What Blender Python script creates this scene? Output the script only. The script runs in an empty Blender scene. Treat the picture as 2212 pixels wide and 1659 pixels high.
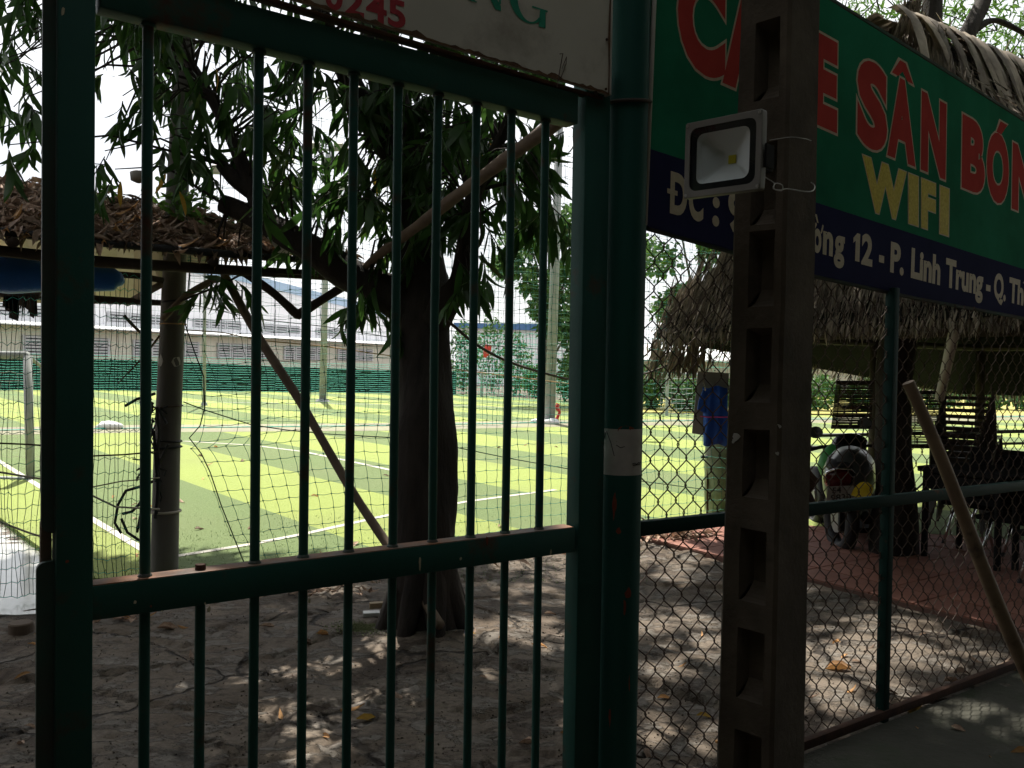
import bpy, bmesh, math, random
import numpy as np
from mathutils import Vector, Matrix, noise

# ------------------------------------------------------------------ camera, sky, sun, exposure
SC = bpy.context.scene
COL = SC.collection
random.seed(11)
RNG = np.random.default_rng(11)
F, CX, CY, H = 1877.0, 1106.0, 829.5, 1.45      # focal length in units of a 2212 wide picture, camera height
PITCH = math.atan(42.5 / F)
ROLL = 0.0155
R0 = Vector((1, 0, 0)); W_ = Vector((0, math.cos(PITCH), -math.sin(PITCH))); U0 = Vector((0, math.sin(PITCH), math.cos(PITCH)))
RX = R0 * math.cos(ROLL) + U0 * math.sin(ROLL)
UP = U0 * math.cos(ROLL) - R0 * math.sin(ROLL)
CAM = Vector((0, 0, H))
cd = bpy.data.cameras.new('camera'); co = bpy.data.objects.new('camera', cd); COL.objects.link(co)
M = Matrix((RX, UP, -W_)).transposed().to_4x4(); M.translation = CAM; co.matrix_world = M
cd.sensor_width = 36; cd.lens = 36 * F / 2212.0; cd.clip_start = 0.05; cd.clip_end = 2000
SC.camera = co

SUN_EL, SUN_AZ = math.radians(60), math.radians(-14)     # azimuth clockwise from +Y
SUN_DIR = Vector((math.sin(SUN_AZ) * math.cos(SUN_EL), math.cos(SUN_AZ) * math.cos(SUN_EL), math.sin(SUN_EL)))
wd = bpy.data.worlds.new('World'); SC.world = wd; wd.use_nodes = True
nt = wd.node_tree; nt.nodes.clear()
wo = nt.nodes.new('ShaderNodeOutputWorld'); bg = nt.nodes.new('ShaderNodeBackground')
sky = nt.nodes.new('ShaderNodeTexSky'); sky.sky_type = 'NISHITA'; sky.sun_disc = False
sky.sun_elevation = SUN_EL; sky.sun_rotation = SUN_AZ; sky.dust_density = 3.0; sky.air_density = 1.0; sky.ozone_density = 1.0
# thin bright cloud veil over the whole sky
tc = nt.nodes.new('ShaderNodeTexCoord'); mp = nt.nodes.new('ShaderNodeMapping'); mp.inputs['Scale'].default_value = (1.2, 1.2, 3.0)
nz = nt.nodes.new('ShaderNodeTexNoise'); nz.inputs['Scale'].default_value = 2.2; nz.inputs['Detail'].default_value = 6
rp = nt.nodes.new('ShaderNodeValToRGB'); rp.color_ramp.elements[0].position = 0.30; rp.color_ramp.elements[1].position = 0.62
rp.color_ramp.elements[0].color = (.5, .5, .5, 1); rp.color_ramp.elements[1].color = (.95, .95, .95, 1)
mx = nt.nodes.new('ShaderNodeMix'); mx.data_type = 'RGBA'; mx.inputs[7].default_value = (12.0, 12.2, 12.5, 1)
nt.links.new(tc.outputs['Generated'], mp.inputs['Vector']); nt.links.new(mp.outputs['Vector'], nz.inputs['Vector'])
nt.links.new(nz.outputs['Fac'], rp.inputs['Fac']); nt.links.new(rp.outputs['Color'], mx.inputs[0])
nt.links.new(sky.outputs['Color'], mx.inputs[6]); nt.links.new(mx.outputs[2], bg.inputs['Color'])
bg.inputs['Strength'].default_value = 0.056
nt.links.new(bg.outputs[0], wo.inputs[0])
sd = bpy.data.lights.new('sun', 'SUN'); so = bpy.data.objects.new('sun', sd); COL.objects.link(so)
sd.energy = 4.6; sd.angle = math.radians(0.53); sd.color = (1.0, .95, .86)
so.rotation_euler = SUN_DIR.to_track_quat('Z', 'Y').to_euler()
SC.view_settings.view_transform = 'Standard'; SC.view_settings.look = 'None'
SC.view_settings.exposure = 1.08; SC.view_settings.gamma = 1.0
SC.view_settings.use_curve_mapping = False
SC.cycles.use_adaptive_sampling = True; SC.cycles.adaptive_threshold = .02; SC.cycles.max_bounces = 5; SC.cycles.diffuse_bounces = 3; SC.cycles.glossy_bounces = 2; SC.cycles.transmission_bounces = 3; SC.cycles.transparent_max_bounces = 8; SC.cycles.caustics_reflective = False; SC.cycles.caustics_refractive = False

# ------------------------------------------------------------------ geometry of the view: picture units -> world
def ray(x, y): return W_ + RX * ((x - CX) / F) + UP * ((CY - y) / F)
def P(x, y, Y):
    d = ray(x, y); return CAM + d * (Y / d.y)
def G(x, y, z=0.0):
    d = ray(x, y); return CAM + d * ((z - H) / d.z)
def PL(x, y, p, n):
    d = ray(x, y); return CAM + d * ((p - CAM).dot(n) / d.dot(n))
def px(p):
    v = Vector(p) - CAM; w = v.dot(W_)
    return (CX + F * v.dot(RX) / w, CY - F * v.dot(UP) / w, w)
Z = Vector((0, 0, 1))

# ------------------------------------------------------------------ mesh helpers
OFF = {}
def V(*a): return Vector(a)
class MB:
    def __init__(s): s.v = []; s.f = []
    def add(s, vs, fs):
        o = len(s.v); s.v += [tuple(v) for v in vs]; s.f += [tuple(o + i for i in f) for f in fs]; return s
    def box(s, c, a, b, d):          # centre and three half vectors
        c, a, b, d = map(Vector, (c, a, b, d))
        vs = [c + a * i + b * j + d * k for k in (-1, 1) for j in (-1, 1) for i in (-1, 1)]
        return s.add(vs, [(0, 2, 3, 1), (4, 5, 7, 6), (0, 1, 5, 4), (2, 6, 7, 3), (0, 4, 6, 2), (1, 3, 7, 5)])
    def bbox(s, c, a, b, d, r):      # box with chamfered edges
        c, a, b, d = map(Vector, (c, a, b, d)); la, lb, ld = a.length, b.length, d.length
        ea, eb, ed = a / la, b / lb, d / ld; r = min(r, la * .45, lb * .45, ld * .45)
        bm = bmesh.new(); bmesh.ops.create_cube(bm, size=2)
        for v in bm.verts: v.co = Vector((v.co.x * la, v.co.y * lb, v.co.z * ld))
        bmesh.ops.bevel(bm, geom=list(bm.edges), offset=r, segments=2, affect='EDGES', profile=.5)
        bm.verts.index_update()
        s.add([c + ea * v.co.x + eb * v.co.y + ed * v.co.z for v in bm.verts], [[v.index for v in f.verts] for f in bm.faces]); bm.free(); return s
    def tube(s, pts, r, n=8, caps=True, ref=None):
        pts = [Vector(p) for p in pts]; m = len(pts); rs = r if hasattr(r, '__len__') else [r] * m
        t0 = (pts[1] - pts[0]).normalized(); a = ref or (Vector((0, 0, 1)) if abs(t0.z) < .9 else Vector((1, 0, 0)))
        a = (a - t0 * a.dot(t0)).normalized(); vs = []
        for i, p in enumerate(pts):
            t = (pts[min(i + 1, m - 1)] - pts[max(i - 1, 0)]).normalized()
            a = (a - t * a.dot(t)).normalized(); b = t.cross(a)
            for k in range(n):
                w = 2 * math.pi * k / n; vs.append(p + (a * math.cos(w) + b * math.sin(w)) * rs[i])
        fs = [(i * n + k, i * n + (k + 1) % n, (i + 1) * n + (k + 1) % n, (i + 1) * n + k) for i in range(m - 1) for k in range(n)]
        if caps: fs += [tuple(range(n - 1, -1, -1)), tuple(range((m - 1) * n, m * n))]
        return s.add(vs, fs)
    def quad(s, a, b, c, d): return s.add([a, b, c, d], [(0, 1, 2, 3)])
    def slab(s, poly, dvec):          # polygon extruded by a vector
        n = len(poly); d = Vector(dvec); vs = [Vector(p) for p in poly] + [Vector(p) + d for p in poly]
        return s.add(vs, [tuple(range(n - 1, -1, -1)), tuple(range(n, 2 * n))] + [(i, (i + 1) % n, n + (i + 1) % n, n + i) for i in range(n)])
    def ico(s, c, r, sub=2, jit=0.0, sc=(1, 1, 1)):
        bm = bmesh.new(); bmesh.ops.create_icosphere(bm, subdivisions=sub, radius=1)
        for v in bm.verts:
            k = 1 + jit * noise.noise(v.co * 2 + Vector(c)); v.co = Vector((v.co.x * r * sc[0] * k, v.co.y * r * sc[1] * k, v.co.z * r * sc[2] * k))
        bm.verts.index_update(); c = Vector(c)
        s.add([c + v.co for v in bm.verts], [[v.index for v in f.verts] for f in bm.faces]); bm.free(); return s
    def build(s, name, mat, parent=None, smooth=False, fixn=False):
        off = OFF.get(parent.name, Vector((0, 0, 0))) if parent else Vector((0, 0, 0))
        me = bpy.data.meshes.new(name); me.from_pydata([(x - off.x, y - off.y, z - off.z) for x, y, z in s.v], [], s.f)
        if fixn:
            bm = bmesh.new(); bm.from_mesh(me); bmesh.ops.recalc_face_normals(bm, faces=bm.faces); bm.to_mesh(me); bm.free()
        if smooth: me.polygons.foreach_set('use_smooth', [True] * len(me.polygons))
        me.materials.append(mat); o = bpy.data.objects.new(name, me); COL.objects.link(o)
        if parent: o.parent = parent; OFF[o.name] = off
        return o
def autosmooth(o, ang=.6):
    me = o.data; me.polygons.foreach_set('use_smooth', [True] * len(me.polygons))
    bm = bmesh.new(); bm.from_mesh(me)
    for e in bm.edges:
        if len(e.link_faces) == 2 and e.calc_face_angle(0) > ang: e.smooth = False
    bm.to_mesh(me); bm.free(); return o
def tag(o, label=None, cat=None, group=None, kind=None):
    if label: o['label'] = label
    if cat: o['category'] = cat
    if group: o['group'] = group
    if kind: o['kind'] = kind
    return o
def thing(name, label, cat, loc, group=None):
    o = bpy.data.objects.new(name, None); COL.objects.link(o); o.location = loc; o.empty_display_size = .1
    OFF[o.name] = Vector(loc); return tag(o, label, cat, group)
def np_mesh(name, verts, faces, mat, parent=None, smooth=False):
    off = OFF.get(parent.name, Vector((0, 0, 0))) if parent else Vector((0, 0, 0))
    verts = np.asarray(verts, dtype=np.float32) - np.array(off, dtype=np.float32); faces = np.asarray(faces, dtype=np.int32)
    me = bpy.data.meshes.new(name); nf, k = faces.shape
    me.vertices.add(len(verts)); me.vertices.foreach_set('co', verts.ravel())
    me.loops.add(nf * k); me.loops.foreach_set('vertex_index', faces.ravel())
    me.polygons.add(nf); me.polygons.foreach_set('loop_start', np.arange(0, nf * k, k, dtype=np.int32))
    me.update(calc_edges=True)
    if smooth: me.polygons.foreach_set('use_smooth', [True] * nf)
    me.materials.append(mat); o = bpy.data.objects.new(name, me); COL.objects.link(o)
    if parent: o.parent = parent; OFF[o.name] = off
    return o
def inst(base_v, base_f, T):          # many copies of one small mesh as arrays; T: (n,3,4)
    bv = np.asarray(base_v, dtype=np.float64); bf = np.asarray(base_f); T = np.asarray(T); n = len(T)
    v = np.einsum('nij,vj->nvi', T[:, :, :3], bv) + T[:, None, :, 3]
    f = bf[None] + (np.arange(n) * len(bv))[:, None, None]
    return v.reshape(-1, 3), f.reshape(-1, bf.shape[1])
def frame(d, nrm, s, p, sw=None):     # local x = width, y = along d, z = normal
    d = Vector(d).normalized(); n = Vector(nrm); n = (n - d * n.dot(d))
    n = n.normalized() if n.length > 1e-5 else d.orthogonal().normalized()
    x = d.cross(n); sw = sw or s
    return [[x.x * sw, d.x * s, n.x * s, p[0]], [x.y * sw, d.y * s, n.y * s, p[1]], [x.z * sw, d.z * s, n.z * s, p[2]]]
def place_all(name, meshes, T, parent):   # the same as objects that share mesh data
    off = OFF.get(parent.name, Vector((0, 0, 0)))
    for i, t in enumerate(T):
        o = bpy.data.objects.new(name, meshes[i % len(meshes)]); COL.objects.link(o); o.parent = parent
        m = Matrix([list(r) for r in t] + [[0, 0, 0, 1]]); m.translation -= off; o.matrix_local = m
def segs(A, B, r, n=3):                # many straight thin tubes as arrays
    A = np.asarray(A, float); B = np.asarray(B, float); d = B - A; L = np.linalg.norm(d, axis=1, keepdims=True); d = d / np.maximum(L, 1e-9)
    ref = np.where(np.abs(d[:, 2:3]) < .9, np.array([[0, 0, 1.]]), np.array([[1., 0, 0]]))
    a = np.cross(d, ref); a /= np.linalg.norm(a, axis=1, keepdims=True); b = np.cross(d, a)
    rr = np.broadcast_to(np.asarray(r, float).reshape(-1, 1) if np.ndim(r) else np.array([[r]]), (len(A), 1))
    vs = []
    for P_ in (A, B):
        for k in range(n):
            w = 2 * math.pi * k / n; vs.append(P_ + (a * math.cos(w) + b * math.sin(w)) * rr)
    v = np.stack(vs, 1).reshape(-1, 3); m = 2 * n
    f = np.array([(k, (k + 1) % n, n + (k + 1) % n, n + k) for k in range(n)])
    return v, (f[None] + (np.arange(len(A)) * m)[:, None, None]).reshape(-1, 4)
def cat_mesh(parts):
    vs = []; fs = []; o = 0
    for v, f in parts: vs.append(v); fs.append(np.asarray(f) + o); o += len(v)
    return np.concatenate(vs), np.concatenate(fs)

# ------------------------------------------------------------------ materials
def srgb(r, g, b):
    f = lambda c: c / 12.92 if c <= .04045 else ((c + .055) / 1.055) ** 2.4
    return (f(r / 255), f(g / 255), f(b / 255), 1)
def mat(name, c1, c2=None, rough=.7, scale=6, detail=5, bump=0.0, bscale=None, c3=None, m3=(.55, .62), s3=3, metal=0, spec=.4, stretch=(1, 1, 1), trans=0, rnd=0.0, dist=0.0):
    m = bpy.data.materials.new(name); m.use_nodes = True; t = m.node_tree; n = t.nodes; l = t.links; n.clear()
    out = n.new('ShaderNodeOutputMaterial'); b = n.new('ShaderNodeBsdfPrincipled')
    b.inputs['Roughness'].default_value = rough; b.inputs['Metallic'].default_value = metal; b.inputs['Specular IOR Level'].default_value = spec
    tc = n.new('ShaderNodeTexCoord'); mp = n.new('ShaderNodeMapping'); mp.inputs['Scale'].default_value = stretch
    l.new(tc.outputs['Object'], mp.inputs['Vector'])
    c1 = tuple(c1[:3]) + (1,); c2 = tuple((c2 or c1)[:3]) + (1,)
    nz = n.new('ShaderNodeTexNoise'); nz.inputs['Scale'].default_value = scale; nz.inputs['Detail'].default_value = detail; nz.inputs['Roughness'].default_value = .6; nz.inputs['Distortion'].default_value = dist
    l.new(mp.outputs[0], nz.inputs['Vector'])
    r = n.new('ShaderNodeValToRGB'); r.color_ramp.elements[0].position = .32; r.color_ramp.elements[1].position = .68
    r.color_ramp.elements[0].color = c1; r.color_ramp.elements[1].color = c2; l.new(nz.outputs['Fac'], r.inputs['Fac'])
    colr = r.outputs['Color']
    if c3:
        n3 = n.new('ShaderNodeTexNoise'); n3.inputs['Scale'].default_value = s3; n3.inputs['Detail'].default_value = 7; n3.inputs['Roughness'].default_value = .65
        l.new(mp.outputs[0], n3.inputs['Vector'])
        r3 = n.new('ShaderNodeValToRGB'); r3.color_ramp.elements[0].position, r3.color_ramp.elements[1].position = m3
        r3.color_ramp.elements[0].color = (0, 0, 0, 1); r3.color_ramp.elements[1].color = (1, 1, 1, 1)
        l.new(n3.outputs['Fac'], r3.inputs['Fac'])
        x = n.new('ShaderNodeMix'); x.data_type = 'RGBA'; l.new(r3.outputs['Color'], x.inputs[0]); l.new(colr, x.inputs[6]); x.inputs[7].default_value = tuple(c3[:3]) + (1,)
        colr = x.outputs[2]
    if rnd:
        oi = n.new('ShaderNodeObjectInfo'); gi = n.new('ShaderNodeNewGeometry'); ad = n.new('ShaderNodeMath'); ad.operation = 'ADD'
        l.new(oi.outputs['Random'], ad.inputs[0]); l.new(gi.outputs['Random Per Island'], ad.inputs[1])
        fr = n.new('ShaderNodeMath'); fr.operation = 'FRACT'; l.new(ad.outputs[0], fr.inputs[0])
        mr = n.new('ShaderNodeMapRange'); mr.inputs['To Min'].default_value = 1 - rnd; mr.inputs['To Max'].default_value = 1 + rnd; l.new(fr.outputs[0], mr.inputs['Value'])
        hs = n.new('ShaderNodeHueSaturation'); l.new(mr.outputs[0], hs.inputs['Value']); l.new(colr, hs.inputs['Color']); colr = hs.outputs['Color']
    l.new(colr, b.inputs['Base Color'])
    if bump:
        nb = n.new('ShaderNodeTexNoise'); nb.inputs['Scale'].default_value = bscale or scale * 4; nb.inputs['Detail'].default_value = 8; nb.inputs['Roughness'].default_value = .65
        l.new(mp.outputs[0], nb.inputs['Vector'])
        bp = n.new('ShaderNodeBump'); bp.inputs['Strength'].default_value = 1.0; bp.inputs['Distance'].default_value = bump
        l.new(nb.outputs['Fac'], bp.inputs['Height']); l.new(bp.outputs[0], b.inputs['Normal'])
    sh = b.outputs[0]
    if trans:
        tr = n.new('ShaderNodeBsdfTranslucent'); l.new(colr, tr.inputs['Color']); ms = n.new('ShaderNodeMixShader'); ms.inputs[0].default_value = trans
        l.new(b.outputs[0], ms.inputs[1]); l.new(tr.outputs[0], ms.inputs[2]); sh = ms.outputs[0]
    l.new(sh, out.inputs[0]); m['bsdf'] = b.name
    return m
MT = {}
RUST = (.10, .035, .015)
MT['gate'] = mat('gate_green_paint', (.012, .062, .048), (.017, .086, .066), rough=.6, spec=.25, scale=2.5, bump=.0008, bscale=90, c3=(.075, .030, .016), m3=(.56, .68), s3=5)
MT['gate_top'] = mat('worn_green_paint', (.12, .115, .105), (.30, .125, .05), rough=.6, scale=9, detail=8, bump=.001, bscale=80)
MT['rust_green'] = mat('rusty_green_paint', (.05, .03, .022), (.018, .075, .058), rough=.65, scale=4, bump=.001, bscale=90)
MT['post'] = mat('post_green_paint', (.010, .064, .052), (.014, .082, .064), rough=.6, spec=.2, scale=3, bump=.0008, bscale=90, c3=(.22, .035, .015), m3=(.64, .70), s3=4, stretch=(1, 1, .5))
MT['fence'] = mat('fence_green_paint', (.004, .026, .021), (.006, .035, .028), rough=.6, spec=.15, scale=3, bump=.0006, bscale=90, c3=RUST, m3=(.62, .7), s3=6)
MT['chip'] = mat('paint_chip', (.55, .50, .34), (.42, .36, .24), rough=.8, scale=40)
MT['orange'] = mat('orange_primer', (.26, .060, .022), (.16, .032, .015), rough=.8, scale=40)
MT['rust'] = mat('rust', (.035, .018, .012), (.075, .032, .017), rough=.9, scale=14, bump=.002, bscale=60)
MT['wire'] = mat('rusty_wire', (.06, .035, .025), (.11, .075, .055), rough=.75, scale=9)
MT['steel'] = mat('grey_wire', (.38, .36, .33), (.5, .48, .45), rough=.4, scale=20, metal=.7)
MT['sticker'] = mat('sticker_paper', (.50, .47, .42), (.38, .35, .31), rough=.8, scale=14, c3=(.10, .07, .05), m3=(.66, .72), s3=30)
MT['ink'] = mat('ink', (.03, .03, .03), rough=.8)
MT['concrete'] = mat('pole_concrete', (.060, .045, .031), (.125, .098, .070), rough=.95, scale=5, detail=9, bump=.004, bscale=45, c3=(.05, .04, .03), m3=(.55, .68), s3=2.2)
MT['ground'] = mat('yard_ground', (.105, .088, .072), (.205, .178, .150), rough=.95, scale=3.2, detail=12, bump=.022, bscale=20, stretch=(1, 1.5, 1), c3=(.085, .066, .052), m3=(.48, .66), s3=2.6)
MT['walk'] = mat('pavement', (.038, .038, .028), (.062, .06, .045), rough=.95, scale=2, detail=9, bump=.006, bscale=30, c3=(.035, .045, .022), m3=(.5, .66), s3=2.5)
MT['tile'] = mat('red_tile', (.215, .082, .054), (.28, .118, .080), rough=.75, scale=3, bump=.001, bscale=60, rnd=.14)
MT['grout'] = mat('grout', (.16, .09, .07), rough=.95)
MT['line'] = mat('white_line', (.42, .40, .33), (.62, .59, .52), rough=.9, scale=60, bump=.004, bscale=300)
MT['leaf'] = mat('mango_leaf', (.024, .070, .014), (.050, .115, .020), rough=.42, scale=1.3, c3=(.13, .16, .02), m3=(.60, .70), s3=1.7, trans=.42, rnd=.35, spec=.5)
MT['leaf_y'] = mat('yellow_leaf', (.45, .28, .04), (.35, .20, .03), rough=.5, trans=.4, rnd=.2)
MT['leaf_far'] = mat('far_leaf', (.045, .105, .030), (.085, .16, .035), rough=.55, scale=.5, trans=.35, rnd=.4)
MT['leaf_bright'] = mat('bamboo_leaf', (.075, .17, .03), (.13, .24, .045), rough=.5, scale=.8, trans=.4, rnd=.35)
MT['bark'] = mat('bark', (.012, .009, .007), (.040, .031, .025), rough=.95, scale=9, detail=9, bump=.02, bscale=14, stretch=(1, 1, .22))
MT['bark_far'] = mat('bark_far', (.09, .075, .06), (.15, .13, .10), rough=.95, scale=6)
MT['dry'] = mat('dry_leaf', (.19, .115, .076), (.38, .265, .185), rough=.75, scale=9, trans=.15, rnd=.45)
MT['dry_o'] = mat('dry_leaf_orange', (.42, .19, .06), (.52, .30, .12), rough=.7, scale=14, trans=.2, rnd=.25)
MT['litter'] = mat('litter_bed', (.06, .038, .026), (.13, .085, .055), rough=.95, scale=18, bump=.02, bscale=30)
MT['thatch'] = mat('thatch_leaf', (.13, .098, .072), (.34, .28, .215), rough=.75, scale=5, trans=.12, rnd=.5)
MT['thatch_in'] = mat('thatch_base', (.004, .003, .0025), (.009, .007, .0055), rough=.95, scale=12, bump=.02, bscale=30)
MT['wood'] = mat('weathered_wood', (.10, .07, .05), (.19, .14, .10), rough=.85, scale=5, bump=.003, bscale=30, stretch=(1, 1, 1))
MT['wood_dark'] = mat('dark_wood', (.030, .021, .016), (.060, .042, .032), rough=.85, scale=6, bump=.003, bscale=30)
MT['bamboo'] = mat('bamboo', (.16, .105, .062), (.24, .165, .10), rough=.6, scale=5, bump=.001, c3=(.09, .06, .04), m3=(.55, .66), s3=6)
MT['blackpipe'] = mat('black_pipe', (.014, .014, .016), (.028, .027, .028), rough=.6, scale=9)
MT['tarp_cream'] = mat('cream_tarp', (.50, .44, .33), (.60, .54, .42), rough=.6, scale=3, bump=.004, bscale=8, trans=.35)
MT['tarp_blue'] = mat('blue_tarp', (.020, .14, .50), (.028, .19, .62), rough=.45, scale=4, bump=.006, bscale=16, trans=.12)
MT['pvc'] = mat('grey_post', (.11, .10, .088), (.17, .155, .14), rough=.8, scale=4, bump=.001, bscale=60, stretch=(1, 1, .3))
MT['whitewash'] = mat('old_whitewash', (.55, .52, .48), (.45, .42, .38), rough=.9)
MT['net'] = mat('green_net', (.02, .16, .11), (.03, .22, .16), rough=.7)
MT['net_teal'] = mat('teal_net', (.05, .42, .32), (.07, .5, .38), rough=.7)
MT['net_dark'] = mat('dark_net', (.012, .04, .026), (.02, .06, .04), rough=.8)
MT['rope'] = mat('pale_rope', (.45, .40, .33), (.55, .5, .42), rough=.9)
MT['rope_o'] = mat('orange_rope', (.55, .32, .14), (.6, .4, .2), rough=.9)
MT['black'] = mat('black_rubber', (.012, .012, .013), (.02, .02, .021), rough=.7)
MT['cable'] = mat('brown_cable', (.05, .035, .025), (.08, .06, .045), rough=.7)
MT['goal'] = mat('goal_paint', (.24, .26, .25), (.34, .35, .34), rough=.6, scale=9)
MT['lamp_post'] = mat('lamp_post', (.22, .225, .235), (.29, .295, .30), rough=.6)
MT['wall_white'] = mat('white_cladding', (.84, .83, .85), (.88, .87, .89), rough=.6, scale=.4)
MT['wall_cream'] = mat('cream_wall', (.55, .53, .44), (.62, .60, .50), rough=.8, scale=.5)
MT['roof_blue'] = mat('blue_roof', (.34, .47, .62), (.40, .53, .68), rough=.5, scale=.6)
MT['canopy'] = mat('canopy_sheet', (.70, .70, .70), (.78, .78, .78), rough=.5, scale=.5)
MT['louvre'] = mat('louvre_grey', (.46, .46, .47), (.52, .52, .53), rough=.6)
MT['louvre_gap'] = mat('louvre_shadow_gap', (.10, .105, .115), rough=.8)
MT['shade'] = mat('green_shade_cloth', (.002, .012, .008), (.004, .022, .014), rough=.9, scale=1.2)
MT['bush'] = mat('hedge_leaf', (.04, .10, .02), (.10, .20, .035), rough=.6, scale=.6, trans=.3, rnd=.35)
MT['drygrass'] = mat('dry_grass', (.30, .27, .07), (.40, .36, .10), rough=.95, scale=.6)
MT['water'] = mat('puddle_water', (.46, .46, .43), (.54, .54, .50), rough=.05, scale=3, bump=.002, bscale=6, spec=1.0)
MT['red'] = mat('red_cloth', (.50, .03, .03), (.6, .06, .05), rough=.7)
MT['white_plastic'] = mat('white_plastic', (.60, .60, .60), (.7, .7, .69), rough=.5)
MT['grey_plastic'] = mat('grey_plastic', (.16, .165, .165), (.2, .2, .2), rough=.5)
MT['shell'] = mat('scooter_shell', (.075, .077, .072), (.09, .09, .085), rough=.3, spec=.5)
MT['black_gloss'] = mat('black_gloss', (.010, .010, .011), rough=.25)
MT['red_lens'] = mat('red_lens', (.09, .005, .006), rough=.2)
MT['plate'] = mat('plate_white', (.30, .30, .29), rough=.5)
MT['chrome'] = mat('bright_metal', (.72, .72, .72), (.8, .8, .8), rough=.18, metal=1)
MT['mirror'] = mat('mirror_glass', (.75, .77, .8), rough=.04, metal=1)
MT['dark_plastic'] = mat('dark_plastic', (.010, .0095, .010), (.017, .016, .016), spec=.12, rough=.75, scale=8)
MT['chair'] = mat('chair_plastic', (.04, .032, .03), (.06, .05, .045), rough=.45, scale=8)
MT['green_bag'] = mat('green_bag', (.16, .42, .20), (.2, .5, .25), rough=.4, trans=.6)
MT['yellow'] = mat('yellow_leaf_big', (.62, .42, .02), (.70, .52, .03), rough=.5, trans=.4)
MT['board'] = mat('grey_board', (.24, .225, .205), (.30, .28, .255), rough=.8, scale=5)
MT['blue_cloth'] = mat('blue_cloth', (.012, .07, .36), (.018, .10, .46), rough=.6, scale=9, bump=.004, bscale=20)
MT['pink'] = mat('pink_string', (.6, .06, .22), rough=.7)
MT['bag_clear'] = mat('clear_bin', (.30, .32, .26), (.18, .20, .14), rough=.25, trans=.3, scale=9)
MT['lamp_body'] = mat('lamp_housing', (.20, .19, .175), (.24, .225, .21), rough=.55, scale=9)
MT['lamp_black'] = mat('lamp_bezel', (.006, .006, .007), rough=.35)
MT['reflector'] = mat('lamp_reflector', (.74, .77, .77), (.82, .83, .82), rough=.45, metal=.15, scale=5)
MT['led'] = mat('led_chip', (.62, .52, .03), (.68, .58, .04), rough=.5)
MT['moss'] = mat('moss', (.20, .23, .11), (.27, .29, .16), rough=.95, scale=12)
MT['pack'] = mat('cardboard', (.30, .22, .13), rough=.8)
MT['foil'] = mat('crushed_pack', (.50, .50, .48), rough=.4)
MT['blue_cap'] = mat('blue_cap', (.05, .15, .6), rough=.4)
MT['leaf_blocker'] = mat('blocker_leaf', (.03, .07, .018), (.05, .10, .024), rough=.6, scale=1)  # dark opaque leaves of the added light-blocking trees and boughs
MT['plaster'] = mat('added_shade_wall', (.07, .07, .055), (.11, .105, .085), rough=.9, scale=1)  # dark finish of the added wall and houses that block light
MT['sign_green'] = mat('sign_green', (.010, .145, .070), (.018, .215, .112), spec=.06, rough=.8, scale=2.2, bump=.0004, bscale=400, c3=(.005, .10, .05), m3=(.5, .8), s3=1.5)
MT['sign_blue'] = mat('sign_navy', (.012, .014, .050), (.020, .022, .070), spec=.06, rough=.8, scale=3, bump=.0004, bscale=400)
MT['sign_red'] = mat('sign_red', (.42, .045, .036), (.50, .058, .046), spec=.06, rough=.8, scale=8)
MT['sign_cream'] = mat('sign_cream', (.46, .38, .26), (.56, .47, .33), rough=.6, scale=60)
MT['sign_yellow'] = mat('sign_yellow', (.50, .38, .012), (.66, .54, .05), rough=.6, scale=90, detail=2)
MT['sign_trim'] = mat('banner_pipe', (.55, .52, .48), (.46, .43, .39), rough=.5, scale=9)
MT['board_white'] = mat('gate_board', (.50, .46, .39), (.58, .54, .46), rough=.75, scale=2.2, detail=8, c3=(.30, .26, .21), m3=(.5, .75), s3=5)
MT['board_rust'] = mat('board_rust', (.06, .028, .015), (.16, .085, .04), rough=.95, scale=22, detail=8, bump=.002, bscale=60)
MT['txt_red'] = mat('txt_red', (.34, .022, .03), (.40, .03, .038), rough=.7, scale=9)
MT['txt_green'] = mat('txt_green', (.012, .22, .13), (.016, .26, .16), rough=.7, scale=9)
MT['rot_red'] = mat('blind_slats', (.16, .06, .02), (.02, .09, .075), rough=.7, scale=9, rnd=.6, trans=.12)

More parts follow.
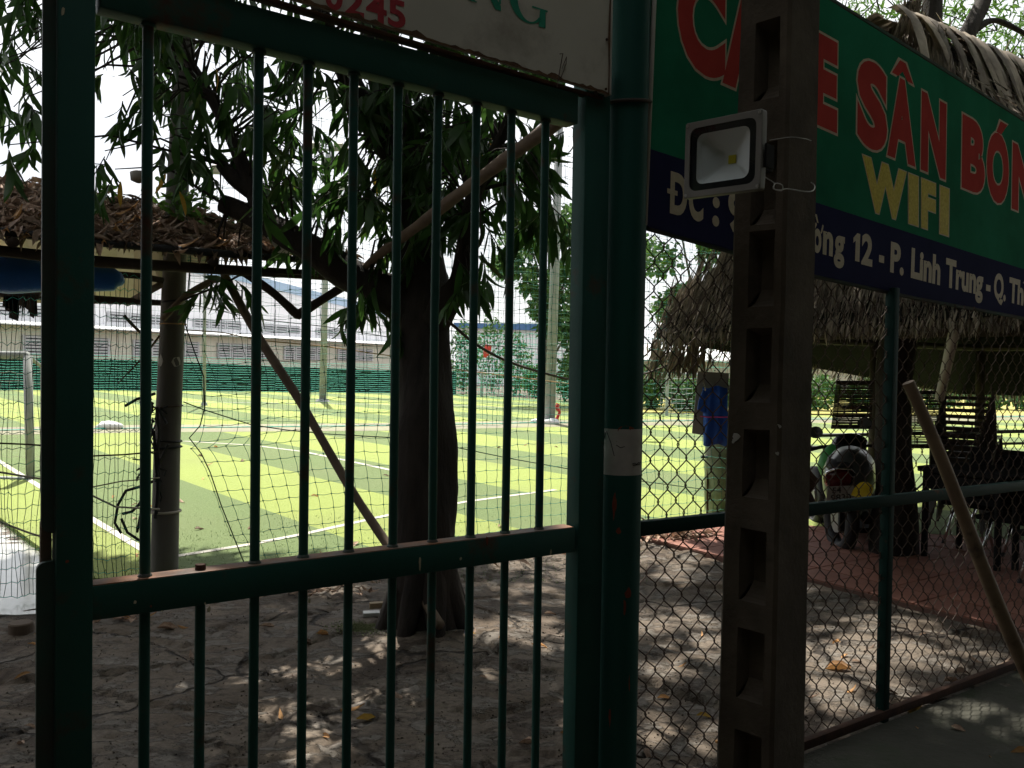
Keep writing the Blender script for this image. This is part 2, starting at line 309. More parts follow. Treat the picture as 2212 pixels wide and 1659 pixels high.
def turf_material():
    m = bpy.data.materials.new('turf'); m.use_nodes = True; t = m.node_tree; n = t.nodes; l = t.links
    b = n['Principled BSDF']; b.inputs['Roughness'].default_value = .9; b.inputs['Specular IOR Level'].default_value = .15
    tc = n.new('ShaderNodeTexCoord'); dp = n.new('ShaderNodeVectorMath'); dp.operation = 'DOT_PRODUCT'
    wn = n.new('ShaderNodeTexNoise'); wn.inputs['Scale'].default_value = .5; wn.inputs['Detail'].default_value = 2
    a = math.radians(51.7); dp.inputs[1].default_value = (math.sin(a), math.cos(a), 0)
    l.new(tc.outputs['Object'], dp.inputs[0]); l.new(tc.outputs['Object'], wn.inputs['Vector'])
    s1 = n.new('ShaderNodeMath'); s1.operation = 'SUBTRACT'; s1.inputs[1].default_value = 3.28; l.new(dp.outputs['Value'], s1.inputs[0])
    s2 = n.new('ShaderNodeMath'); s2.operation = 'DIVIDE'; s2.inputs[1].default_value = 1.42 * 2; l.new(s1.outputs[0], s2.inputs[0])
    s3 = n.new('ShaderNodeMath'); s3.operation = 'FRACT'; l.new(s2.outputs[0], s3.inputs[0])
    s4 = n.new('ShaderNodeMath'); s4.operation = 'LESS_THAN'; s4.inputs[1].default_value = .5; l.new(s3.outputs[0], s4.inputs[0])
    nz = n.new('ShaderNodeTexNoise'); nz.inputs['Scale'].default_value = 38; nz.inputs['Detail'].default_value = 9; nz.inputs['Roughness'].default_value = .85; l.new(tc.outputs['Object'], nz.inputs['Vector'])
    def ramp(c1, c2):
        r = n.new('ShaderNodeValToRGB'); r.color_ramp.elements[0].position = .3; r.color_ramp.elements[1].position = .7
        r.color_ramp.elements[0].color = c1; r.color_ramp.elements[1].color = c2; l.new(nz.outputs['Fac'], r.inputs['Fac']); return r
    dk = ramp((.110, .160, .060, 1), (.200, .260, .115, 1)); lt = ramp((.235, .300, .070, 1), (.350, .410, .135, 1))
    x = n.new('ShaderNodeMix'); x.data_type = 'RGBA'; l.new(s4.outputs[0], x.inputs[0]); l.new(dk.outputs[0], x.inputs[6]); l.new(lt.outputs[0], x.inputs[7])
    # worn, dusty drift of infill
    r2 = n.new('ShaderNodeValToRGB'); r2.color_ramp.elements[0].position = .45; r2.color_ramp.elements[1].position = .8
    r2.color_ramp.elements[0].color = (0, 0, 0, 1); r2.color_ramp.elements[1].color = (.45, .45, .45, 1); l.new(wn.outputs['Fac'], r2.inputs['Fac'])
    y = n.new('ShaderNodeMix'); y.data_type = 'RGBA'; l.new(r2.outputs[0], y.inputs[0]); l.new(x.outputs[2], y.inputs[6]); y.inputs[7].default_value = (.20, .215, .11, 1)
    l.new(y.outputs[2], b.inputs['Base Color'])
    nb = n.new('ShaderNodeTexNoise'); nb.inputs['Scale'].default_value = 140; nb.inputs['Detail'].default_value = 4; l.new(tc.outputs['Object'], nb.inputs['Vector'])
    bp = n.new('ShaderNodeBump'); bp.inputs['Distance'].default_value = .02; bp.inputs['Strength'].default_value = .9; l.new(nb.outputs['Fac'], bp.inputs['Height']); l.new(bp.outputs[0], b.inputs['Normal'])
    return m
MT['turf'] = turf_material()
def ground_material():
    m = bpy.data.materials.new('yard_ground'); m.use_nodes = True; t = m.node_tree; n = t.nodes; l = t.links; b = n['Principled BSDF']; b.inputs['Roughness'].default_value = .93; b.inputs['Specular IOR Level'].default_value = .25
    tc = n.new('ShaderNodeTexCoord'); obj = tc.outputs['Object']
    def nz(scale, detail=6, rough=.6, dist=0.0, stretch=None):
        src = obj
        if stretch: mp = n.new('ShaderNodeMapping'); mp.inputs['Scale'].default_value = stretch; l.new(obj, mp.inputs['Vector']); src = mp.outputs[0]
        x = n.new('ShaderNodeTexNoise'); x.inputs['Scale'].default_value = scale; x.inputs['Detail'].default_value = detail; x.inputs['Roughness'].default_value = rough; x.inputs['Distortion'].default_value = dist; l.new(src, x.inputs['Vector']); return x.outputs['Fac']
    def ramp(src, a, b_, c0=(0, 0, 0, 1), c1=(1, 1, 1, 1)):
        r = n.new('ShaderNodeValToRGB'); r.color_ramp.elements[0].position = a; r.color_ramp.elements[1].position = b_; r.color_ramp.elements[0].color = c0; r.color_ramp.elements[1].color = c1; l.new(src, r.inputs['Fac']); return r.outputs['Color']
    def mix(f, a, b_, mode='MIX'):
        x = n.new('ShaderNodeMix'); x.data_type = 'RGBA'; x.blend_type = mode
        for s, v in ((0, f), (6, a), (7, b_)):
            if hasattr(v, 'is_linked') or hasattr(v, 'links'): l.new(v, x.inputs[s])
            else: x.inputs[s].default_value = v
        return x.outputs[2]
    base = ramp(nz(1.1, 9, .65, .6), .36, .66, (.112, .084, .060, 1), (.190, .158, .126, 1))
    skin = ramp(nz(5.5, 10, .68, .4, (1, 1.7, 1)), .50, .56)
    col = mix(skin, base, mix(nz(14, 6), (.125, .108, .090, 1), (.215, .190, .162, 1)))
    dirt = ramp(nz(2.3, 10, .7, 1.0), .52, .60); col = mix(dirt, col, (.075, .056, .042, 1))
    fine = ramp(nz(46, 8, .8), .30, .72, (.52, .52, .52, 1), (1.35, 1.35, 1.35, 1)); col = mix(1.0, col, fine, 'MULTIPLY')
    # cracks
    wv = n.new('ShaderNodeTexNoise'); wv.inputs['Scale'].default_value = 2.4; wv.inputs['Detail'].default_value = 5; l.new(obj, wv.inputs['Vector'])
    ad = n.new('ShaderNodeVectorMath'); ad.operation = 'MULTIPLY_ADD'; ad.inputs[1].default_value = (.55, .55, 0); l.new(wv.outputs['Color'], ad.inputs[0]); l.new(obj, ad.inputs[2])
    vo = n.new('ShaderNodeTexVoronoi'); vo.feature = 'DISTANCE_TO_EDGE'; vo.inputs['Scale'].default_value = 1.05; l.new(ad.outputs[0], vo.inputs['Vector'])
    ck = ramp(vo.outputs['Distance'], .004, .016, (1, 1, 1, 1), (0, 0, 0, 1)); ckm = mix(1.0, ck, ramp(nz(1.6, 3), .42, .56), 'MULTIPLY')
    col = mix(ckm, col, (.030, .024, .019, 1)); l.new(col, b.inputs['Base Color'])
    h1 = nz(30, 9, .72, .3, (1, 1.5, 1)); bp = n.new('ShaderNodeBump'); bp.inputs['Distance'].default_value = .005; l.new(h1, bp.inputs['Height'])
    bp2 = n.new('ShaderNodeBump'); bp2.inputs['Distance'].default_value = .006; l.new(skin, bp2.inputs['Height']); l.new(bp.outputs[0], bp2.inputs['Normal'])
    bp3 = n.new('ShaderNodeBump'); bp3.inputs['Distance'].default_value = -.02; l.new(ckm, bp3.inputs['Height']); l.new(bp2.outputs[0], bp3.inputs['Normal']); l.new(bp3.outputs[0], b.inputs['Normal'])
    return m
MT['ground'] = ground_material()
MT['turf_blade'] = mat('turf_blade', (.09, .15, .05), (.15, .22, .085), rough=.8, rnd=.3, trans=.2)

# ================================================================== LARGE STRUCTURE
A55 = math.radians(55)
GD = V(math.sin(A55), math.cos(A55), 0); GN = V(math.cos(A55), -math.sin(A55), 0)   # along the gate and fence; facing the street
G0 = P(197, 1249, 1.82)
def GP(x, y, off=0.0): return PL(x, y, G0 + GN * off, GN)
def gs(p): return (Vector(p) - G0).dot(GD)
def gpt(s, z, off=0.0): return V(G0.x, G0.y, 0) + GD * s + GN * off + Z * z

# ---- yard ground: a relief mesh near the gate, flat far sheet beyond
FIELD_Z = .03
def yard_z(x, y):
    z = .008 * noise.noise(V(x * .7, y * .7, 3)) + .003 * noise.noise(V(x * 2.3, y * 2.3, 9)) + .0025 * noise.noise(V(x * 9, y * 9, 1))
    # broken slabs: plates at slightly different heights with open joints
    q = V(x * 1.1 + .35 * noise.noise(V(x * 1.7, y * 1.7, 4)), y * 1.6 + .35 * noise.noise(V(x * 1.7, y * 1.7, 7)), 0)
    d, pts = noise.voronoi(q); e = d[1] - d[0]
    cell = noise.cell(pts[0] * 3.1) if hasattr(noise, 'cell') else 0
    z += .014 * cell
    if e < .026: z -= .022 * (1 - e / .026)
    fl = noise.noise(V(x * 6, y * 10, 2)) + .5 * noise.noise(V(x * 14, y * 20, 6))
    z += (.003 if fl > .12 else 0) + (.002 if fl > .4 else 0)      # flaked cement skin
    # mound around the tree foot, dip by the tiled floor
    dx, dy = x + .42, y - 4.75
    z += .07 * math.exp(-(dx * dx + dy * dy) / .35)
    return z - .012
xs = np.arange(-5.2, 6.4, .026); ys = np.arange(1.2, 7.9, .026)
vv = np.zeros((len(ys), len(xs), 3), np.float32)
for j, y in enumerate(ys):
    for i, x in enumerate(xs):
        vv[j, i] = (x, y, yard_z(float(x), float(y)))
nx, ny = len(xs), len(ys)
ii = (np.arange(ny - 1)[:, None] * nx + np.arange(nx - 1)[None]).ravel()
gf = np.stack([ii, ii + 1, ii + nx + 1, ii + nx], 1)
def yz(p): 
    i = int(np.clip((p[0] - xs[0]) / .026, 0, nx - 1)); j = int(np.clip((p[1] - ys[0]) / .026, 0, ny - 1)); return float(vv[j, i, 2])
g = np_mesh('yard_ground', vv.reshape(-1, 3), gf, MT['ground'], smooth=True); tag(g, kind='structure')
MB().quad((-300, -60, -.07), (300, -60, -.07), (300, 500, -.07), (-300, 500, -.07)).build('ground', MT['ground'])['kind'] = 'structure'

# ---- turf field
UD = V(-math.sin(math.radians(38.3)), math.cos(math.radians(38.3)), 0); VD = V(UD.y, -UD.x, 0)
e0 = G(0, 1118, FIELD_Z); e1 = G(95, 1188, FIELD_Z); ed = (e1 - e0).normalized()
c0 = e1 + ed * 1.02
far_l = e0 - ed * 40
nearR = G(1385, 1152, FIELD_Z); nearM = G(900, 1212, FIELD_Z)
far_r = G(2300, 905, FIELD_Z)
poly = [far_l, e0, e1, c0, G(560, 1262, FIELD_Z), nearM, nearR, G(1640, 1128, FIELD_Z), nearR + V(7, -1.2, 0), V(40, 12, FIELD_Z), V(46, 30, FIELD_Z), G(1400, 893, FIELD_Z), G(1230, 866, FIELD_Z), G(980, 850, FIELD_Z), G(300, 843, FIELD_Z), V(-60, 44, FIELD_Z)]
MB().slab([V(p.x, p.y, FIELD_Z) for p in poly], V(0, 0, -.06)).build('turf_field', MT['turf'])['kind'] = 'structure'
# frayed edge of the turf: upright blades along the near edge
def edge_pts(pl, step):
    out = []
    for a, b in zip(pl[:-1], pl[1:]):
        n = max(1, int((b - a).length / step)); out += [a.lerp(b, k / n) for k in range(n)]
    return out
BL_V = [(-.5, 0, 0), (.5, 0, 0), (.0, 1, .25)]; BL_F = [(0, 1, 2)]
T = []
for p in edge_pts([e0 - ed * 1.5, e0, e1, c0, G(560, 1262, FIELD_Z), nearM, nearR], .006):
    for k in range(2):
        q = p + V(random.gauss(0, .02), random.gauss(0, .025), 0)
        T.append(frame(V(random.gauss(0, .5), random.gauss(-.1, .5), 1), V(random.gauss(0, 1), random.gauss(-1, 1), .1), random.uniform(.02, .05), (q.x, q.y, FIELD_Z - .025), .005))
for k in range(3500):    # short pile over the nearest turf
    q = G(random.uniform(-10, 1400), 1110 + 150 * random.random() ** .8, FIELD_Z)
    if (q - e1).dot(V(ed.y, -ed.x, 0)) * (1 if V(ed.y, -ed.x, 0).dot(VD) > 0 else -1) < 0: continue
    T.append(frame(V(random.gauss(0, .5), random.gauss(-.1, .5), 1), V(random.gauss(0, 1), random.gauss(-1, 1), .1), random.uniform(.012, .026), (q.x, q.y, FIELD_Z), .004))
v, f = inst(BL_V, BL_F, T)
tag(np_mesh('turf_pile', v, f, MT['turf_blade']), 'short green pile along the near edge of the turf', 'grass', kind='stuff')

# ---- white lines on the turf
def line(pts, w, name):
    m = MB(); z = FIELD_Z + .004
    P2 = [V(p.x, p.y, z) for p in pts]
    L = []; R = []
    for i, p in enumerate(P2):
        t = (P2[min(i + 1, len(P2) - 1)] - P2[max(i - 1, 0)]).normalized(); n = V(-t.y, t.x, 0) * w / 2; L.append(p + n); R.append(p - n)
    for i in range(len(P2) - 1): m.quad(R[i], R[i + 1], L[i + 1], L[i])
    o = m.build(name, MT['line']); o['kind'] = 'structure'
line([G(355, 1217), G(325, 1206), G(200, 1130), G(100, 1066), G(-20, 990)], .07, 'touch_line')
line([G(362, 1214), G(545, 1184), G(660, 1161), G(840, 1120), G(1010, 1090), G(1200, 1064)], .07, 'goal_line')
line([G(300, 960), G(400, 957), G(545, 966), G(655, 980), G(750, 1000), G(845, 1021), G(900, 1040)], .07, 'penalty_arc')
line([G(390, 870), G(1000, 878), G(1300, 893)], .10, 'middle_line')

# ---- bare earth strip under the dividing net
m = MB(); a = [G(-300, 944, FIELD_Z + .003), G(300, 934, FIELD_Z + .003), G(840, 930, FIELD_Z + .003), G(1187, 922, FIELD_Z + .003), G(1700, 915, FIELD_Z + .003), G(2300, 906, FIELD_Z + .003)]
b = [G(-300, 928, FIELD_Z + .003), G(300, 918, FIELD_Z + .003), G(840, 914, FIELD_Z + .003), G(1187, 908, FIELD_Z + .003), G(1700, 903, FIELD_Z + .003), G(2300, 895, FIELD_Z + .003)]
for i in range(5): m.quad(a[i], a[i + 1], b[i + 1], b[i])
m.build('worn_strip', mat('worn_earth', (.17, .145, .10), (.20, .21, .10), scale=1.2, detail=8))['kind'] = 'structure'
MB().slab([G(1380, 892), G(1230, 866), G(1230, 855), G(2900, 866), G(2900, 905)], V(0, 0, .026)).build('dry_grass_verge', MT['drygrass'])['kind'] = 'structure'

# ---- flooded strip beside the turf at the left
m = MB(); wz = -.004
pl = [G(-260, 1322, wz), G(-60, 1326, wz), G(40, 1328, wz), G(130, 1322, wz), G(190, 1318, wz), G(215, 1290, wz), c0 + V(.05, .05, 0), e1 + V(.05, .05, 0), e0 + V(.05, .05, 0), e0 - ed * 4]
m.slab([V(p.x, p.y, wz) for p in pl], V(0, 0, -.02)).build('water', MT['water'])['kind'] = 'structure'
# the bed under it, pale smooth cement
MB().slab([V(p.x, p.y, -.030) for p in pl], V(0, 0, -.02)).build('cement_gutter', mat('pale_cement', (.5, .49, .46), (.56, .55, .52), rough=.5))['kind'] = 'structure'

# ---- pavement outside the fence
fl = gpt(1.35, 0, .02); fr = gpt(5.2, 0, .02)
MB().slab([gpt(1.6, .010, .0), gpt(4.6, .010, 0), gpt(4.6, .010, 3.0), gpt(1.6, .010, 3.0)], V(0, 0, -.08)).build('pavement', MT['walk'])['kind'] = 'structure'

# ---- tiled floor of the hut
t0 = G(1385, 1165); t1 = G(2212, 1373); HA = (t1 - t0).normalized(); HB = V(-HA.y, HA.x, 0)     # HA along the front edge towards us, HB away under the hut
fb = MB().slab([t0 - HA * 1.2 + Z * .016, t0 + HA * 4.2 + Z * .016, t0 + HA * 4.2 + HB * 7 + Z * .016, t0 - HA * 1.2 + HB * 7 + Z * .016], V(0, 0, -.06)).build('tiled_floor', MT['grout']); fb['kind'] = 'structure'
OFF['tiled_floor'] = V(0, 0, 0)
tm = MB().bbox((0, 0, 0), (.146, 0, 0), (0, .146, 0), (0, 0, .010), .003).build('tile', MT['tile']); tmesh = tm.data; bpy.data.objects.remove(tm)
T = []; cand = []
for i in range(-4, 14):
    for j in range(0, 23):
        c = t0 + HA * (i * .3 + .15) + HB * (j * .3 + .15); x, y, w = px(c)
        if c.y > 1 and -100 < x < 2330: cand.append((c.length, c, random.uniform(-.002, .003)))
cand.sort(key=lambda q: q[0])
for L, c, dz in cand: T.append([[HA.x, HB.x, 0, c.x], [HA.y, HB.y, 0, c.y], [0, 0, 1, 0.0105 + .006 + dz]])
place_all('tile', [tmesh], T[:300], fb)
if len(T) > 300:
    v, f = inst([tuple(q.co) for q in tmesh.vertices], [list(p.vertices) + ([p.vertices[-1]] if len(p.vertices) == 3 else []) for p in tmesh.polygons if len(p.vertices) in (3, 4)], T[300:])
    tag(np_mesh('floor_tiling', v, f, MT['tile'], fb), kind='stuff')

# ================================================================== GATE
gate = thing('gate_leaf', 'dark green steel gate leaf with round vertical bars and one bar missing', 'gate', gpt(0, 0))
def gbox(m, s0, s1, z0, z1, o0, o1, r=.004, tilt=0.0):
    c = gpt((s0 + s1) / 2, (z0 + z1) / 2, (o0 + o1) / 2)
    return m.bbox(c, GD * ((s1 - s0) / 2) + Z * tilt * (s1 - s0) / 2, Z * ((z1 - z0) / 2), GN * ((o1 - o0) / 2), r)
sL0, sL1 = gs(GP(117, 1000)), gs(GP(197, 1000))
sR0, sR1 = gs(GP(1240, 900)), gs(GP(1293, 900))
o = gbox(MB(), sL0, sL1, .06, 2.75, -.03, .03).build('lock_stile', MT['gate'], gate); autosmooth(o)
o = gbox(MB(), sR0, sR1, .06, 2.33, -.03, .03).build('hinge_stile', MT['gate'], gate); autosmooth(o)
def zat(x, y): return GP(x, y, .03).z
tl, tr = GP(217, 14, .03), GP(1250, 268, .03)
m = MB(); d = (tr - tl); hz = .088
c = (tl + tr) / 2 + Z * hz / 2 - GN * .03
o = m.bbox(c, d / 2, Z * (hz / 2), GN * .028, .004).build('top_rail', MT['gate'], gate); autosmooth(o)
ml, mr_ = GP(194, 1262, .03), GP(1244, 1144, .03); bl_, br_ = GP(194, 1337, .03), GP(1232, 1199, .03)
hz = ((ml.z - bl_.z) + (mr_.z - br_.z)) / 2; zmid = (ml.z + mr_.z) / 2 - hz / 2
d = mr_ - ml; d.z = 0
o = m2 = MB().bbox((ml + mr_) / 2 - Z * ((ml.z + mr_.z) / 2 - zmid) - GN * .03, d / 2, Z * (hz / 2), GN * .028, .004).build('middle_rail', MT['gate'], gate); autosmooth(o)
ztop = zmid + hz / 2
# weathered upper face of the middle rail: flaked paint sheet, 1 mm thick
MB().bbox((ml + mr_) / 2 - Z * ((ml.z + mr_.z) / 2 - ztop - .0008) - GN * .03, d / 2 * .995, Z * .0012, GN * .0255, .0005).build('flaked_paint', MT['gate_top'], gate)
o = gbox(MB(), sL1, sR0, .08, .16, -.028, .028).build('bottom_rail', MT['gate'], gate); autosmooth(o)
BX = [313, 433, 550, 655, 753, 848, 934, 1016, 1091, 1164]
def top_z(s): 
    k = (s - gs(tl)) / (gs(tr) - gs(tl)); return tl.z + (tr.z - tl.z) * k
for i, x in enumerate(BX):
    yy = 1255 - (x - 200) * .108
    s = gs(GP(x, yy))
    lo = gpt(s, .15); mi = gpt(s, zmid); r = .0115
    if i == 1:
        MB().tube([gpt(s, ztop - .01), gpt(s, ztop + .014)], [r * 1.05, r * 1.0], 12).build('bar_stub', MT['rust'], gate, smooth=False)
    else:
        o = MB().tube([gpt(s, ztop - .01), gpt(s + random.uniform(-.002, .002), (ztop + top_z(s)) / 2, random.uniform(-.002, .002)), gpt(s, top_z(s) + .02)], r, 14).build('bar', MT['gate'], gate); autosmooth(o)
        for zz in (ztop + .001, top_z(s) - .004): MB().tube([gpt(s, zz - .004), gpt(s, zz + .002), gpt(s, zz + .008)], [r * 1.5, r * 1.32, r * 1.02], 12).build('weld', MT['rust_green'], o, smooth=True)
    o = MB().tube([lo, gpt(s, zmid - hz / 2 + .01)], r, 14).build('lower_bar', MT['gate'], gate); autosmooth(o)
# closing plate on the lock stile: two pieces with a gap for the bolt
q0 = gs(GP(88, 900)); q1 = sL0 - .001
zb = GP(100, 1150, 0).z; zt = GP(100, 1212, 0).z
def rounded_plate(s0, s1, z0, z1, r, corner):
    pts = []
    def arc(cx, cz, a0):
        for k in range(5): a = math.radians(a0 + 22.5 * k); pts.append((cx + r * math.cos(a), cz + r * math.sin(a)))
    pts.append((s1, z1)); 
    if corner == 'top': arc(s0 + r, z1 - r, 90)
    else: pts.append((s0, z1))
    if corner == 'bottom': arc(s0 + r, z0 + r, 180)
    else: pts.append((s0, z0))
    pts.append((s1, z0)); return [gpt(a, b, .012) for a, b in pts]
MB().slab(rounded_plate(q0, q1, zb, 2.75, .02, 'bottom'), GN * -.014).build('closing_plate', MT['rust_green'], gate, fixn=True)
MB().slab(rounded_plate(q0 - .008, q1, .06, zt, .016, 'top'), GN * -.014).build('closing_plate', MT['rust_green'], gate, fixn=True)
MB().bbox(gpt(q1 - .012, (zb + zt) / 2, -.02), GD * .01, Z * .05, GN * .012, .003).build('bolt', MT['wood'], gate)
# paint chips
def chip(x, y, w, h, matn, parent=gate, off=.0302):
    c = GP(x, y, off); pts = []
    for k in range(9):
        a = k / 9 * 6.283; rr = random.uniform(.6, 1.2); pts.append(c + GD * math.cos(a) * w * rr + Z * math.sin(a) * h * rr)
    MB().slab(pts, GN * .0006).build('paint_chip', MT[matn], parent, fixn=True)
for (x, y, w, h) in [(907, 1218, .004, .017), (292, 1301, .003, .004), (668, 1298, .004, .008), (1300 * .333 + 10, 1303, .002, .003), (452, 1316, .005, .008), (995, 1207, .004, .004), (1190, 1193, .003, .009), (350, 1350 - 30, .002, .002), (136, 24, .004, .009)]:
    chip(x, y, w, h, 'chip')
for (x, y, w, h) in [(1052, 1168, .004, .013), (326, 1310, .003, .003), (145, 1213, .004, .003)]: chip(x, y, w, h, 'orange')

# ---- round gate post
sP = gs(GP(1340, 1000)); pr = .066
post = thing('gate_post', 'round dark green steel gate post with rust streaks and a paper sticker', 'post', gpt(sP, 0, -.0))
o = MB().tube([gpt(sP, -.05), gpt(sP, 1.0), gpt(sP, 2.0), gpt(sP, 3.1)], pr, 32).build('pipe', MT['post'], post); autosmooth(o)
def curved(z0, z1, a0, a1, r, name, mt, n=10):
    m = MB(); vs = []; c = gpt(sP, 0); base = math.atan2(-c.y, -c.x)
    for k in range(n + 1):
        a = base + a0 + (a1 - a0) * k / n
        for z in (z0, z1): vs.append(c + V(math.cos(a), math.sin(a), 0) * r + Z * z)
    m.add(vs, [(2 * k, 2 * k + 2, 2 * k + 3, 2 * k + 1) for k in range(n)])
    return m.build(name, mt, post, smooth=True)
zs1, zs0 = P(1340, 927, gpt(sP, 0).y - .06).z, P(1340, 1027, gpt(sP, 0).y - .06).z
st = curved(zs0, zs1, -1.30, 1.25, pr + .0008, 'sticker', MT['sticker'])
ink = MB(); c = gpt(sP, 0); base = math.atan2(-c.y, -c.x)
def onpost(a, z, r=pr + .0014): return c + V(math.cos(base + a), math.sin(base + a), 0) * r + Z * z
hs = zs1 - zs0
for pts in ([(-.95, .80), (-.88, .93), (-.80, .78), (-.74, .92)], [(-.70, .95), (-.45, .70), (-.28, .42)], [(.55, .25), (.7, .27), (.82, .24), (.95, .28), (1.05, .25), (1.16, .28)], [(.60, .22), (.9, .235), (1.1, .22)], [(-.2, .66), (.0, .60), (.18, .63)]):
    ink.tube([onpost(a, zs0 + hs * t) for a, t in pts], .0011, 5)
ink.build('scribble', MT['ink'], st)
for (x, y, w, h) in [(1340, 1148, .010, .014), (1352, 1090, .006, .05), (1318, 1280, .012, .020), (1325, 1310, .006, .03), (1348, 1000 + 90, .004, .02), (1330, 925, .03, .010), (1352, 1550, .004, .03), (1313, 1480, .003, .03)]:
    a0 = ((1340 - x) / 46.0); a0 = -math.asin(max(-.95, min(.95, -a0)))
    zc = P(x, y, gpt(sP, 0).y - .06).z; m = MB(); pts = []
    for k in range(8):
        w2 = k / 8 * 6.283; rr = random.uniform(.5, 1.2); pts.append(onpost(-a0 * -1 + w / pr * math.cos(w2) * rr, zc + h * math.sin(w2) * rr, pr + .0007))
    m.add(pts, [tuple(range(8))]); m.build('rust_patch', MT['orange'], post)
# wire tying board, post and banner together
zw = P(1340, 212, gpt(sP, 0).y - .06).z
w = []
for k in range(15):
    a = -1.75 + 3.4 * k / 14; w.append(onpost(a, zw - .012 * math.sin(k / 14 * 3.14) + .006 * k / 14, pr + .006))
w = [gpt(sP - .17, zw - .006, .05)] + w
tag(MB().tube(w, .0055, 8).build('tie_wire', MT['cable'], smooth=True), 'dark cable looped round the green gate post below the white board', 'cable')

# ================================================================== SIGNS
def text_mesh(body, offset=0.0, spacing=1.0):
    c = bpy.data.curves.new('t', 'FONT'); c.body = body; c.offset = offset; c.resolution_u = 5; c.space_character = spacing
    c.fill_mode = 'FRONT'
    o = bpy.data.objects.new('t', c); COL.objects.link(o); bpy.context.view_layer.update()
    dg = bpy.context.evaluated_depsgraph_get(); ev = o.evaluated_get(dg); me = ev.to_mesh()
    vs = [tuple(v.co) for v in me.vertices]; fs = [tuple(p.vertices) for p in me.polygons]
    ev.to_mesh_clear(); bpy.data.objects.remove(o); bpy.data.curves.remove(c); return vs, fs
CAPH = None
def glyph_parts(ch):   # base letter plus hand drawn marks in units of cap height / base width
    A_ = {'Â': ('A', [[(.12, 1.10), (.40, 1.34), (.60, 1.34), (.88, 1.10), (.66, 1.10), (.50, 1.20), (.34, 1.10)]]),
          'Ó': ('O', [[(.40, 1.10), (.62, 1.10), (.90, 1.32), (.58, 1.32)]]),
          'ư': ('u', [[(.98, .62), (1.02, .78), (1.16, .92), (1.24, .86), (1.14, .72), (1.06, .62)]]),
          'ờ': ('o', [[(.86, .62), (.96, .76), (1.08, .92), (1.22, .88), (1.12, .70), (1.0, .60)], [(.10, 1.18), (.34, 1.18), (.58, .92), (.40, .92)]]),
          'Đ': ('D', [[(-.18, .45), (.42, .45), (.42, .58), (-.18, .58)]])}
    return A_.get(ch, (ch, []))
def cap_height():
    global CAPH
    if CAPH is None: CAPH = max(v[1] for v in text_mesh('H')[0])
    return CAPH
def warp_text(name, body, quad, mt, parent, off_vec, bold=.02, outline=None, mt2=None, base_text=None, xr=None):
    """quad: world points bottom-left, bottom-right, top-right, top-left that the caps of the text fill"""
    ch = cap_height(); a, b, c, d = [Vector(q) for q in quad]; body, marks = glyph_parts(body)
    ref = text_mesh(base_text or body, bold)[0]; x0 = min(v[0] for v in ref); x1 = max(v[0] for v in ref)
    def mp_(u, w, lift): return (a * (1 - u) + b * u) * (1 - w) + (d * (1 - u) + c * u) * w + off_vec * lift
    def put(off, mt_, nm, lift):
        vs, fs = text_mesh(body, off); W = [mp_((x - x0) / (x1 - x0), y / ch, lift) for x, y, _ in vs]
        m = MB(); m.add(W, fs); o_ = m.build(nm, mt_, parent); gro = (off - bold) * 1.3
        for k_, pg in enumerate(marks):
            cu = sum(q[0] for q in pg) / len(pg); cw = sum(q[1] for q in pg) / len(pg)
            m = MB(); m.add([mp_(q[0] + (gro * 2 if q[0] > cu else -gro * 2), q[1] + (gro if q[1] > cw else -gro), lift * (1.03 + .03 * k_)) for q in pg], [tuple(range(len(pg)))]); m.build(nm, mt_, parent)
        return o_
    if outline: put(bold + outline, mt2, 'letter_outline', .6)
    return put(bold, mt, name, 1.0)

# ---- white board above the gate
BO = .055
def BP(x, y): return GP(x, y, BO)
rb, rt = BP(1315, 204), BP(1328, -400); lb = BP(640, 0) 
dz = (rb.z - lb.z) / (gs(rb) - gs(lb))
sl = gs(lb) - .75; sr = gs(rb)
zb = lambda s: rb.z + dz * (s - sr)
HBD = .95
board = thing('gate_board', 'white painted sheet metal board with red digits above the gate, lower edge rusty', 'sign', gpt(sr, 0, BO))
pts = [gpt(sl, zb(sl), BO), gpt(sr, zb(sr), BO), gpt(sr, zb(sr) + HBD, BO), gpt(sl, zb(sl) + HBD, BO)]
o = MB().slab(pts, GN * -.012).build('panel', MT['board_white'], board, fixn=True)
m = MB(); k = 120
for i in range(k):      # ragged rusted lower border
    s0 = sl + (sr - sl) * i / k; s1 = sl + (sr - sl) * (i + 1) / k
    h0 = .003 + .020 * abs(noise.noise(V(i * .9, 3, 0))); h1 = .003 + .020 * abs(noise.noise(V((i + 1) * .9, 3, 0)))
    m.quad(gpt(s0, zb(s0) - .002, BO + .0015), gpt(s1, zb(s1) - .002, BO + .0015), gpt(s1, zb(s1) + h1, BO + .0015), gpt(s0, zb(s0) + h0, BO + .0015))
m.build('rusted_edge', MT['board_rust'], board)
m = MB()
for i in range(24):
    z0 = zb(sr) + HBD * i / 24; z1 = zb(sr) + HBD * (i + 1) / 24; w0 = .004 + .006 * abs(noise.noise(V(i * .9, 8, 0))); w1 = .004 + .006 * abs(noise.noise(V((i + 1) * .9, 8, 0)))
    m.quad(gpt(sr - w0, z0, BO + .0018), gpt(sr + .001, z0, BO + .0018), gpt(sr + .001, z1, BO + .0018), gpt(sr - w1, z1, BO + .0018))
m.build('rusted_edge', MT['board_rust'], board)
MB().bbox(gpt((sl + sr) / 2, zb((sl + sr) / 2) - .006, BO - .036), (gpt(sr, zb(sr)) - gpt(sl, zb(sl))) / 2, Z * .006, GN * .012, .002).build('angle_iron', MT['rust'], board)
MB().bbox(gpt(sr + .008, zb(sr) + HBD / 2, BO - .02), GD * .004, Z * HBD / 2, GN * .018, .002).build('side_channel', MT['sign_trim'], board)
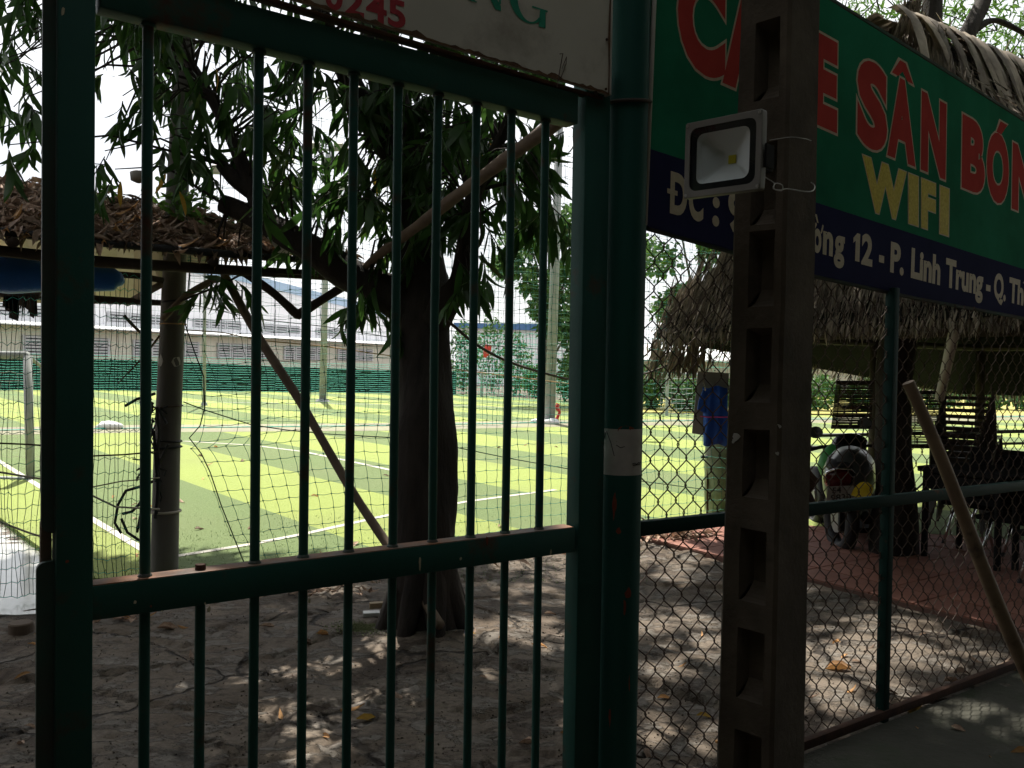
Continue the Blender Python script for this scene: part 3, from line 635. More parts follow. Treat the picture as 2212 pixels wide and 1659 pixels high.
for zz in (.012, .155, .34): MB().tube([gpt(sr - .014, zb(sr) + zz, BO + .002), gpt(sr - .014, zb(sr) + zz, BO + .005)], .004, 8).build('screw', MT['rust'], board)
def SB(x, y): return BP(x * .67773, y * .67773)
vpx, vpy = 5377.0, 1219.0
def q_text(xl, xr, bl, capl):     # baseline and cap lines run to the vanishing point
    f = lambda x, x0, y0: y0 + (vpy - y0) / (vpx - x0) * (x - x0)
    return [SB(xl, f(xl, xl, bl)), SB(xr, f(xr, xl, bl)), SB(xr, f(xr, xl, capl)), SB(xl, f(xl, xl, capl))]
for ch, xl, xr, bl, cl in (('0', 1034, 1092, 20, -62), ('2', 1098, 1160, 40, -44), ('4', 1166, 1232, 58, -28), ('5', 1236, 1292, 76, -6)):
    warp_text('digit', ch, q_text(xl, xr, bl, cl), MT['txt_red'], board, GN * .0012, bold=.028)
# serif capitals N and G in green, drawn as outlines
def serif(paths, q, mt):
    a, b, c, d = q
    for pth in paths:
        m = MB(); W = [((a * (1 - u) + b * u) * (1 - w) + (d * (1 - u) + c * u) * w) + GN * .0012 for u, w in pth]
        m.slab(W, GN * .0004); m.build('letter', mt, board, fixn=True)
def strip(m, L, R, q, mt):
    pass
qN = q_text(1490, 1600, 0, -130); qG = q_text(1624, 1738, 52, -90)
serif([[(.0, .0), (.26, .0), (.26, .03), (.16, .05), (.16, .97), (.10, 1), (.0, 1), (.10, .95), (.10, .05), (.0, .03)],
       [(.08, 1), (.25, 1), (.96, .10), (.96, -.02), (.80, -.02)], [(.90, .15), (.96, .15), (.96, .95), (1.0, .97), (1.0, 1), (.74, 1), (.74, .97), (.90, .95)]], qN, MT['txt_green'])
def ringG(q):
    m = MB(); a, b, c, d = q
    def pt(u, w): return ((a * (1 - u) + b * u) * (1 - w) + (d * (1 - u) + c * u) * w) + GN * .0014
    n = 40; O = []; I = []
    for k in range(n + 1):
        t = math.radians(48 + (318 - 48) * k / n)
        O.append((.50 + .52 * math.cos(t), .5 + .53 * math.sin(t))); I.append((.55 + .34 * math.cos(t), .5 + .48 * math.sin(t)))
    for k in range(n): m.quad(pt(*O[k]), pt(*O[k + 1]), pt(*I[k + 1]), pt(*I[k]))
    m.build('letter', MT['txt_green'], board)
    m = MB()
    for pg in ([(.80, -.03), (1.0, -.03), (1.0, .36), (.84, .36)], [(.62, .36), (1.06, .36), (1.06, .40), (.62, .40)], [(.84, .80), (.9, .68), (.93, 1.02), (.88, 1.0)]):
        W = [pt(*g) for g in pg]; MB().add(W, [(0, 1, 2, 3)]).build('letter', MT['txt_green'], board)
ringG(qG)
tag(MB().tube([BP(1200, 190) + GN * .006, BP(1206, 150) + GN * .008, BP(1210, 118) + GN * .012, BP(1206, 118) + GN * .006], .0015, 5).tube([BP(1208, 172) + GN * .006, BP(1218, 140) + GN * .01, BP(1221, 124) + GN * .006, BP(1210, 150) + GN * .008], .0012, 5).build('bent_wire', MT['wire']), 'thin bent rusty wire sticking up at the lower edge of the white board', 'wire')

# ---- cafe banner beside the gate
A52 = math.radians(52); BD = V(math.sin(A52), math.cos(A52), 0); BN = V(math.cos(A52), -math.sin(A52), 0)
b0 = GP(1400, 600, .04)
def QP(x, y, off=0.0): return PL(x, y, b0 + BN * off, BN)
def QS(x, y, off=0.0): return QP(x * .67773, y * .67773, off)
banner = thing('cafe_banner', 'large green and navy printed banner with red lettering stretched above the chain-link fence', 'sign', V(b0.x, b0.y, 0))
topL = QP(1408, -260); topR = QP(2500, 414); botL = QP(1398, 489); botR = QP(2500, 746)
midx = [QP(1398, 489), QP(1585, 541), QP(1755, 592), QP(1985, 642), QP(2212, 684), QP(2500, 736)]
bl = [QS(2062, 471), QS(2592, 642), QS(3101, 807), QS(3264, 858), QS(3689, 985)]
gx = [1398, 1500, 1585, 1680, 1755, 1850, 1985, 2100, 2212, 2350, 2500]
def interp(t, xs_, ys_): return float(np.interp(t, xs_, ys_))
def ybot(x): return interp(x, [1398, 1585, 1755, 1985, 2212, 2500], [489, 541, 592, 642, 684, 736])
def yblu(x): return .67773 * interp(x * 1.47553, [2062, 2592, 3101, 3264, 3689], [471, 642, 807, 858, 985])
def ytop(x): return 0 + (x - 1791) * .626
def sheet(y0f, y1f, name, mt, nv=4):
    m = MB(); vs = []
    for x in gx:
        for k in range(nv + 1):
            y = y0f(x) + (y1f(x) - y0f(x)) * k / nv; vs.append(QP(x, y) + BN * 0)
    n = nv + 1; m.add(vs, [(i * n + k, (i + 1) * n + k, (i + 1) * n + k + 1, i * n + k + 1) for i in range(len(gx) - 1) for k in range(nv)])
    return m.build(name, mt, banner)
sheet(ytop, yblu, 'green_field', MT['sign_green'], 6); sheet(yblu, ybot, 'navy_band', MT['sign_blue'], 3)
EPS = BN * .0014
# frame tubes
MB().tube([QP(1393, 486, .008), QP(1413, 0, .008), QP(1424, -260, .008)], .0075, 8).build('side_tube', MT['sign_trim'], banner, smooth=True)
fr_ = MB(); fr_.tube([QP(x, ytop(x) - 2, -.014) for x in gx], .011, 6); fr_.tube([QP(x, ybot(x) + 3, -.016) for x in gx], .010, 6)
fr_.build('frame_tube', MT['rust_green'], banner)
for xx in (1560, 1850, 2120, 2380): MB().tube([QP(xx, ytop(xx), -.016), QP(xx - (ybot(xx) - ytop(xx)) * .0155, ybot(xx), -.016)], .010, 6).build('frame_upright', MT['rust_green'], banner)
capx = [2160, 2301, 2669, 3016, 3067, 3420]; capy = [-121, -43, 160, 352, 381, 576]
basx = [2160, 2301, 2665, 3012, 3064, 3420]; basy = [172, 239, 404, 556, 580, 733]
def row(xl, xr, bx, by, cx_, cy_, lift=.0):
    return [QS(xl, interp(xl, bx, by)), QS(xr, interp(xr, bx, by)), QS(xr + 3, interp(xr, cx_, cy_)), QS(xl + 3, interp(xl, cx_, cy_))]
for w, xl, xr, ex in (('C', 2158, 2310, 0), ('A', 2302, 2452, 0), ('F', 2470, 2570, 0), ('E', 2588, 2667, 0), ('S', 2730, 2826, 0), ('Â', 2827, 2917, 0), ('N', 2934, 3013, 0), ('B', 3064, 3137, 0), ('Ó', 3143, 3213, 0), ('N', 3224, 3296, 0), ('G', 3304, 3384, 0)):
    warp_text('letter', w, row(xl, xr, basx, basy, capx, capy), MT['sign_red'], banner, EPS, bold=.058, outline=.022, mt2=MT['sign_cream'])
wq = [QS(2752, 652), QS(3025, 743), QS(3027, 615), QS(2749, 506)]
for w, u0, u1 in (('W', 0, .47), ('I', .495, .61), ('F', .645, .82), ('I', .875, .99)):
    qa = [wq[0].lerp(wq[1], u0), wq[0].lerp(wq[1], u1), wq[3].lerp(wq[2], u1), wq[3].lerp(wq[2], u0)]
    warp_text('letter', w, qa, MT['sign_yellow'], banner, EPS, bold=.058, outline=.016, mt2=MT['sign_cream'])
cx3 = [2120, 2339, 2717, 3010, 3214, 3420]; cy3 = [548, 616, 740, 826, 887, 949]
bx3 = [2120, 2335, 2776, 2902, 3012, 3231, 3420]; by3 = [668, 729, 845, 880, 909, 963, 1010]
for w, xl, xr in (('Đ', 2134, 2188), ('C', 2193, 2240), (':', 2269, 2291), ('9', 2318, 2366), ('Đ', 2488, 2540), ('ư', 2546, 2590), ('ờ', 2590, 2616), ('n', 2621, 2653), ('g', 2657, 2690), ('2', 2744, 2779), ('-', 2800, 2816), ('P.', 2836, 2879), ('Linh', 2902, 2995), ('Trung', 3012, 3131), ('-', 3141, 3155), ('Q.', 3166, 3204), ('Thu', 3214, 3280)):
    warp_text('letter', w, row(xl, xr, bx3, by3, cx3, cy3), MT['sign_cream'], banner, EPS, bold=.042)

q1_ = row(2717, 2738, bx3, by3, cx3, cy3); pg = [(.35, 0), (1, 0), (1, 1), (.55, 1), (0, .80), (0, .62), (.35, .72)]
MB().add([(q1_[0] * (1 - u) + q1_[1] * u) * (1 - w) + (q1_[3] * (1 - u) + q1_[2] * u) * w + EPS for u, w in pg], [tuple(range(7))]).build('letter', MT['sign_cream'], banner)
hk = row(3246, 3280, bx3, by3, cx3, cy3); hp = [(.30, .98), (.45, 1.08), (.72, 1.06), (.80, .96), (.62, .88), (.60, .82), (.48, .82), (.48, .90), (.64, .98), (.50, 1.0), (.40, .94)]
MB().add([(hk[0] * (1 - u) + hk[1] * u) * (1 - w) + (hk[3] * (1 - u) + hk[2] * u) * w + EPS for u, w in hp], [tuple(range(len(hp)))]).build('letter', MT['sign_cream'], banner)
# ================================================================== CONCRETE POLE with pockets
YP = 2.52
pb = P(1641, 1659, YP); pt_ = P(1685, 0, YP)
ax = (pt_ - pb).normalized(); pole_base = pb + ax * ((-.1 - pb.z) / ax.z); top = pole_base + ax * 3.6
# pocketed face looks left towards the street, plain face looks right towards the street
ang = math.radians(47); n1 = V(-math.sin(ang), -math.cos(ang), 0); e1_ = V(math.cos(ang), -math.sin(ang), 0)   # along the pocket face to the right
W0, D0 = .170, .165
pole = thing('concrete_pole', 'square precast concrete pole with a ladder of deep rectangular pockets', 'pole', pole_base)
def wid(h): k = h / 3.6; return W0 * (1.10 - .20 * k)
def dep(h): k = h / 3.6; return D0 * (1.12 - .20 * k)
def PP(u, h, w): # u 0..1 across the pocket face, h height, w depth into the pole from that face
    return pole_base + ax * h + e1_ * ((u - .52) * wid(h)) - n1 * (w - dep(h) * .48)
pk = []
for y_t, y_b in ((30, 205), (300, 480), (493, 660), (707, 870), (930, 1080), (1150, 1310), (1370, 1525), (1595, 1760)):
    a = P(1640, y_t, YP - .1).z - pole_base.z; b = P(1640, y_b, YP - .1).z - pole_base.z; pk.append((b, a))
pk = sorted(pk)
m = MB(); U = [0, .13, .28, .86, 1.0]
hs_ = [0]; 
for b, a in pk: hs_ += [b, a]
hs_ += [3.6]
cham = .010
def face_quad(u0, u1, h0, h1, w=0): m.quad(PP(u0, h0, w), PP(u1, h0, w), PP(u1, h1, w), PP(u0, h1, w))
uL, uR = .34, .82
for i in range(len(hs_) - 1):
    h0, h1 = hs_[i], hs_[i + 1]; k = max(1, int((h1 - h0) / .08))
    pocket = (i % 2 == 1)
    for j in range(k):
        a, b = h0 + (h1 - h0) * j / k, h0 + (h1 - h0) * (j + 1) / k
        face_quad(.06, uL, a, b); face_quad(uR, .95, a, b)
        if not pocket: face_quad(uL, uR, a, b)
    if pocket:
        dpt = .055 + .006 * math.sin(i * 1.7); ins = .06; lo_s, hi_s = .05, .018
        A = [(uL, h0), (uR, h0), (uR, h1), (uL, h1)]; B = [(uL + ins, h0 + lo_s), (uR - ins * .4, h0 + lo_s), (uR - ins * .4, h1 - hi_s), (uL + ins, h1 - hi_s)]
        for q in range(4):
            a, b = A[q], A[(q + 1) % 4]; c, d = B[(q + 1) % 4], B[q]
            n_ = 5 if q == 0 else 1       # scooped sill
            if q == 0:
                for t in range(n_):
                    t0_, t1_ = t / n_, (t + 1) / n_; g = lambda t: (t, lo_s * t ** 2.2)
                    m.quad(PP(uL + ins * t0_, h0 + g(t0_)[1], dpt * t0_), PP(uR - ins * .4 * t0_, h0 + g(t0_)[1], dpt * t0_), PP(uR - ins * .4 * t1_, h0 + g(t1_)[1], dpt * t1_), PP(uL + ins * t1_, h0 + g(t1_)[1], dpt * t1_))
            else: m.quad(PP(a[0], a[1], 0), PP(b[0], b[1], 0), PP(c[0], c[1], dpt), PP(d[0], d[1], dpt))
        m.quad(PP(*B[0], dpt), PP(*B[1], dpt), PP(*B[2], dpt), PP(*B[3], dpt))
nH = 40
prof = [(.95, 0), (1.0, .008), (1.0, None), (.0, None), (0, .008), (.06, 0)]
for j in range(nH):
    a, b = 3.6 * j / nH, 3.6 * (j + 1) / nH
    R_ = lambda h: [PP(.95, h, 0), PP(1.0, h, .010), PP(1.0, h, dep(h) * .5), PP(1.0, h, dep(h)), PP(0, h, dep(h)), PP(0, h, .010), PP(.06, h, 0)]
    ra, rb2 = R_(a), R_(b)
    for k in range(6): m.quad(ra[k], ra[k + 1], rb2[k + 1], rb2[k])
o = m.build('shaft', MT['concrete'], pole)
bm = bmesh.new(); bm.from_mesh(o.data); bmesh.ops.remove_doubles(bm, verts=bm.verts, dist=.0008)
for v in bm.verts:
    v.co += Vector(noise.noise_vector(v.co * 9)) * .0022
bmesh.ops.recalc_face_normals(bm, faces=bm.faces); bm.to_mesh(o.data); bm.free()
for (x, y, r) in ((1590, 945, .012), (1683, 920, .005), (1679, 980, .005), (1585, 952, .006)):
    c = P(x, y, YP - .14 if x > 1640 else YP - .08)
    # pale mortar splashes stuck to the concrete
    best = None
    d = ray(x, y)
    hit, loc, nr, idx = o.ray_cast(CAM - OFF[pole.name], d)
    if hit:
        nr = nr.normalized(); lw = loc + OFF[pole.name]; t1_ = nr.orthogonal().normalized(); t2_ = nr.cross(t1_)
        MB().slab([lw + (t1_ * math.cos(k) + t2_ * math.sin(k) * 1.4) * r * random.uniform(.5, 1.2) + nr * .0005 for k in np.linspace(0, 5.6, 9)], nr * .002).build('mortar_splash', MT['whitewash'], pole, fixn=True)
# green paint smear on the pole
hit, loc, nr, idx = o.ray_cast(CAM - OFF[pole.name], ray(1668, 1110))

# ================================================================== FLOODLIGHT on the pole
fc = [P(1467, 428, 2.36), P(1633, 411, 2.20), P(1657, 230, 2.18), P(1490, 268, 2.34)]     # BL BR TR TL
fx = ((fc[1] - fc[0]) + (fc[2] - fc[3])) / 2; fy = ((fc[3] - fc[0]) + (fc[2] - fc[1])) / 2; fo = (fc[0] + fc[1] + fc[2] + fc[3]) / 4
fw, fh = fx.length / 2, fy.length / 2; fx.normalize(); fy = (fy - fx * fy.dot(fx)).normalized(); fz = fx.cross(fy)      # fz faces the street
lamp = thing('floodlight', 'grey square LED floodlight with black bezel fixed to the concrete pole', 'lamp', fo)
def rr(w, h, r, n=5):
    o_ = []
    for cx_, cy_, a0 in ((w - r, h - r, 0), (-w + r, h - r, 90), (-w + r, -h + r, 180), (w - r, -h + r, 270)):
        for k in range(n): a = math.radians(a0 + 90 * k / (n - 1)); o_.append((cx_ + r * math.cos(a), cy_ + r * math.sin(a)))
    return o_
def LP(u, v, w): return fo + fx * u + fy * v + fz * w
def loft(rings, name, mt, cap0=False, cap1=False, smooth=False):
    m = MB(); n = len(rings[0]); vs = [p for r in rings for p in r]
    fs = [(i * n + k, i * n + (k + 1) % n, (i + 1) * n + (k + 1) % n, (i + 1) * n + k) for i in range(len(rings) - 1) for k in range(n)]
    if cap0: fs.append(tuple(range(n - 1, -1, -1)))
    if cap1: fs.append(tuple(range((len(rings) - 1) * n, len(rings) * n)))
    m.add(vs, fs); return m.build(name, mt, lamp, smooth=smooth, fixn=True)
ring = lambda w, h, r, z: [LP(a, b, z) for a, b in rr(w, h, r)]
o = loft([ring(fw * .55, fh * .5, .02, -.075), ring(fw * .92, fh * .9, .02, -.04), ring(fw, fh, .006, -.022), ring(fw, fh, .006, -.002), ring(fw * .985, fh * .985, .006, 0), ring(fw * .86, fh * .83, .022, 0), ring(fw * .86, fh * .83, .022, -.004)], 'housing', MT['lamp_body'], cap0=True); autosmooth(o, .5)
loft([ring(fw * .86, fh * .83, .022, -.0035), ring(fw * .69, fh * .66, .020, -.0035)], 'bezel', MT['lamp_black'])
ref = loft([ring(fw * .69, fh * .66, .020, -.005), ring(fw * .62, fh * .58, .012, -.018), ring(fw * .16, fh * .15, .004, -.045)], 'reflector', MT['reflector'], cap1=True); autosmooth(ref, .5)
MB().bbox(LP(.006, -.004, -.043), fx * .011, fy * .011, fz * .0015, .0004).build('led_chip', MT['led'], lamp)
gm = bpy.data.materials.new('lamp_glass'); gm.use_nodes = True; t = gm.node_tree; b = t.nodes['Principled BSDF']
gl = t.nodes.new('ShaderNodeBsdfGlossy'); gl.inputs['Roughness'].default_value = .03; tp = t.nodes.new('ShaderNodeBsdfTransparent'); tp.inputs['Color'].default_value = (.86, .88, .88, 1)
fn = t.nodes.new('ShaderNodeFresnel'); fn.inputs['IOR'].default_value = 1.5; mxs = t.nodes.new('ShaderNodeMixShader')
mxs.inputs[0].default_value = .07; t.links.new(tp.outputs[0], mxs.inputs[1]); t.links.new(gl.outputs[0], mxs.inputs[2]); t.links.new(mxs.outputs[0], t.nodes['Material Output'].inputs[0])
m = MB(); m.add(ring(fw * .855, fh * .825, .021, -.0015), [tuple(range(20))]); m.build('glass', gm, lamp)
for a, b in ((-1, -1), (1, -1), (1, 1), (-1, 1)):
    MB().tube([LP(a * fw * .93, b * fh * .92, -.001), LP(a * fw * .93, b * fh * .92, .0022)], .0042, 10).build('screw', MT['steel'], lamp)
MB().bbox(LP(fw + .006, -.015, -.03), fx * .003, fy * .03, fz * .02, .001).bbox(LP(fw - .045, -.015, -.09), fx * .012, fy * .02, fz * .035, .003).build('bracket', MT['dark_plastic'], lamp)
for k in range(4): MB().bbox(LP(-.05 + .035 * k, 0, -.07), fx * .003, fy * fh * .6, fz * .014, .001).build('cooling_fin', MT['lamp_body'], lamp)
def wire(pts, r, name, label, mt='steel', n=6, smooth=3):
    q = [Vector(p) for p in pts]
    out = []
    for i in range(len(q) - 1):
        p0, p1, p2, p3 = q[max(i - 1, 0)], q[i], q[i + 1], q[min(i + 2, len(q) - 1)]
        for k in range(smooth):
            t = k / smooth; out.append(.5 * ((2 * p1) + (p2 - p0) * t + (2 * p0 - 5 * p1 + 4 * p2 - p3) * t * t + (-p0 + 3 * p1 - 3 * p2 + p3) * t ** 3))
    out.append(q[-1]); o = MB().tube(out, r, n).build(name, MT[mt], smooth=True)
    if label: tag(o, label[0], label[1])
    return o
yl = 2.30
wire([P(1638, 352, yl), P(1650, 380, yl - .02), P(1672, 395, yl), P(1670, 407, yl - .01), P(1688, 412, yl - .02), P(1690, 400, yl - .02), P(1675, 396, yl - .02), P(1672, 408, yl - .03), P(1686, 411, yl - .02), P(1700, 408, yl), P(1740, 414, yl + .02), P(1756, 412, yl + .04), P(1760, 402, yl + .09), P(1752, 394, yl + .15)], .0016, 'binding_wire', ('twisted pale wire tied round the pole under the floodlight', 'wire'))
wire([P(1662, 303, yl), P(1680, 300, yl), P(1710, 296, yl + .01), P(1740, 300, yl + .03), P(1752, 304, yl + .12)], .0010, 'thin_wire', ('thin loose wire running from the floodlight across the pole', 'wire'))

# ================================================================== CHAIN-LINK FENCE
fence = thing('chain_link_fence', 'rusty chain-link fence in a green tube frame beside the gate', 'fence', gpt(sP + .08, 0))
FO = -.02
sF0 = sP + pr + .004; sF1 = gs(GP(2420, 1000))
# top follows the banner's lower edge, bottom the pavement
def ftop(s):
    p = gpt(s, 1.8, FO); x = px(p)[0]; return GP(min(max(x, 1398), 2500), ybot(min(max(x, 1398), 2500)) - 4, FO).z
def tubebox(m, a, b, w, h):
    a, b = Vector(a), Vector(b); d = (b - a); up = Z if abs(d.normalized().z) < .7 else GD
    sd_ = d.normalized().cross(up).normalized(); u2 = sd_.cross(d.normalized()).normalized()
    return m.bbox((a + b) / 2, d / 2, u2 * (h / 2), sd_ * (w / 2), .003)
rl0, rl1 = GP(1385, 1141, FO), GP(2212, 1048, FO); k = (rl1.z - rl0.z) / (gs(rl1) - gs(rl0)); zr = lambda s: rl0.z + k * (s - gs(rl0))
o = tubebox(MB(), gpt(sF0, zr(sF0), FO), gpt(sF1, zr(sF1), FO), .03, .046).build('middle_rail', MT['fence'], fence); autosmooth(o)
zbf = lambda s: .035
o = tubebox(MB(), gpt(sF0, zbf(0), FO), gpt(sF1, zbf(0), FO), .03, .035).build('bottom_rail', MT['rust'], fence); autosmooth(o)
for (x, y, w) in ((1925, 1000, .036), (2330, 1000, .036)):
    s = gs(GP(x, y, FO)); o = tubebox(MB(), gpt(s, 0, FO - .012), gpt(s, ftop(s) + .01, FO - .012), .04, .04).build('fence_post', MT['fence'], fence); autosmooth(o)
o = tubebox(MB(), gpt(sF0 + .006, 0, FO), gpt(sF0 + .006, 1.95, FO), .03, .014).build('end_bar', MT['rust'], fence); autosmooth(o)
# woven mesh: each wire zigzags and hooks its neighbour
pitch = .082; half = pitch / 2; r = .0024
A = []; B = []
ns = int((sF1 - sF0) / half)
for i in range(ns):
    s0 = sF0 + .012 + i * half; sgn = 1 if i % 2 == 0 else -1
    n = int((ftop(s0) - .05) / half); prev = None
    zz0 = .045
    def node(j):
        wob = .003 * noise.noise(V(i * .4, j * .5, 2)) ; bul = .012 * noise.noise(V(i * .06, j * .09, 7))
        return gpt(s0 + (half * 1.04 if ((j + i) % 2) else -half * .04) * 1.0 + wob, zz0 + j * half * 1.12 + wob, FO - .019 + bul + (.0022 if ((j + i) % 2) else -.0022))
    j = 0
    while True:
        p = node(j)
        if p.z > ftop(s0): break
        if prev is not None:
            # rounded knuckle: straight middle, bent ends
            a, b = prev, p; A += [a, a.lerp(b, .14) + Z * .0035, a.lerp(b, .86) - Z * .0035]; B += [a.lerp(b, .14) + Z * .0035, a.lerp(b, .86) - Z * .0035, b]
        prev = p; j += 1
v, f = segs([tuple(a) for a in A], [tuple(b) for b in B], r, 4)
tag(np_mesh('wire_mesh', v, f, MT['wire'], fence), kind='stuff')

# ---- bamboo pole leaning on the fence
ba = GP(1962, 826, .035); bb = G(2262, 1565)
bb = V(bb.x, bb.y, .012)
pts = []; rs = []; dB = bb - ba; L = dB.length; nseg = 5; brk = [0, .19, .52, .82, 1.0]
for i in range(41):
    t = i / 40; p = ba + dB * t + V(.006 * math.sin(t * 7), 0, .004 * math.sin(t * 9)); rr_ = .024 + .007 * t
    dmin = min(abs(t - q) for q in (.185, .47, .76)); rr_ += .004 * math.exp(-(dmin / .006) ** 2) 
    pts.append(p); rs.append(rr_)
o = MB().tube(pts, rs, 18).build('bamboo_pole', MT['bamboo']); autosmooth(o, 1.0)
tag(o, 'thick brown bamboo pole leaning against the chain-link fence', 'pole')

# ================================================================== LEAF SHAPES
def leaf_shape(n=5, w=.13, fold=.25, droop=.25, wave=0.0, seed=0):
    vs = []; fs = []; rnd = random.Random(seed)
    for i in range(n + 1):
        t = i / n; ww = w * (math.sin(math.pi * min(1, t * .93 + .04)) ** .8) * (1 - .25 * t); z = -droop * t * t
        if i == n: ww = .004
        k = wave * rnd.uniform(-1, 1)
        vs += [(-ww, t, z + fold * ww + k), (0, t, z), (ww, t, z + fold * ww - k)]
    for i in range(n): a = i * 3; fs += [(a, a + 1, a + 4, a + 3), (a + 1, a + 2, a + 5, a + 4)]
    return vs, fs
LEAFS = [leaf_shape(5, .115, .3, .22, .008, 1), leaf_shape(5, .13, .15, .45, .012, 2), leaf_shape(5, .10, .5, -.12, .01, 3)]
LEAF_LO = leaf_shape(2, .13, .3, .25)
DRYS = [leaf_shape(4, .17, .9, .35, .03, 1), leaf_shape(4, .15, -.8, -.3, .04, 2), leaf_shape(4, .2, 1.4, .5, .05, 3)]
def mesh_of(sh, name, mt):
    me = bpy.data.meshes.new(name); me.from_pydata(sh[0], [], sh[1]); me.materials.append(mt); me.polygons.foreach_set('use_smooth', [True] * len(me.polygons)); return me
def rv(): 
    while True:
        v = V(random.uniform(-1, 1), random.uniform(-1, 1), random.uniform(-1, 1))
        if .05 < v.length < 1: return v.normalized()
def cluster(p, out, n=11, L=.2, spread=.07, twig=None):
    """a spray of hanging lance-shaped leaves along a drooping twig"""
    hd = rv(); hd.z = -abs(hd.z) * .5 - .15; hd.normalize(); tl_ = spread * random.uniform(2.2, 4.0); a0 = random.uniform(0, 6.28); sd_ = hd.orthogonal().normalized(); s2 = hd.cross(sd_)
    if twig is not None: twig.append((p.copy(), p + hd * tl_ * .5 + V(0, 0, .01), p + hd * tl_ - V(0, 0, .02)))
    for k in range(n):
        t = (k + .5) / n; a = a0 + k * 2.4; side = sd_ * math.cos(a) + s2 * math.sin(a); q = p + hd * tl_ * t
        d = (side * random.uniform(.35, .8) + hd * (.25 + .5 * t) + V(0, 0, -random.uniform(.5, 1.3)) + rv() * .25).normalized()
        l = L * random.choice((.5, .75, .9, 1.0, 1.0, 1.15, 1.3)); out.append((q, d, rv() + V(0, 0, .5), l))
def leaf_objects(tree, leaves, mt, nparts=300, extra=None):
    """the leaves that show largest become parts, the rest one mass"""
    sc = []
    for i, (q, d, n, l) in enumerate(leaves):
        x, y, w = px(q); inside = w > .3 and 0 < x < 2212 and 0 < y < 1659
        sc.append((-(l / w) if inside else 0, i))
    sc.sort(); top = [i for s, i in sc[:nparts] if s < 0]; ts = set(top)
    Tm = [frame(leaves[i][1], leaves[i][2], leaves[i][3], leaves[i][0]) for i in top]
    place_all('leaf', [mesh_of(s, 'leaf', mt) for s in LEAFS], Tm, tree)
    rest = [leaves[i] for i in range(len(leaves)) if i not in ts]; parts = []
    for k, s in enumerate(LEAFS):
        Tk = [frame(d, n, l, q) for q, d, n, l in rest[k::3]]
        if Tk: parts.append(inst(s[0], s[1], Tk))
    if parts:
        v, f = cat_mesh(parts); o = np_mesh('crown', v, f, mt, tree, smooth=True); o['kind'] = 'stuff'
def limb(m, pts, rs, n=10, seed=0, amp=.1):
    q = []; r2 = []
    for i in range(len(pts) - 1):
        p0, p1, p2, p3 = pts[max(i - 1, 0)], pts[i], pts[i + 1], pts[min(i + 2, len(pts) - 1)]
        NS = 16 if n > 30 else 6
        for k in range(NS):
            t = k / NS; q.append(.5 * ((2 * p1) + (p2 - p0) * t + (2 * p0 - 5 * p1 + 4 * p2 - p3) * t * t + (-p0 + 3 * p1 - 3 * p2 + p3) * t ** 3)); r2.append(rs[i] + (rs[i + 1] - rs[i]) * t)
    q.append(pts[-1]); r2.append(rs[-1]); st = len(m.v); m.tube(q, r2, n)
    for i in range(st, len(m.v)):
        v = Vector(m.v[i]); k = i - st; ring = min(k // n, len(q) - 1); c = q[ring]; d = v - c
        f_ = 1 + amp * noise.noise(V(v.x * 6, v.y * 6, v.z * 2.2) + V(seed, 0, 0)) * 1.6
        if n > 30: f_ += .045 * abs(noise.noise(V(v.x * 26, v.y * 26, v.z * 3.2))) + .03 * noise.noise(V(v.x * 60, v.y * 60, v.z * 9)) + .05 * noise.noise(V(v.x * 3, v.y * 3, v.z * 4))
        m.v[i] = tuple(c + d * f_)
    return q

# ================================================================== MAIN TREE behind the gate
yb = 4.72
tb = P(918, 1350, yb); tb.z = 0
tree = thing('mango_tree', 'large dark tree with rough trunk and long hanging leaves behind the gate', 'tree', V(tb.x, tb.y, 0))
m = MB()
tp = [P(918, 1400, yb), P(917, 1335, yb), P(917, 1240, yb), P(918, 1100, yb), P(918, 900, yb + .08), P(914, 720, yb + .22), P(908, 600, yb + .34), P(895, 430, yb + .42), P(868, 300, yb + .44), P(840, 200, yb + .44), P(815, 60, yb + .44), P(800, -250, yb + .4), P(830, -700, yb + .4), P(860, -1200, yb + .8)]
tw = [.23, .20, .18, .17, .155, .148, .145, .12, .11, .11, .10, .09, .06, .03]
limb(m, tp, tw, 48, 1, .13)
# root flares
for a in (-2.6, -1.9, -1.2, -.4, .5): 
    d = V(math.cos(a), math.sin(a), 0); limb(m, [tb + Z * .45 + d * .08, tb + Z * .2 + d * .16, tb + Z * .04 + d * .24, tb - Z * .05 + d * .32], [.07, .065, .045, .02], 8, a, .2)
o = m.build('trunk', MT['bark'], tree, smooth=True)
brs = []
m = MB(); brs.append(limb(m, [P(905, 690, yb + .25), P(845, 640, yb + .3), P(760, 595, yb + .34), P(660, 530, yb + .3), P(590, 490, yb + .35), P(520, 455, yb + .4), P(478, 438, yb + .4)], [.12, .11, .10, .085, .07, .062, .05], 12, 5))
m.build('limb', MT['bark'], tree, smooth=True)
m = MB(); brs.append(limb(m, [P(585, 490, yb + .35), P(556, 430, yb + .36), P(545, 405, yb + .36), P(500, 300, yb + .4), P(467, 233, yb + .4), P(420, 150, yb + .4), P(353, 67, yb + .5), P(300, -30, yb + .5)], [.07, .058, .05, .036, .031, .027, .022, .016], 10, 6)); m.build('branch', MT['bark'], tree, smooth=True)
m = MB(); brs.append(limb(m, [P(545, 415, yb + .36), P(505, 385, yb + .38), P(478, 355, yb + .4)], [.05, .042, .035], 10, 7)); m.build('broken_stub', MT['bark'], tree, smooth=True)
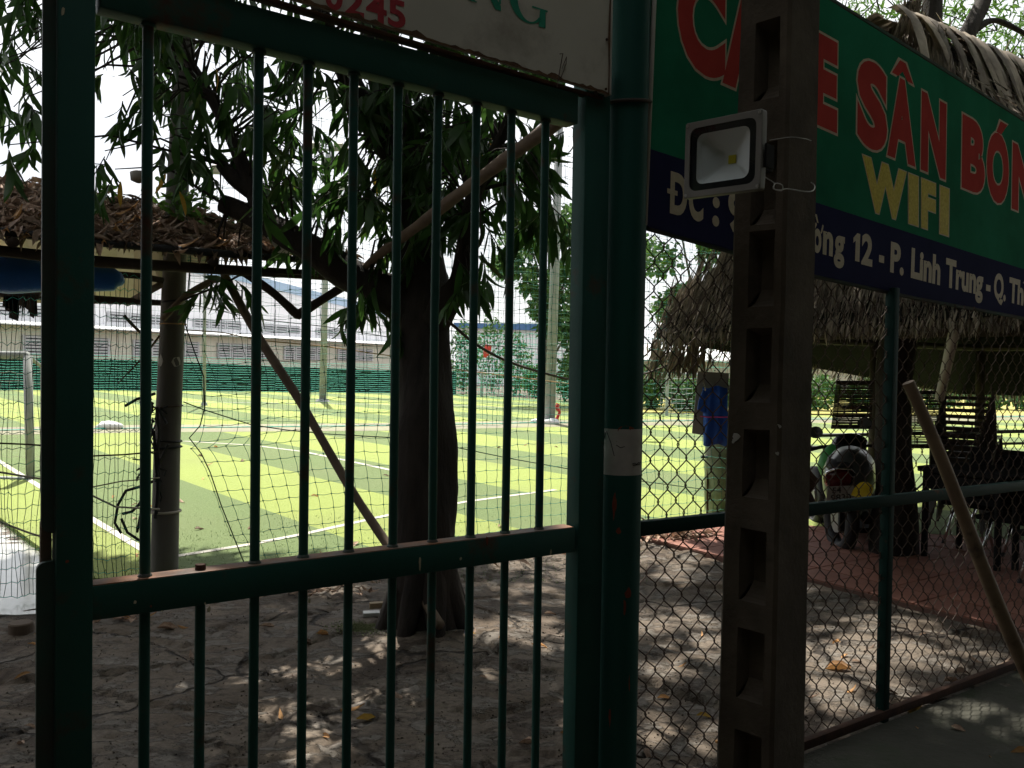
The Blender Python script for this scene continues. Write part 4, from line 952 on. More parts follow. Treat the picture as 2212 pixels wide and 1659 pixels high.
m = MB(); brs.append(limb(m, [P(930, 700, yb + .2), P(962, 655, yb + .18), P(992, 612, yb + .12), P(1003, 540, yb + .05), P(1012, 470, yb), P(1040, 380, yb - .3), P(1090, 280, yb - .4), P(1150, 100, yb - .5)], [.11, .085, .062, .05, .045, .04, .03, .02], 10, 8)); m.build('limb', MT['bark'], tree, smooth=True)
m = MB(); brs.append(limb(m, [P(850, 330, yb + .42), P(790, 240, yb + .3), P(745, 150, yb + .1), P(690, 20, yb - .2), P(640, -200, yb - .2)], [.09, .075, .06, .045, .03], 10, 9)); m.build('limb', MT['bark'], tree, smooth=True)
for a in range(9):     # upper boughs spreading above the picture
    an = a / 9 * 6.283 + .3; base = P(815, -100 - 90 * (a % 4), yb); rr_ = random.uniform(1.8, 3.2)
    e_ = base + V(math.cos(an) * rr_, math.sin(an) * rr_ + 1.6, random.uniform(2.2, 4.4)); mid = base.lerp(e_, .5) + Z * .35
    if e_.y < 1.0: e_.y = 1.0
    m = MB(); limb(m, [base, mid, e_], [.07, .045, .015], 8, a); m.build('bough', MT['bark'], tree, smooth=True)
leaves = []
Zn = [((215, 10, 330, 260), 34, (4.2, 6.2)), ((330, 10, 560, 250), 40, (4.4, 6.4)), ((215, 255, 335, 420), 9, (4.6, 5.8)), ((340, 250, 470, 440), 12, (4.6, 5.8)), ((470, 240, 560, 470), 16, (4.6, 6)),
      ((560, 110, 660, 430), 42, (4.4, 6)), ((660, 140, 760, 430), 20, (4.4, 6)), ((640, 400, 770, 540), 10, (4.6, 5.6)), ((760, 180, 880, 560), 52, (4.6, 5.8)), ((870, 200, 1000, 560), 60, (4.5, 5.6)), ((1000, 240, 1100, 520), 26, (4.3, 5.8)), ((1100, 250, 1245, 520), 26, (4.0, 5.6)),
      ((430, 590, 520, 650), 5, (5.2, 5.6)), ((775, 630, 850, 690), 8, (4.7, 5.2)), ((985, 560, 1040, 660), 6, (4.3, 4.8)), ((-40, -20, 60, 190), 20, (4.2, 6)), ((40, -10, 105, 120), 7, (4.2, 6)), ((-30, 190, 80, 380), 12, (4.4, 5.6)), ((680, 20, 1250, 180), 40, (4.0, 5.6)), ((60, -40, 1250, 20), 46, (4, 6))]
tw_pts = []; twl = []
for (x0, y0, x1, y1), n, (d0, d1) in Zn:
    for k in range(max(3, int(n * (.62 if x1 < 770 and y0 < 500 else .84)))):
        p = P(random.uniform(x0, x1), random.uniform(y0, y1) - 25, random.uniform(d0, d1)); cluster(p, leaves, random.randint(9, 15), .155, .075, twl); tw_pts.append(p)
m = MB()
allb = [q for b in brs for q in b] + tp[6:]
for p in tw_pts:
    q = min(allb, key=lambda t: (t - p).length)
    if (q - p).length < 1.6: 
        mid = q.lerp(p, .55) + Z * .12; m.tube([q, mid, p + Z * .03], [.010, .006, .003], 5)
for a_, b_, c_ in twl: m.tube([a_, b_, c_], [.0035, .003, .0015], 4)
m.build('twigs', MT['bark'], tree)['kind'] = 'stuff'
# the crown overhead: it shades the gate and the yard and leaves gaps for the dapples
def shade_cluster(X, Y, z): return V(X, Y, 0) + SUN_DIR * (z / SUN_DIR.z)
HOLES = [G(x, y) for x, y in ((690, 1500), (890, 1500), (470, 1470), (1150, 1390), (1180, 1380), (700, 1560), (1510, 1380), (1420, 1330), (1770, 1400), (1850, 1480), (1900, 1500), (2010, 1420), (1760, 1520), (2150, 1340), (740, 1440), (60, 1345), (560, 1480), (1450, 1600))]
k = 0; upper = []
while k < 2300:
    X = random.uniform(-4.2, 3.4); Y = random.uniform(-.5, 6.0); z = random.uniform(5.6, 10.5); p = shade_cluster(X, Y, z)
    if px(p)[2] > .1 and px(p)[1] > -40 and -50 < px(p)[0] < 2262: continue
    if any((X - h_.x) ** 2 + (Y - h_.y) ** 2 < .14 for h_ in HOLES): continue
    if noise.noise(V(X * 1.35, Y * 1.35, 5)) > .25: continue
    if (p - V(tb.x, tb.y + 2.2, 8)).length > 6.6: continue
    cluster(p, upper, random.randint(12, 16), .30, .13); k += 1
v, f = inst(LEAF_LO[0], LEAF_LO[1], [frame(d, n, l, q, l * 1.25) for q, d, n, l in upper]); np_mesh('upper_crown', v, f, MT['leaf'], tree, smooth=True)['kind'] = 'stuff'
leaf_objects(tree, leaves, MT['leaf'])
T = []
while len(T) < 5400:      # unseen leaves added above the gate and the lane to block sky light
    p = V(random.uniform(-5.5, 6.5), random.uniform(-2.8, 3.6), random.uniform(3.7, 6.4))
    if p.y > .1 and px(p)[1] > -90 and -60 < px(p)[0] < 2270: continue
    for k in range(12): T.append(frame(rv() + V(0, 0, -.6), rv() + V(0, 0, 1), random.uniform(.22, .36), p + rv() * .25, random.uniform(.24, .4)))
v, f = inst(LEAF_LO[0], LEAF_LO[1], T); np_mesh('added_sky_cover', v, f, MT['leaf_blocker'], tree, smooth=True)['kind'] = 'stuff'
# a few yellowing leaves hanging among the green ones
Ty = []
for k in range(7):
    z_ = random.choice(Zn[:12]); (x0, y0, x1, y1), n, (d0, d1) = z_; Ty.append(frame(V(random.gauss(0, .3), random.gauss(0, .3), -1), rv(), .15, P(random.uniform(x0, x1), random.uniform(y0, y1), d0 + .6)))
place_all('leaf', [mesh_of(LEAFS[0], 'yellow_leaf', MT['leaf_y'])], Ty, tree)

# ================================================================== GREY ROUND POST that carries the nets
YG = 5.72
pp = thing('net_post', 'grey round concrete post holding the nets, ringed with rope', 'post', G(355, 1262))
o = MB().tube([P(354, 1290, YG), P(355, 1225, YG), P(361, 960, YG), P(369, 786, YG), P(384, 400, YG), P(397, 167, YG), P(412, -300, YG)], [.090, .088, .083, .079, .070, .066, .058], 24).build('shaft', MT['pvc'], pp, smooth=True)
def ring_at(x, y, r, rr_, mt, name, tilt=0):
    c = P(x, y, YG); pts = [c + V(math.cos(a) * rr_, math.sin(a) * rr_, tilt * math.cos(a)) for a in np.linspace(0, 6.283, 20)]
    return MB().tube(pts, r, 6).build(name, MT[mt], pp, smooth=True)
ring_at(357, 1104, .009, .094, 'rope', 'rope_ring'); ring_at(361, 966, .007, .090, 'black', 'rope_ring', .004); ring_at(361, 950, .006, .090, 'black', 'rope_ring', -.01); ring_at(364, 878, .005, .087, 'wire', 'rope_ring', .006); ring_at(374, 700, .004, .082, 'rope_o', 'rope_ring'); ring_at(377, 652, .006, .081, 'black', 'rope_ring', .01)
for (xs_, zs_) in (((345, 352), (772, 800)), ((352, 360), (771, 790)), ((383, 393), (770, 788))):
    c = P(369, 785, YG); m = MB(); pts = []
    for k in range(9):
        a = k / 9 * 6.283; xx = (xs_[0] + xs_[1]) / 2 + (xs_[1] - xs_[0]) * .8 * math.cos(a) * random.uniform(.6, 1.2); zz = (zs_[0] + zs_[1]) / 2 + (zs_[1] - zs_[0]) * .7 * math.sin(a) * random.uniform(.6, 1.2)
        dx = max(-.98, min(.98, (xx - 369) / 26.0)); q = P(369, zz, YG); pts.append(V(q.x + dx * .0805, q.y - math.sqrt(1 - dx * dx) * .0805, q.z))
    m.add(pts, [tuple(range(9))]); m.build('whitewash_patch', MT['whitewash'], pp)

# ================================================================== NETS
N0 = G(352, 1262); N1 = G(1385, 1152); ND = (V(N1.x, N1.y, 0) - V(N0.x, N0.y, 0)).normalized(); NN = V(ND.y, -ND.x, 0)
def NPx(x, y, off=0.0): return PL(x, y, V(N0.x, N0.y, 0) + NN * off, NN)
def ns_(p): return (Vector(p) - N0).dot(ND)
def npt(s, z, off=0.0): return V(N0.x, N0.y, 0) + ND * s + NN * off + Z * z
bd = [(400, 430), (412, 560), (405, 640), (400, 700), (420, 760), (440, 813), (442, 881), (432, 920), (409, 946), (435, 980), (454, 1020), (478, 1092), (505, 1160), (530, 1222), (545, 1262)]
bz = [NPx(*q).z for q in bd][::-1]; bs = [ns_(NPx(*q)) for q in bd][::-1]
def sleft(z): return interp(z, bz, bs)
cell = .098; sbase = .30; SR = ns_(NPx(1640, 1000)); nc = int((SR - sbase) / cell); nr_ = int(3.3 / cell)
grid = np.zeros((nc, nr_, 3))
for i in range(nc):
    for j in range(nr_):
        z = .04 + j * cell; s = sbase + i * cell + (sleft(z) - sbase) * math.exp(-i * cell / .9)
        z2 = z - .035 * math.sin((i % 9) / 9 * 3.14) * (j / nr_) + .022 * noise.noise(V(i * .35, j * .35, 1)) - (.05 + .05 * (z > 1.0)) * math.exp(-i * cell / .7) * (1 if z > .3 else 0)
        p = npt(s + .022 * noise.noise(V(i * .35, j * .35, 8)), max(z2, .02), .05 * noise.noise(V(i * .15, j * .15, 3)))
        grid[i, j] = p
def net_arrays(grid, rh, rv_, knot=0.0, sub=2, sag=.004):
    nc, nr, _ = grid.shape; A = []; B = []
    def chain(P0, P1, dirv):
        mids = (P0 + P1) / 2 + np.array(dirv) * sag; A.append(P0); B.append(mids); A.append(mids); B.append(P1)
    chain(grid[:-1].reshape(-1, 3), grid[1:].reshape(-1, 3), (0, 0, -1)); nH_ = 2
    chain(grid[:, :-1].reshape(-1, 3), grid[:, 1:].reshape(-1, 3), (.7, 0, 0))
    h = segs(np.concatenate(A[:2]), np.concatenate(B[:2]), rh, 3); v_ = segs(np.concatenate(A[2:]), np.concatenate(B[2:]), rv_, 3)
    out = [h, v_]
    if knot:
        kv = [(0, 0, 1), (1, 0, 0), (0, 1, 0), (-1, 0, 0), (0, -1, 0), (0, 0, -1)]; kf = [(0, 1, 2, 2), (0, 2, 3, 3), (0, 3, 4, 4), (0, 4, 1, 1), (5, 2, 1, 1), (5, 3, 2, 2), (5, 4, 3, 3), (5, 1, 4, 4)]
        kf = [(0, 1, 5, 2), (0, 2, 5, 3), (0, 3, 5, 4), (0, 4, 5, 1)]
        kk = [[[knot, 0, 0, p[0]], [0, knot, 0, p[1]], [0, 0, knot, p[2]]] for p in grid.reshape(-1, 3)]
        out.append(inst([(0, 0, 1), (1, 0, 0), (0, 1, 0), (-1, 0, 0), (0, -1, 0), (0, 0, -1)], [(0, 1, 2, 0)], kk[:0]) if False else inst([(-1, -1, -1), (1, -1, -1), (1, 1, -1), (-1, 1, -1), (-1, -1, 1), (1, -1, 1), (1, 1, 1), (-1, 1, 1)], [(0, 1, 5, 4), (1, 2, 6, 5), (2, 3, 7, 6), (3, 0, 4, 7), (4, 5, 6, 7)], kk))
    return out
net = thing('boundary_net', 'torn green sports net stretched along the edge of the field behind the tree', 'net', V(N0.x, N0.y, 0))
v, f = cat_mesh(net_arrays(grid, .0019, .0019, .0042, sag=.006)); tag(np_mesh('netting', v, f, MT['net'], net), kind='stuff')
# second, finer layer hanging a little behind
g2 = np.zeros((int((SR + .6) / .10), 32, 3))
for i in range(g2.shape[0]):
    for j in range(32): g2[i, j] = npt(.1 + i * .10 + .02 * noise.noise(V(i * .3, j * .3, 21)), 1.05 - .10 * min(1, i / 20) + j * .085 + .02 * noise.noise(V(i * .3, j * .3, 31)), -.35 + .05 * noise.noise(V(i * .2, j * .2, 5)))
v, f = cat_mesh(net_arrays(g2, .0016, .0016)); tag(np_mesh('netting', v, f, MT['net'], net), kind='stuff')
edge = [NPx(*q, .01) for q in bd]
MB().tube(edge, .0042, 6).build('edge_cord', MT['net_dark'], net)
rp_ = [(396, 868), (440, 885), (545, 918), (620, 929), (700, 937), (840, 945), (979, 965), (1100, 990), (1229, 1013), (1390, 1040), (1560, 1062)]
MB().tube([NPx(*q, -.02) for q in rp_], .0036, 6).build('border_rope', MT['net_dark'], net)
tr_ = [(395, 712), (480, 718), (560, 735), (700, 748), (840, 768), (1000, 800), (1240, 830)]
MB().tube([NPx(x, y, -.30) for x, y in tr_], .004, 6).build('support_rope', MT['rope_o'], net)
tr_ = [(400, 655), (560, 690), (700, 705), (850, 730), (1240, 760), (1500, 790)]
MB().tube([NPx(x, y, -.30) for x, y in tr_], .003, 6).build('support_rope', MT['net_dark'], net)
# gathered net to the left of the post
Lq = G(-70, 1312); LD = (V(Lq.x, Lq.y, 0) - V(N0.x, N0.y, 0)); LL = LD.length; LD.normalize(); LNrm = V(-LD.y, LD.x, 0)
nc2 = int(LL / .028); nr2 = 23; g3 = np.zeros((nc2, nr2, 3))
for i in range(nc2):
    for j in range(nr2):
        z = .03 + j * .088; 
        g3[i, j] = V(N0.x, N0.y, 0) + LD * (.10 + i * .028 + .03 * noise.noise(V(i * .25, z * 1.6, 2)) + .012 * noise.noise(V(i * 1.3, j * .9, 5))) + LNrm * (.06 * noise.noise(V(i * .2, z * .8, 9)) + .018 * ((i % 2) * 2 - 1)) + Z * (z + .018 * ((i % 2) * 2 - 1) * .5 + .02 * noise.noise(V(i * .3, j * .3, 14)))
gnet = thing('gathered_net', 'bunched green net hanging in close folds left of the grey post', 'net', V(N0.x, N0.y, 0) + LD * LL / 2)
nc, nr, _ = g3.shape
h = segs(g3[:-1].reshape(-1, 3), g3[1:].reshape(-1, 3), .0022, 3); vv_ = segs(g3[:, :-1].reshape(-1, 3), g3[:, 1:].reshape(-1, 3), .0022, 3)
tag(np_mesh('netting', *vv_, MT['net_dark'], gnet), kind='stuff'); tag(np_mesh('netting', *h, MT['net_teal'], gnet), kind='stuff')
for (a, b, mt) in (((200, 985), (345, 975), 'net_dark'), ((0, 1055 - 130), (335, 1090), 'rope')): pass
def LPx(x, y, off=0.0): return PL(x, y, V(N0.x, N0.y, 0) + LNrm * off, LNrm)
for pts, mt, r in (([(-60, 1010), (60, 1030), (140, 1042), (250, 1095), (345, 1100)], 'rope', .006), ([(-60, 1105), (60, 1150), (130, 1172)], 'rope', .006), ([(180, 1056), (260, 1040), (345, 1032)], 'rope', .004), ([(200, 985), (270, 982), (345, 975)], 'cable', .005), ([(-60, 955), (60, 960), (130, 965)], 'cable', .005)):
    MB().tube([LPx(x, y, .02) for x, y in pts], r, 6).build('border_rope', MT[mt], gnet)
# black cord tangle tied to the post
m = MB()
for k in range(26):
    x, y = random.uniform(318, 342), random.uniform(850, 1080); q = [P(x, y, YG - .12)]
    for t in range(4): q.append(q[-1] + V(random.uniform(-.05, .04), random.uniform(-.02, .02), random.uniform(-.07, .03)))
    m.tube(q, .0055, 5)
for pts in ([(335, 850), (318, 856), (296, 862), (270, 877)], [(330, 1040), (300, 1052), (272, 1060), (255, 1090), (248, 1130), (262, 1152)], [(318, 1060), (300, 1090), (285, 1105), (265, 1110)], [(312, 1060), (306, 1100), (300, 1130), (296, 1150)], [(322, 1065), (318, 1110), (322, 1150)], [(262, 1120), (275, 1150), (290, 1160), (302, 1168)], [(340, 880), (352, 900), (360, 915)], [(344, 1000), (352, 985), (364, 960)], [(332, 930), (336, 990), (340, 1060), (335, 1120)], [(338, 880), (344, 930), (340, 990), (344, 1050), (338, 1110)]):
    m.tube([P(x, y, YG - .13) for x, y in pts], .0095, 6)
for k in range(5): m.tube([P(308 + k * 3, 1050, YG - .14), P(305 + k * 4, 1075, YG - .15), P(312 + k * 2, 1100, YG - .14)], .009, 6)
tag(m.build('cord_tangle', MT['black']), 'tangle of black cord ends tied to the grey post', 'cord')

# ================================================================== SHED with leaf-littered roof
YS0, YS1 = 4.55, 5.55
shed = thing('shed', 'open shed with a low roof buried under dry brown leaves at the left', 'shed', G(0, 1290))
def SY(x): return YS0 + (YS1 - YS0) * (x / 760.0)
fe = [(-160, 486), (0, 498), (208, 521), (407, 540), (552, 550), (660, 557), (752, 565)]
rg = [(-160, 385), (0, 394), (92, 402), (208, 424), (311, 441), (420, 462), (520, 492), (600, 522), (752, 562)]
def rgy(x): return interp(x, [q[0] for q in rg], [q[1] for q in rg])
def fey(x): return interp(x, [q[0] for q in fe], [q[1] for q in fe])
def roofpt(x, t): # t 0 front edge .. 1 ridge
    dr = 1.5 * (1 - max(0, x) / 900); y = fey(x) + (rgy(x) - fey(x)) * t; return P(x, y, SY(x) + dr * t)
gxs = [-160, -80, 0, 60, 120, 180, 240, 300, 360, 420, 480, 540, 600, 650, 700, 750]
m = MB(); vs = []
for x in gxs:
    for t in range(7): p = roofpt(x, t / 6); vs.append(p + Z * (.02 * noise.noise(p * 5)))
m.add(vs, [(i * 7 + t, (i + 1) * 7 + t, (i + 1) * 7 + t + 1, i * 7 + t + 1) for i in range(len(gxs) - 1) for t in range(6)])
roof = m.build('roof', MT['litter'], shed, smooth=True)
# back slope with cream sheeting below
bk = []; m = MB()
bkx = [-160, 0, 120, 208, 290, 345, 470]; bky = [640, 652, 655, 656, 650, 612, 560]
vs = []
for x, y in zip(bkx, bky): vs += [roofpt(x, 1.0) - Z * .015, P(x, y, SY(x) + 2.3 - (1.2 if x > 340 else 0))]
m.add(vs, [(2 * i, 2 * i + 2, 2 * i + 3, 2 * i + 1) for i in range(len(bkx) - 1)]); o = m.build('tarpaulin', MT['tarp_cream'], shed)
md = o.modifiers.new('t', 'SOLIDIFY'); md.thickness = .003
m = MB(); vs = []
for x in gxs[:13]:
    for t in (0, .5, 1.0): vs.append(roofpt(x, t) - Z * .03)
m.add(vs, [(i * 3 + t, (i + 1) * 3 + t, (i + 1) * 3 + t + 1, i * 3 + t + 1) for i in range(12) for t in range(2)]); m.build('underlay', MT['tarp_cream'], shed)
def pole_px(pts, r, name, mt, parent=shed, n=10):
    o = MB().tube([P(x, y, Y) for x, y, Y in pts], r, n).build(name, MT[mt], parent, smooth=True); return o
pole_px([(-160, 488, SY(-160) - .03), (0, 499, SY(0) - .03), (208, 524, SY(208) - .03), (407, 541, SY(407) - .03), (552, 554, SY(552) - .03), (660, 560, SY(660) - .03), (752, 567, SY(752) - .03)], .0215, 'eave_pole', 'blackpipe')
pole_px([(-160, 531, SY(-160) + .05), (0, 542, SY(0) + .05), (208, 565, SY(208) + .05), (474, 582, SY(474) + .05), (650, 592, SY(650) + .05), (760, 600, SY(750) + .03)], [.030, .030, .033, .031, .030, .028], 'front_beam', 'wood_dark')
pole_px([(745, 598, SY(750)), (860, 604, 4.9)], .017, 'pipe_end', 'rust')
pole_px([(-160, 628, SY(0) + 1.2), (0, 634, SY(0) + 1.15), (208, 647, SY(208) + .95), (420, 658, SY(420) + .75)], [.026, .026, .028, .015], 'back_beam', 'wood_dark')
pole_px([(207, 590, SY(200) + .6), (300, 596, SY(200) + .7), (352, 606, SY(200) + .8)], .02, 'purlin', 'wood_dark')
for x in (28, 462): pole_px([(x, fey(x) + 22, SY(x) - .06), (x - 4, fey(x) + 20, SY(x) + .3), (x - 6, fey(x) - 6, SY(x) + 1.6)], [.030, .032, .02], 'rafter', 'wood_dark')
for x in (290,): pole_px([(345, 616, SY(300) + .6), (275, 655, SY(300) + 1.0)], .022, 'rafter', 'wood')
for (x, y) in ((-110, 1330), (-90, 1280)):
    b_ = G(x, y); MB().tube([b_, V(b_.x, b_.y, 1.25), P(x + 6, 545, SY(x) + .05)], .04, 10).build('corner_post', MT['wood_dark'], shed, smooth=True)
# torn thatch fringe below the back beam
m = MB()
for k in range(16):
    x = random.uniform(4, 82); a = P(x, 640, SY(0) + 1.1); l = random.uniform(.06, .17); w = random.uniform(.010, .024); m.slab([a - R0 * w, a + R0 * w, a + V(random.uniform(-.02, .02), 0, -l) + R0 * w * .5, a + V(random.uniform(-.02, .02), 0, -l * .9) - R0 * w * .5], V(0, .004, 0))
m.build('thatch_fringe', MT['wood_dark'], shed)
# leaf litter
litter = []
def litter_leaf(x, t):
    p = roofpt(x, t); d = rv(); d = V(d.x, d.y, d.y * .33 + random.gauss(0, .10)); nn = V(random.gauss(0, .35), -.35 + random.gauss(0, .35), 1); litter.append((p + Z * random.uniform(.0, .03), d.normalized(), nn, random.uniform(.06, .15)))
for k in range(3000):
    x = random.uniform(-150, 745) if random.random() < .8 else random.uniform(-20, 420); litter_leaf(x, random.random())
for k in range(240): litter_leaf(random.uniform(-100, 640), random.uniform(-.03, .05))
sc = sorted(range(len(litter)), key=lambda i: -litter[i][3] / px(litter[i][0])[2] * (1 if 0 < px(litter[i][0])[0] < 95 or px(litter[i][0])[0] > 205 else 0))
top = sc[:300]; tset = set(top)
place_all('dry_leaf', [mesh_of(DRYS[0], 'dry_leaf', MT['dry']), mesh_of(DRYS[1], 'dry_leaf', MT['dry']), mesh_of(DRYS[2], 'dry_leaf', MT['dry']), mesh_of(DRYS[0], 'dry_leaf', MT['dry']), mesh_of(DRYS[1], 'dry_leaf', MT['dry_o'])], [frame(litter[i][1], litter[i][2], litter[i][3], litter[i][0]) for i in top], shed)
parts = []
rest = [litter[i] for i in range(len(litter)) if i not in tset]
for k, s in enumerate(DRYS): parts.append(inst(s[0], s[1], [frame(d, n, l, q) for q, d, n, l in rest[k::3]]))
v, f = cat_mesh(parts); tag(np_mesh('leaf_litter', v, f, MT['dry'], shed, smooth=True), kind='stuff')
m = MB()
for k in range(170):
    p = roofpt(random.uniform(-150, 720), random.random() * .95) + Z * random.uniform(.01, .06); d = rv(); d.z *= .3; l = random.uniform(.06, .22); m.tube([p - d * l, p + rv() * .02, p + d * l], [.002, .0025, .001], 4)
m.build('dead_twigs', MT['wood'], shed)['kind'] = 'stuff'
# blue tarpaulin rolled and tied under the eave
def roll(pts, rs, name, label):
    m = MB(); limb(m, [P(*q) for q in pts], rs, 16, 3, .12); o = m.build(name, MT['tarp_blue'], smooth=True); return tag(o, label, 'tarpaulin')
roll([(-160, 590, 4.8), (-60, 590, 4.85), (20, 592, 4.9), (100, 598, 4.95), (190, 602, 5.0), (246, 604, 5.05), (253, 605, 5.06)], [.11, .105, .10, .09, .075, .062, .03], 'tarpaulin_roll', 'blue tarpaulin rolled up and tied below the leaf-covered shed roof')
wire([P(88, 552, 4.72), P(90, 590, 4.72), P(91, 625, 4.75), P(86, 640, 4.8)], .003, 'tie_string', ('thin grey string hanging round the blue rolled tarpaulin', 'string'), 'cable')
MB().slab([P(577, 512, 5.0), P(640, 540, 5.1), P(655, 549, 5.12), P(600, 546, 5.08), P(590, 530, 5.03)], V(0, .01, .002)).build('loose_sheet', MT['canopy'], shed, fixn=True)

# sticks and props around the tree
def stick(pts, rs, mt, name, label, cat='pole'):
    m = MB(); limb(m, [P(*q) for q in pts], rs, 12, hash(name) % 50 * .1, .10); o = m.build(name, MT[mt], smooth=True); return tag(o, label, cat)
stick([(756, 618, 5.3), (816, 553, 4.86), (900, 490, 4.45), (1010, 405, 4.0), (1100, 338, 3.7), (1180, 280, 3.45), (1240, 235, 3.3)], [.026, .027, .028, .028, .029, .029, .028], 'wood', 'prop_pole', 'thick weathered pole slanting up from the shed corner across the tree')
stick([(484, 592, 5.45), (560, 730, 5.3), (650, 870, 5.2), (760, 1060, 5.0), (880, 1240, 4.7), (952, 1352, 4.42)], [.026, .027, .027, .026, .027, .026], 'wood', 'leaning_stick', 'long brown stick leaning from the shed beam down to the tree foot')
stick([(530, 590, 5.35), (590, 632, 5.35), (638, 676, 5.35), (650, 676, 5.35), (700, 645, 5.35), (772, 600, 5.3)], [.026, .027, .028, .028, .027, .027], 'wood_dark', 'forked_branch', 'bent dark branch hanging in a V below the shed beam', 'branch')
stick([(352, 690, 5.55), (400, 640, 5.5), (470, 600, 5.45)], [.018, .020, .022], 'wood', 'short_stick', 'short stick slanting from the grey post up to the shed beam', 'branch')
stick([(330, 735, 5.5), (300, 715, 5.5), (268, 682, 5.5)], [.006, .010, .012], 'wood', 'dead_branch', 'broken reddish dead branch caught in the gathered net', 'branch')
stick([(345, 725, 5.52), (310, 770, 5.5), (255, 828, 5.5)], [.008, .006, .003], 'bamboo', 'thin_twig', 'thin yellowish twig stuck in the gathered net', 'branch')
wire([P(390, 650, 5.4), P(480, 615, 5.4), P(545, 590, 5.4), P(740, 596, 5.2)], .007, 'shed_vine', ('thin dark vine stem running along below the shed beam', 'vine'), 'wood_dark')
c = P(299, 380, 5.45); tag(MB().tube([c + Z * .03, c + Z * .02, c - Z * .03, c - Z * .045], [.03, .05, .045, .01], 14).build('hanging_cup', MT['sticker'], smooth=True), 'small pale cup-shaped thing hanging among the leaves above the shed', 'cup')
# cable from the tree to the hut
wire([P(962, 690, 4.72), P(985, 708, 4.75), P(1030, 745, 4.9), P(1100, 782, 5.3), P(1190, 810, 6.0), P(1240, 820, 6.4), P(1330, 822, 7.0), P(1400, 805, 7.5), P(1470, 778, 7.9), P(1540, 745, 8.2)], .0085, 'sagging_cable', ('brown cable sagging from the tree trunk to the thatched hut', 'cable'), 'cable')
# climbing leaves at the roof edge by the post
cl = thing('climbing_plant', 'small green climbing plant on the shed roof beside the grey post', 'plant', roofpt(380, .8)); Tl = []
for k in range(90):
    x, y = random.gauss(390, 32), random.gauss(432, 24); Tl.append(frame(rv() + V(0, 0, .3), rv() + V(0, -1, .3), random.uniform(.05, .10), P(x, y, 5.55), random.uniform(.09, .16)))
for k in range(12): Tl.append(frame(rv(), rv() + V(0, -1, .3), .09, P(random.uniform(212, 235), random.uniform(398, 420), 5.6), .13))
v, f = inst(LEAFS[1][0], LEAFS[1][1], Tl); np_mesh('leaves', v, f, MT['leaf_bright'], cl, smooth=True)['kind'] = 'stuff'

# ================================================================== THATCHED HUT
HP0 = P(1415, 748, 7.8); ez = HP0.z
L1, LB, kb = 3.8, 5.2, .78
HP0 = V(HP0.x, HP0.y, 1.72)
HP1 = HP0 + HA * L1 + Z * .08
AP = (HP0 + HP1) / 2 + HB * kb; AP = V(AP.x, AP.y, 4.02)
BP_ = AP + HB * (LB - 2 * kb)
HQ0 = HP0 + HB * LB; HQ1 = HP1 + HB * LB; HQ0.z = 1.18; HQ1.z = 1.20
hut = thing('thatched_hut', 'open cafe hut with a steep grey-brown palm thatch roof behind the chain-link fence', 'hut', (HP0 + HQ1) / 2 * 1.0 - Z * ((HP0 + HQ1) / 2).z)
faces = [('front', HP0, HP1, AP, AP), ('right', HP1, HQ1, BP_, AP), ('left', HQ0, HP0, AP, BP_), ('back', HQ1, HQ0, BP_, BP_)]
def bil(a, b, c, d, u, w): return (a * (1 - u) + b * u) * (1 - w) + (d * (1 - u) + c * u) * w
m = MB()
for nm, a, b, c, d in faces:
    N = 8; vs = []
    for i in range(N + 1):
        for j in range(N + 1): p = bil(a, b, c, d, i / N, j / N); p = p - Z * (.10 * math.sin(math.pi * j / N)); vs.append(p)
    m.add(vs, [(i * (N + 1) + j, (i + 1) * (N + 1) + j, (i + 1) * (N + 1) + j + 1, i * (N + 1) + j + 1) for i in range(N) for j in range(N)])
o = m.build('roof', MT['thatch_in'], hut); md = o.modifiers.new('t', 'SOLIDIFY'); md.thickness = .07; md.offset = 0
ST = leaf_shape(4, .055, .5, .12, .015, 7); ST2 = leaf_shape(4, .04, -.4, -.10, .02, 8)
front = []; rest = []
for nm, a, b, c, d in faces:
    dn = ((a + b) / 2 - (c + d) / 2).normalized(); nr2_ = (b - a).cross(d - a).normalized()
    if nr2_.z < 0: nr2_ = -nr2_
    cnt = {'front': 5600, 'right': 1900, 'left': 900, 'back': 350}[nm]
    for k in range(cnt):
        w = random.random() ** 1.25 * .98; u = random.random(); p = bil(a, b, c, d, u, w) - Z * (.10 * math.sin(math.pi * w)) + nr2_ * random.uniform(.04, .085)
        dd = (dn + rv() * .28 + (bil(a, b, c, d, u, 0) - bil(a, b, c, d, u, 1)).normalized() * .6).normalized(); t = frame(dd, nr2_ + rv() * .35, random.uniform(.22, .46), p, random.uniform(.14, .36))
        t = frame(dd, nr2_ + rv() * .35, L_ := random.uniform(.22, .46), p - dd * L_ * .9, random.uniform(.06, .20))
        (front if nm == 'front' and w < .25 else rest).append((t, w))
    for k in range({'front': 900, 'right': 200, 'left': 420, 'back': 260}[nm]):      # eave fringe hanging down
        u = random.random(); p = bil(a, b, c, d, u, .02) + nr2_ * random.uniform(-.05, .06); dd = (dn * .8 + V(0, 0, -.35) + rv() * .22).normalized(); t = frame(dd, nr2_ + rv() * .5, random.uniform(.10, .24) * (.75 if nm == 'front' else 1), p, random.uniform(.08, .22)); (front if nm == 'front' else rest).append((t, 0))
for k in range(130):     # long tuft at the left corner
    p = HP0 + HA * random.uniform(-.1, .45) + HB * random.uniform(0, .25) - Z * random.uniform(.0, .15); rest.append((frame((V(0, 0, -1) - HA * .25 + rv() * .3), rv() + V(0, -1, 0), random.uniform(.2, .38), p, .25), 0))
random.shuffle(front)
place_all('thatch_leaf', [mesh_of(ST, 'thatch_leaf', MT['thatch']), mesh_of(ST2, 'thatch_leaf', MT['thatch'])], [t for t, w in front[:300]], hut)
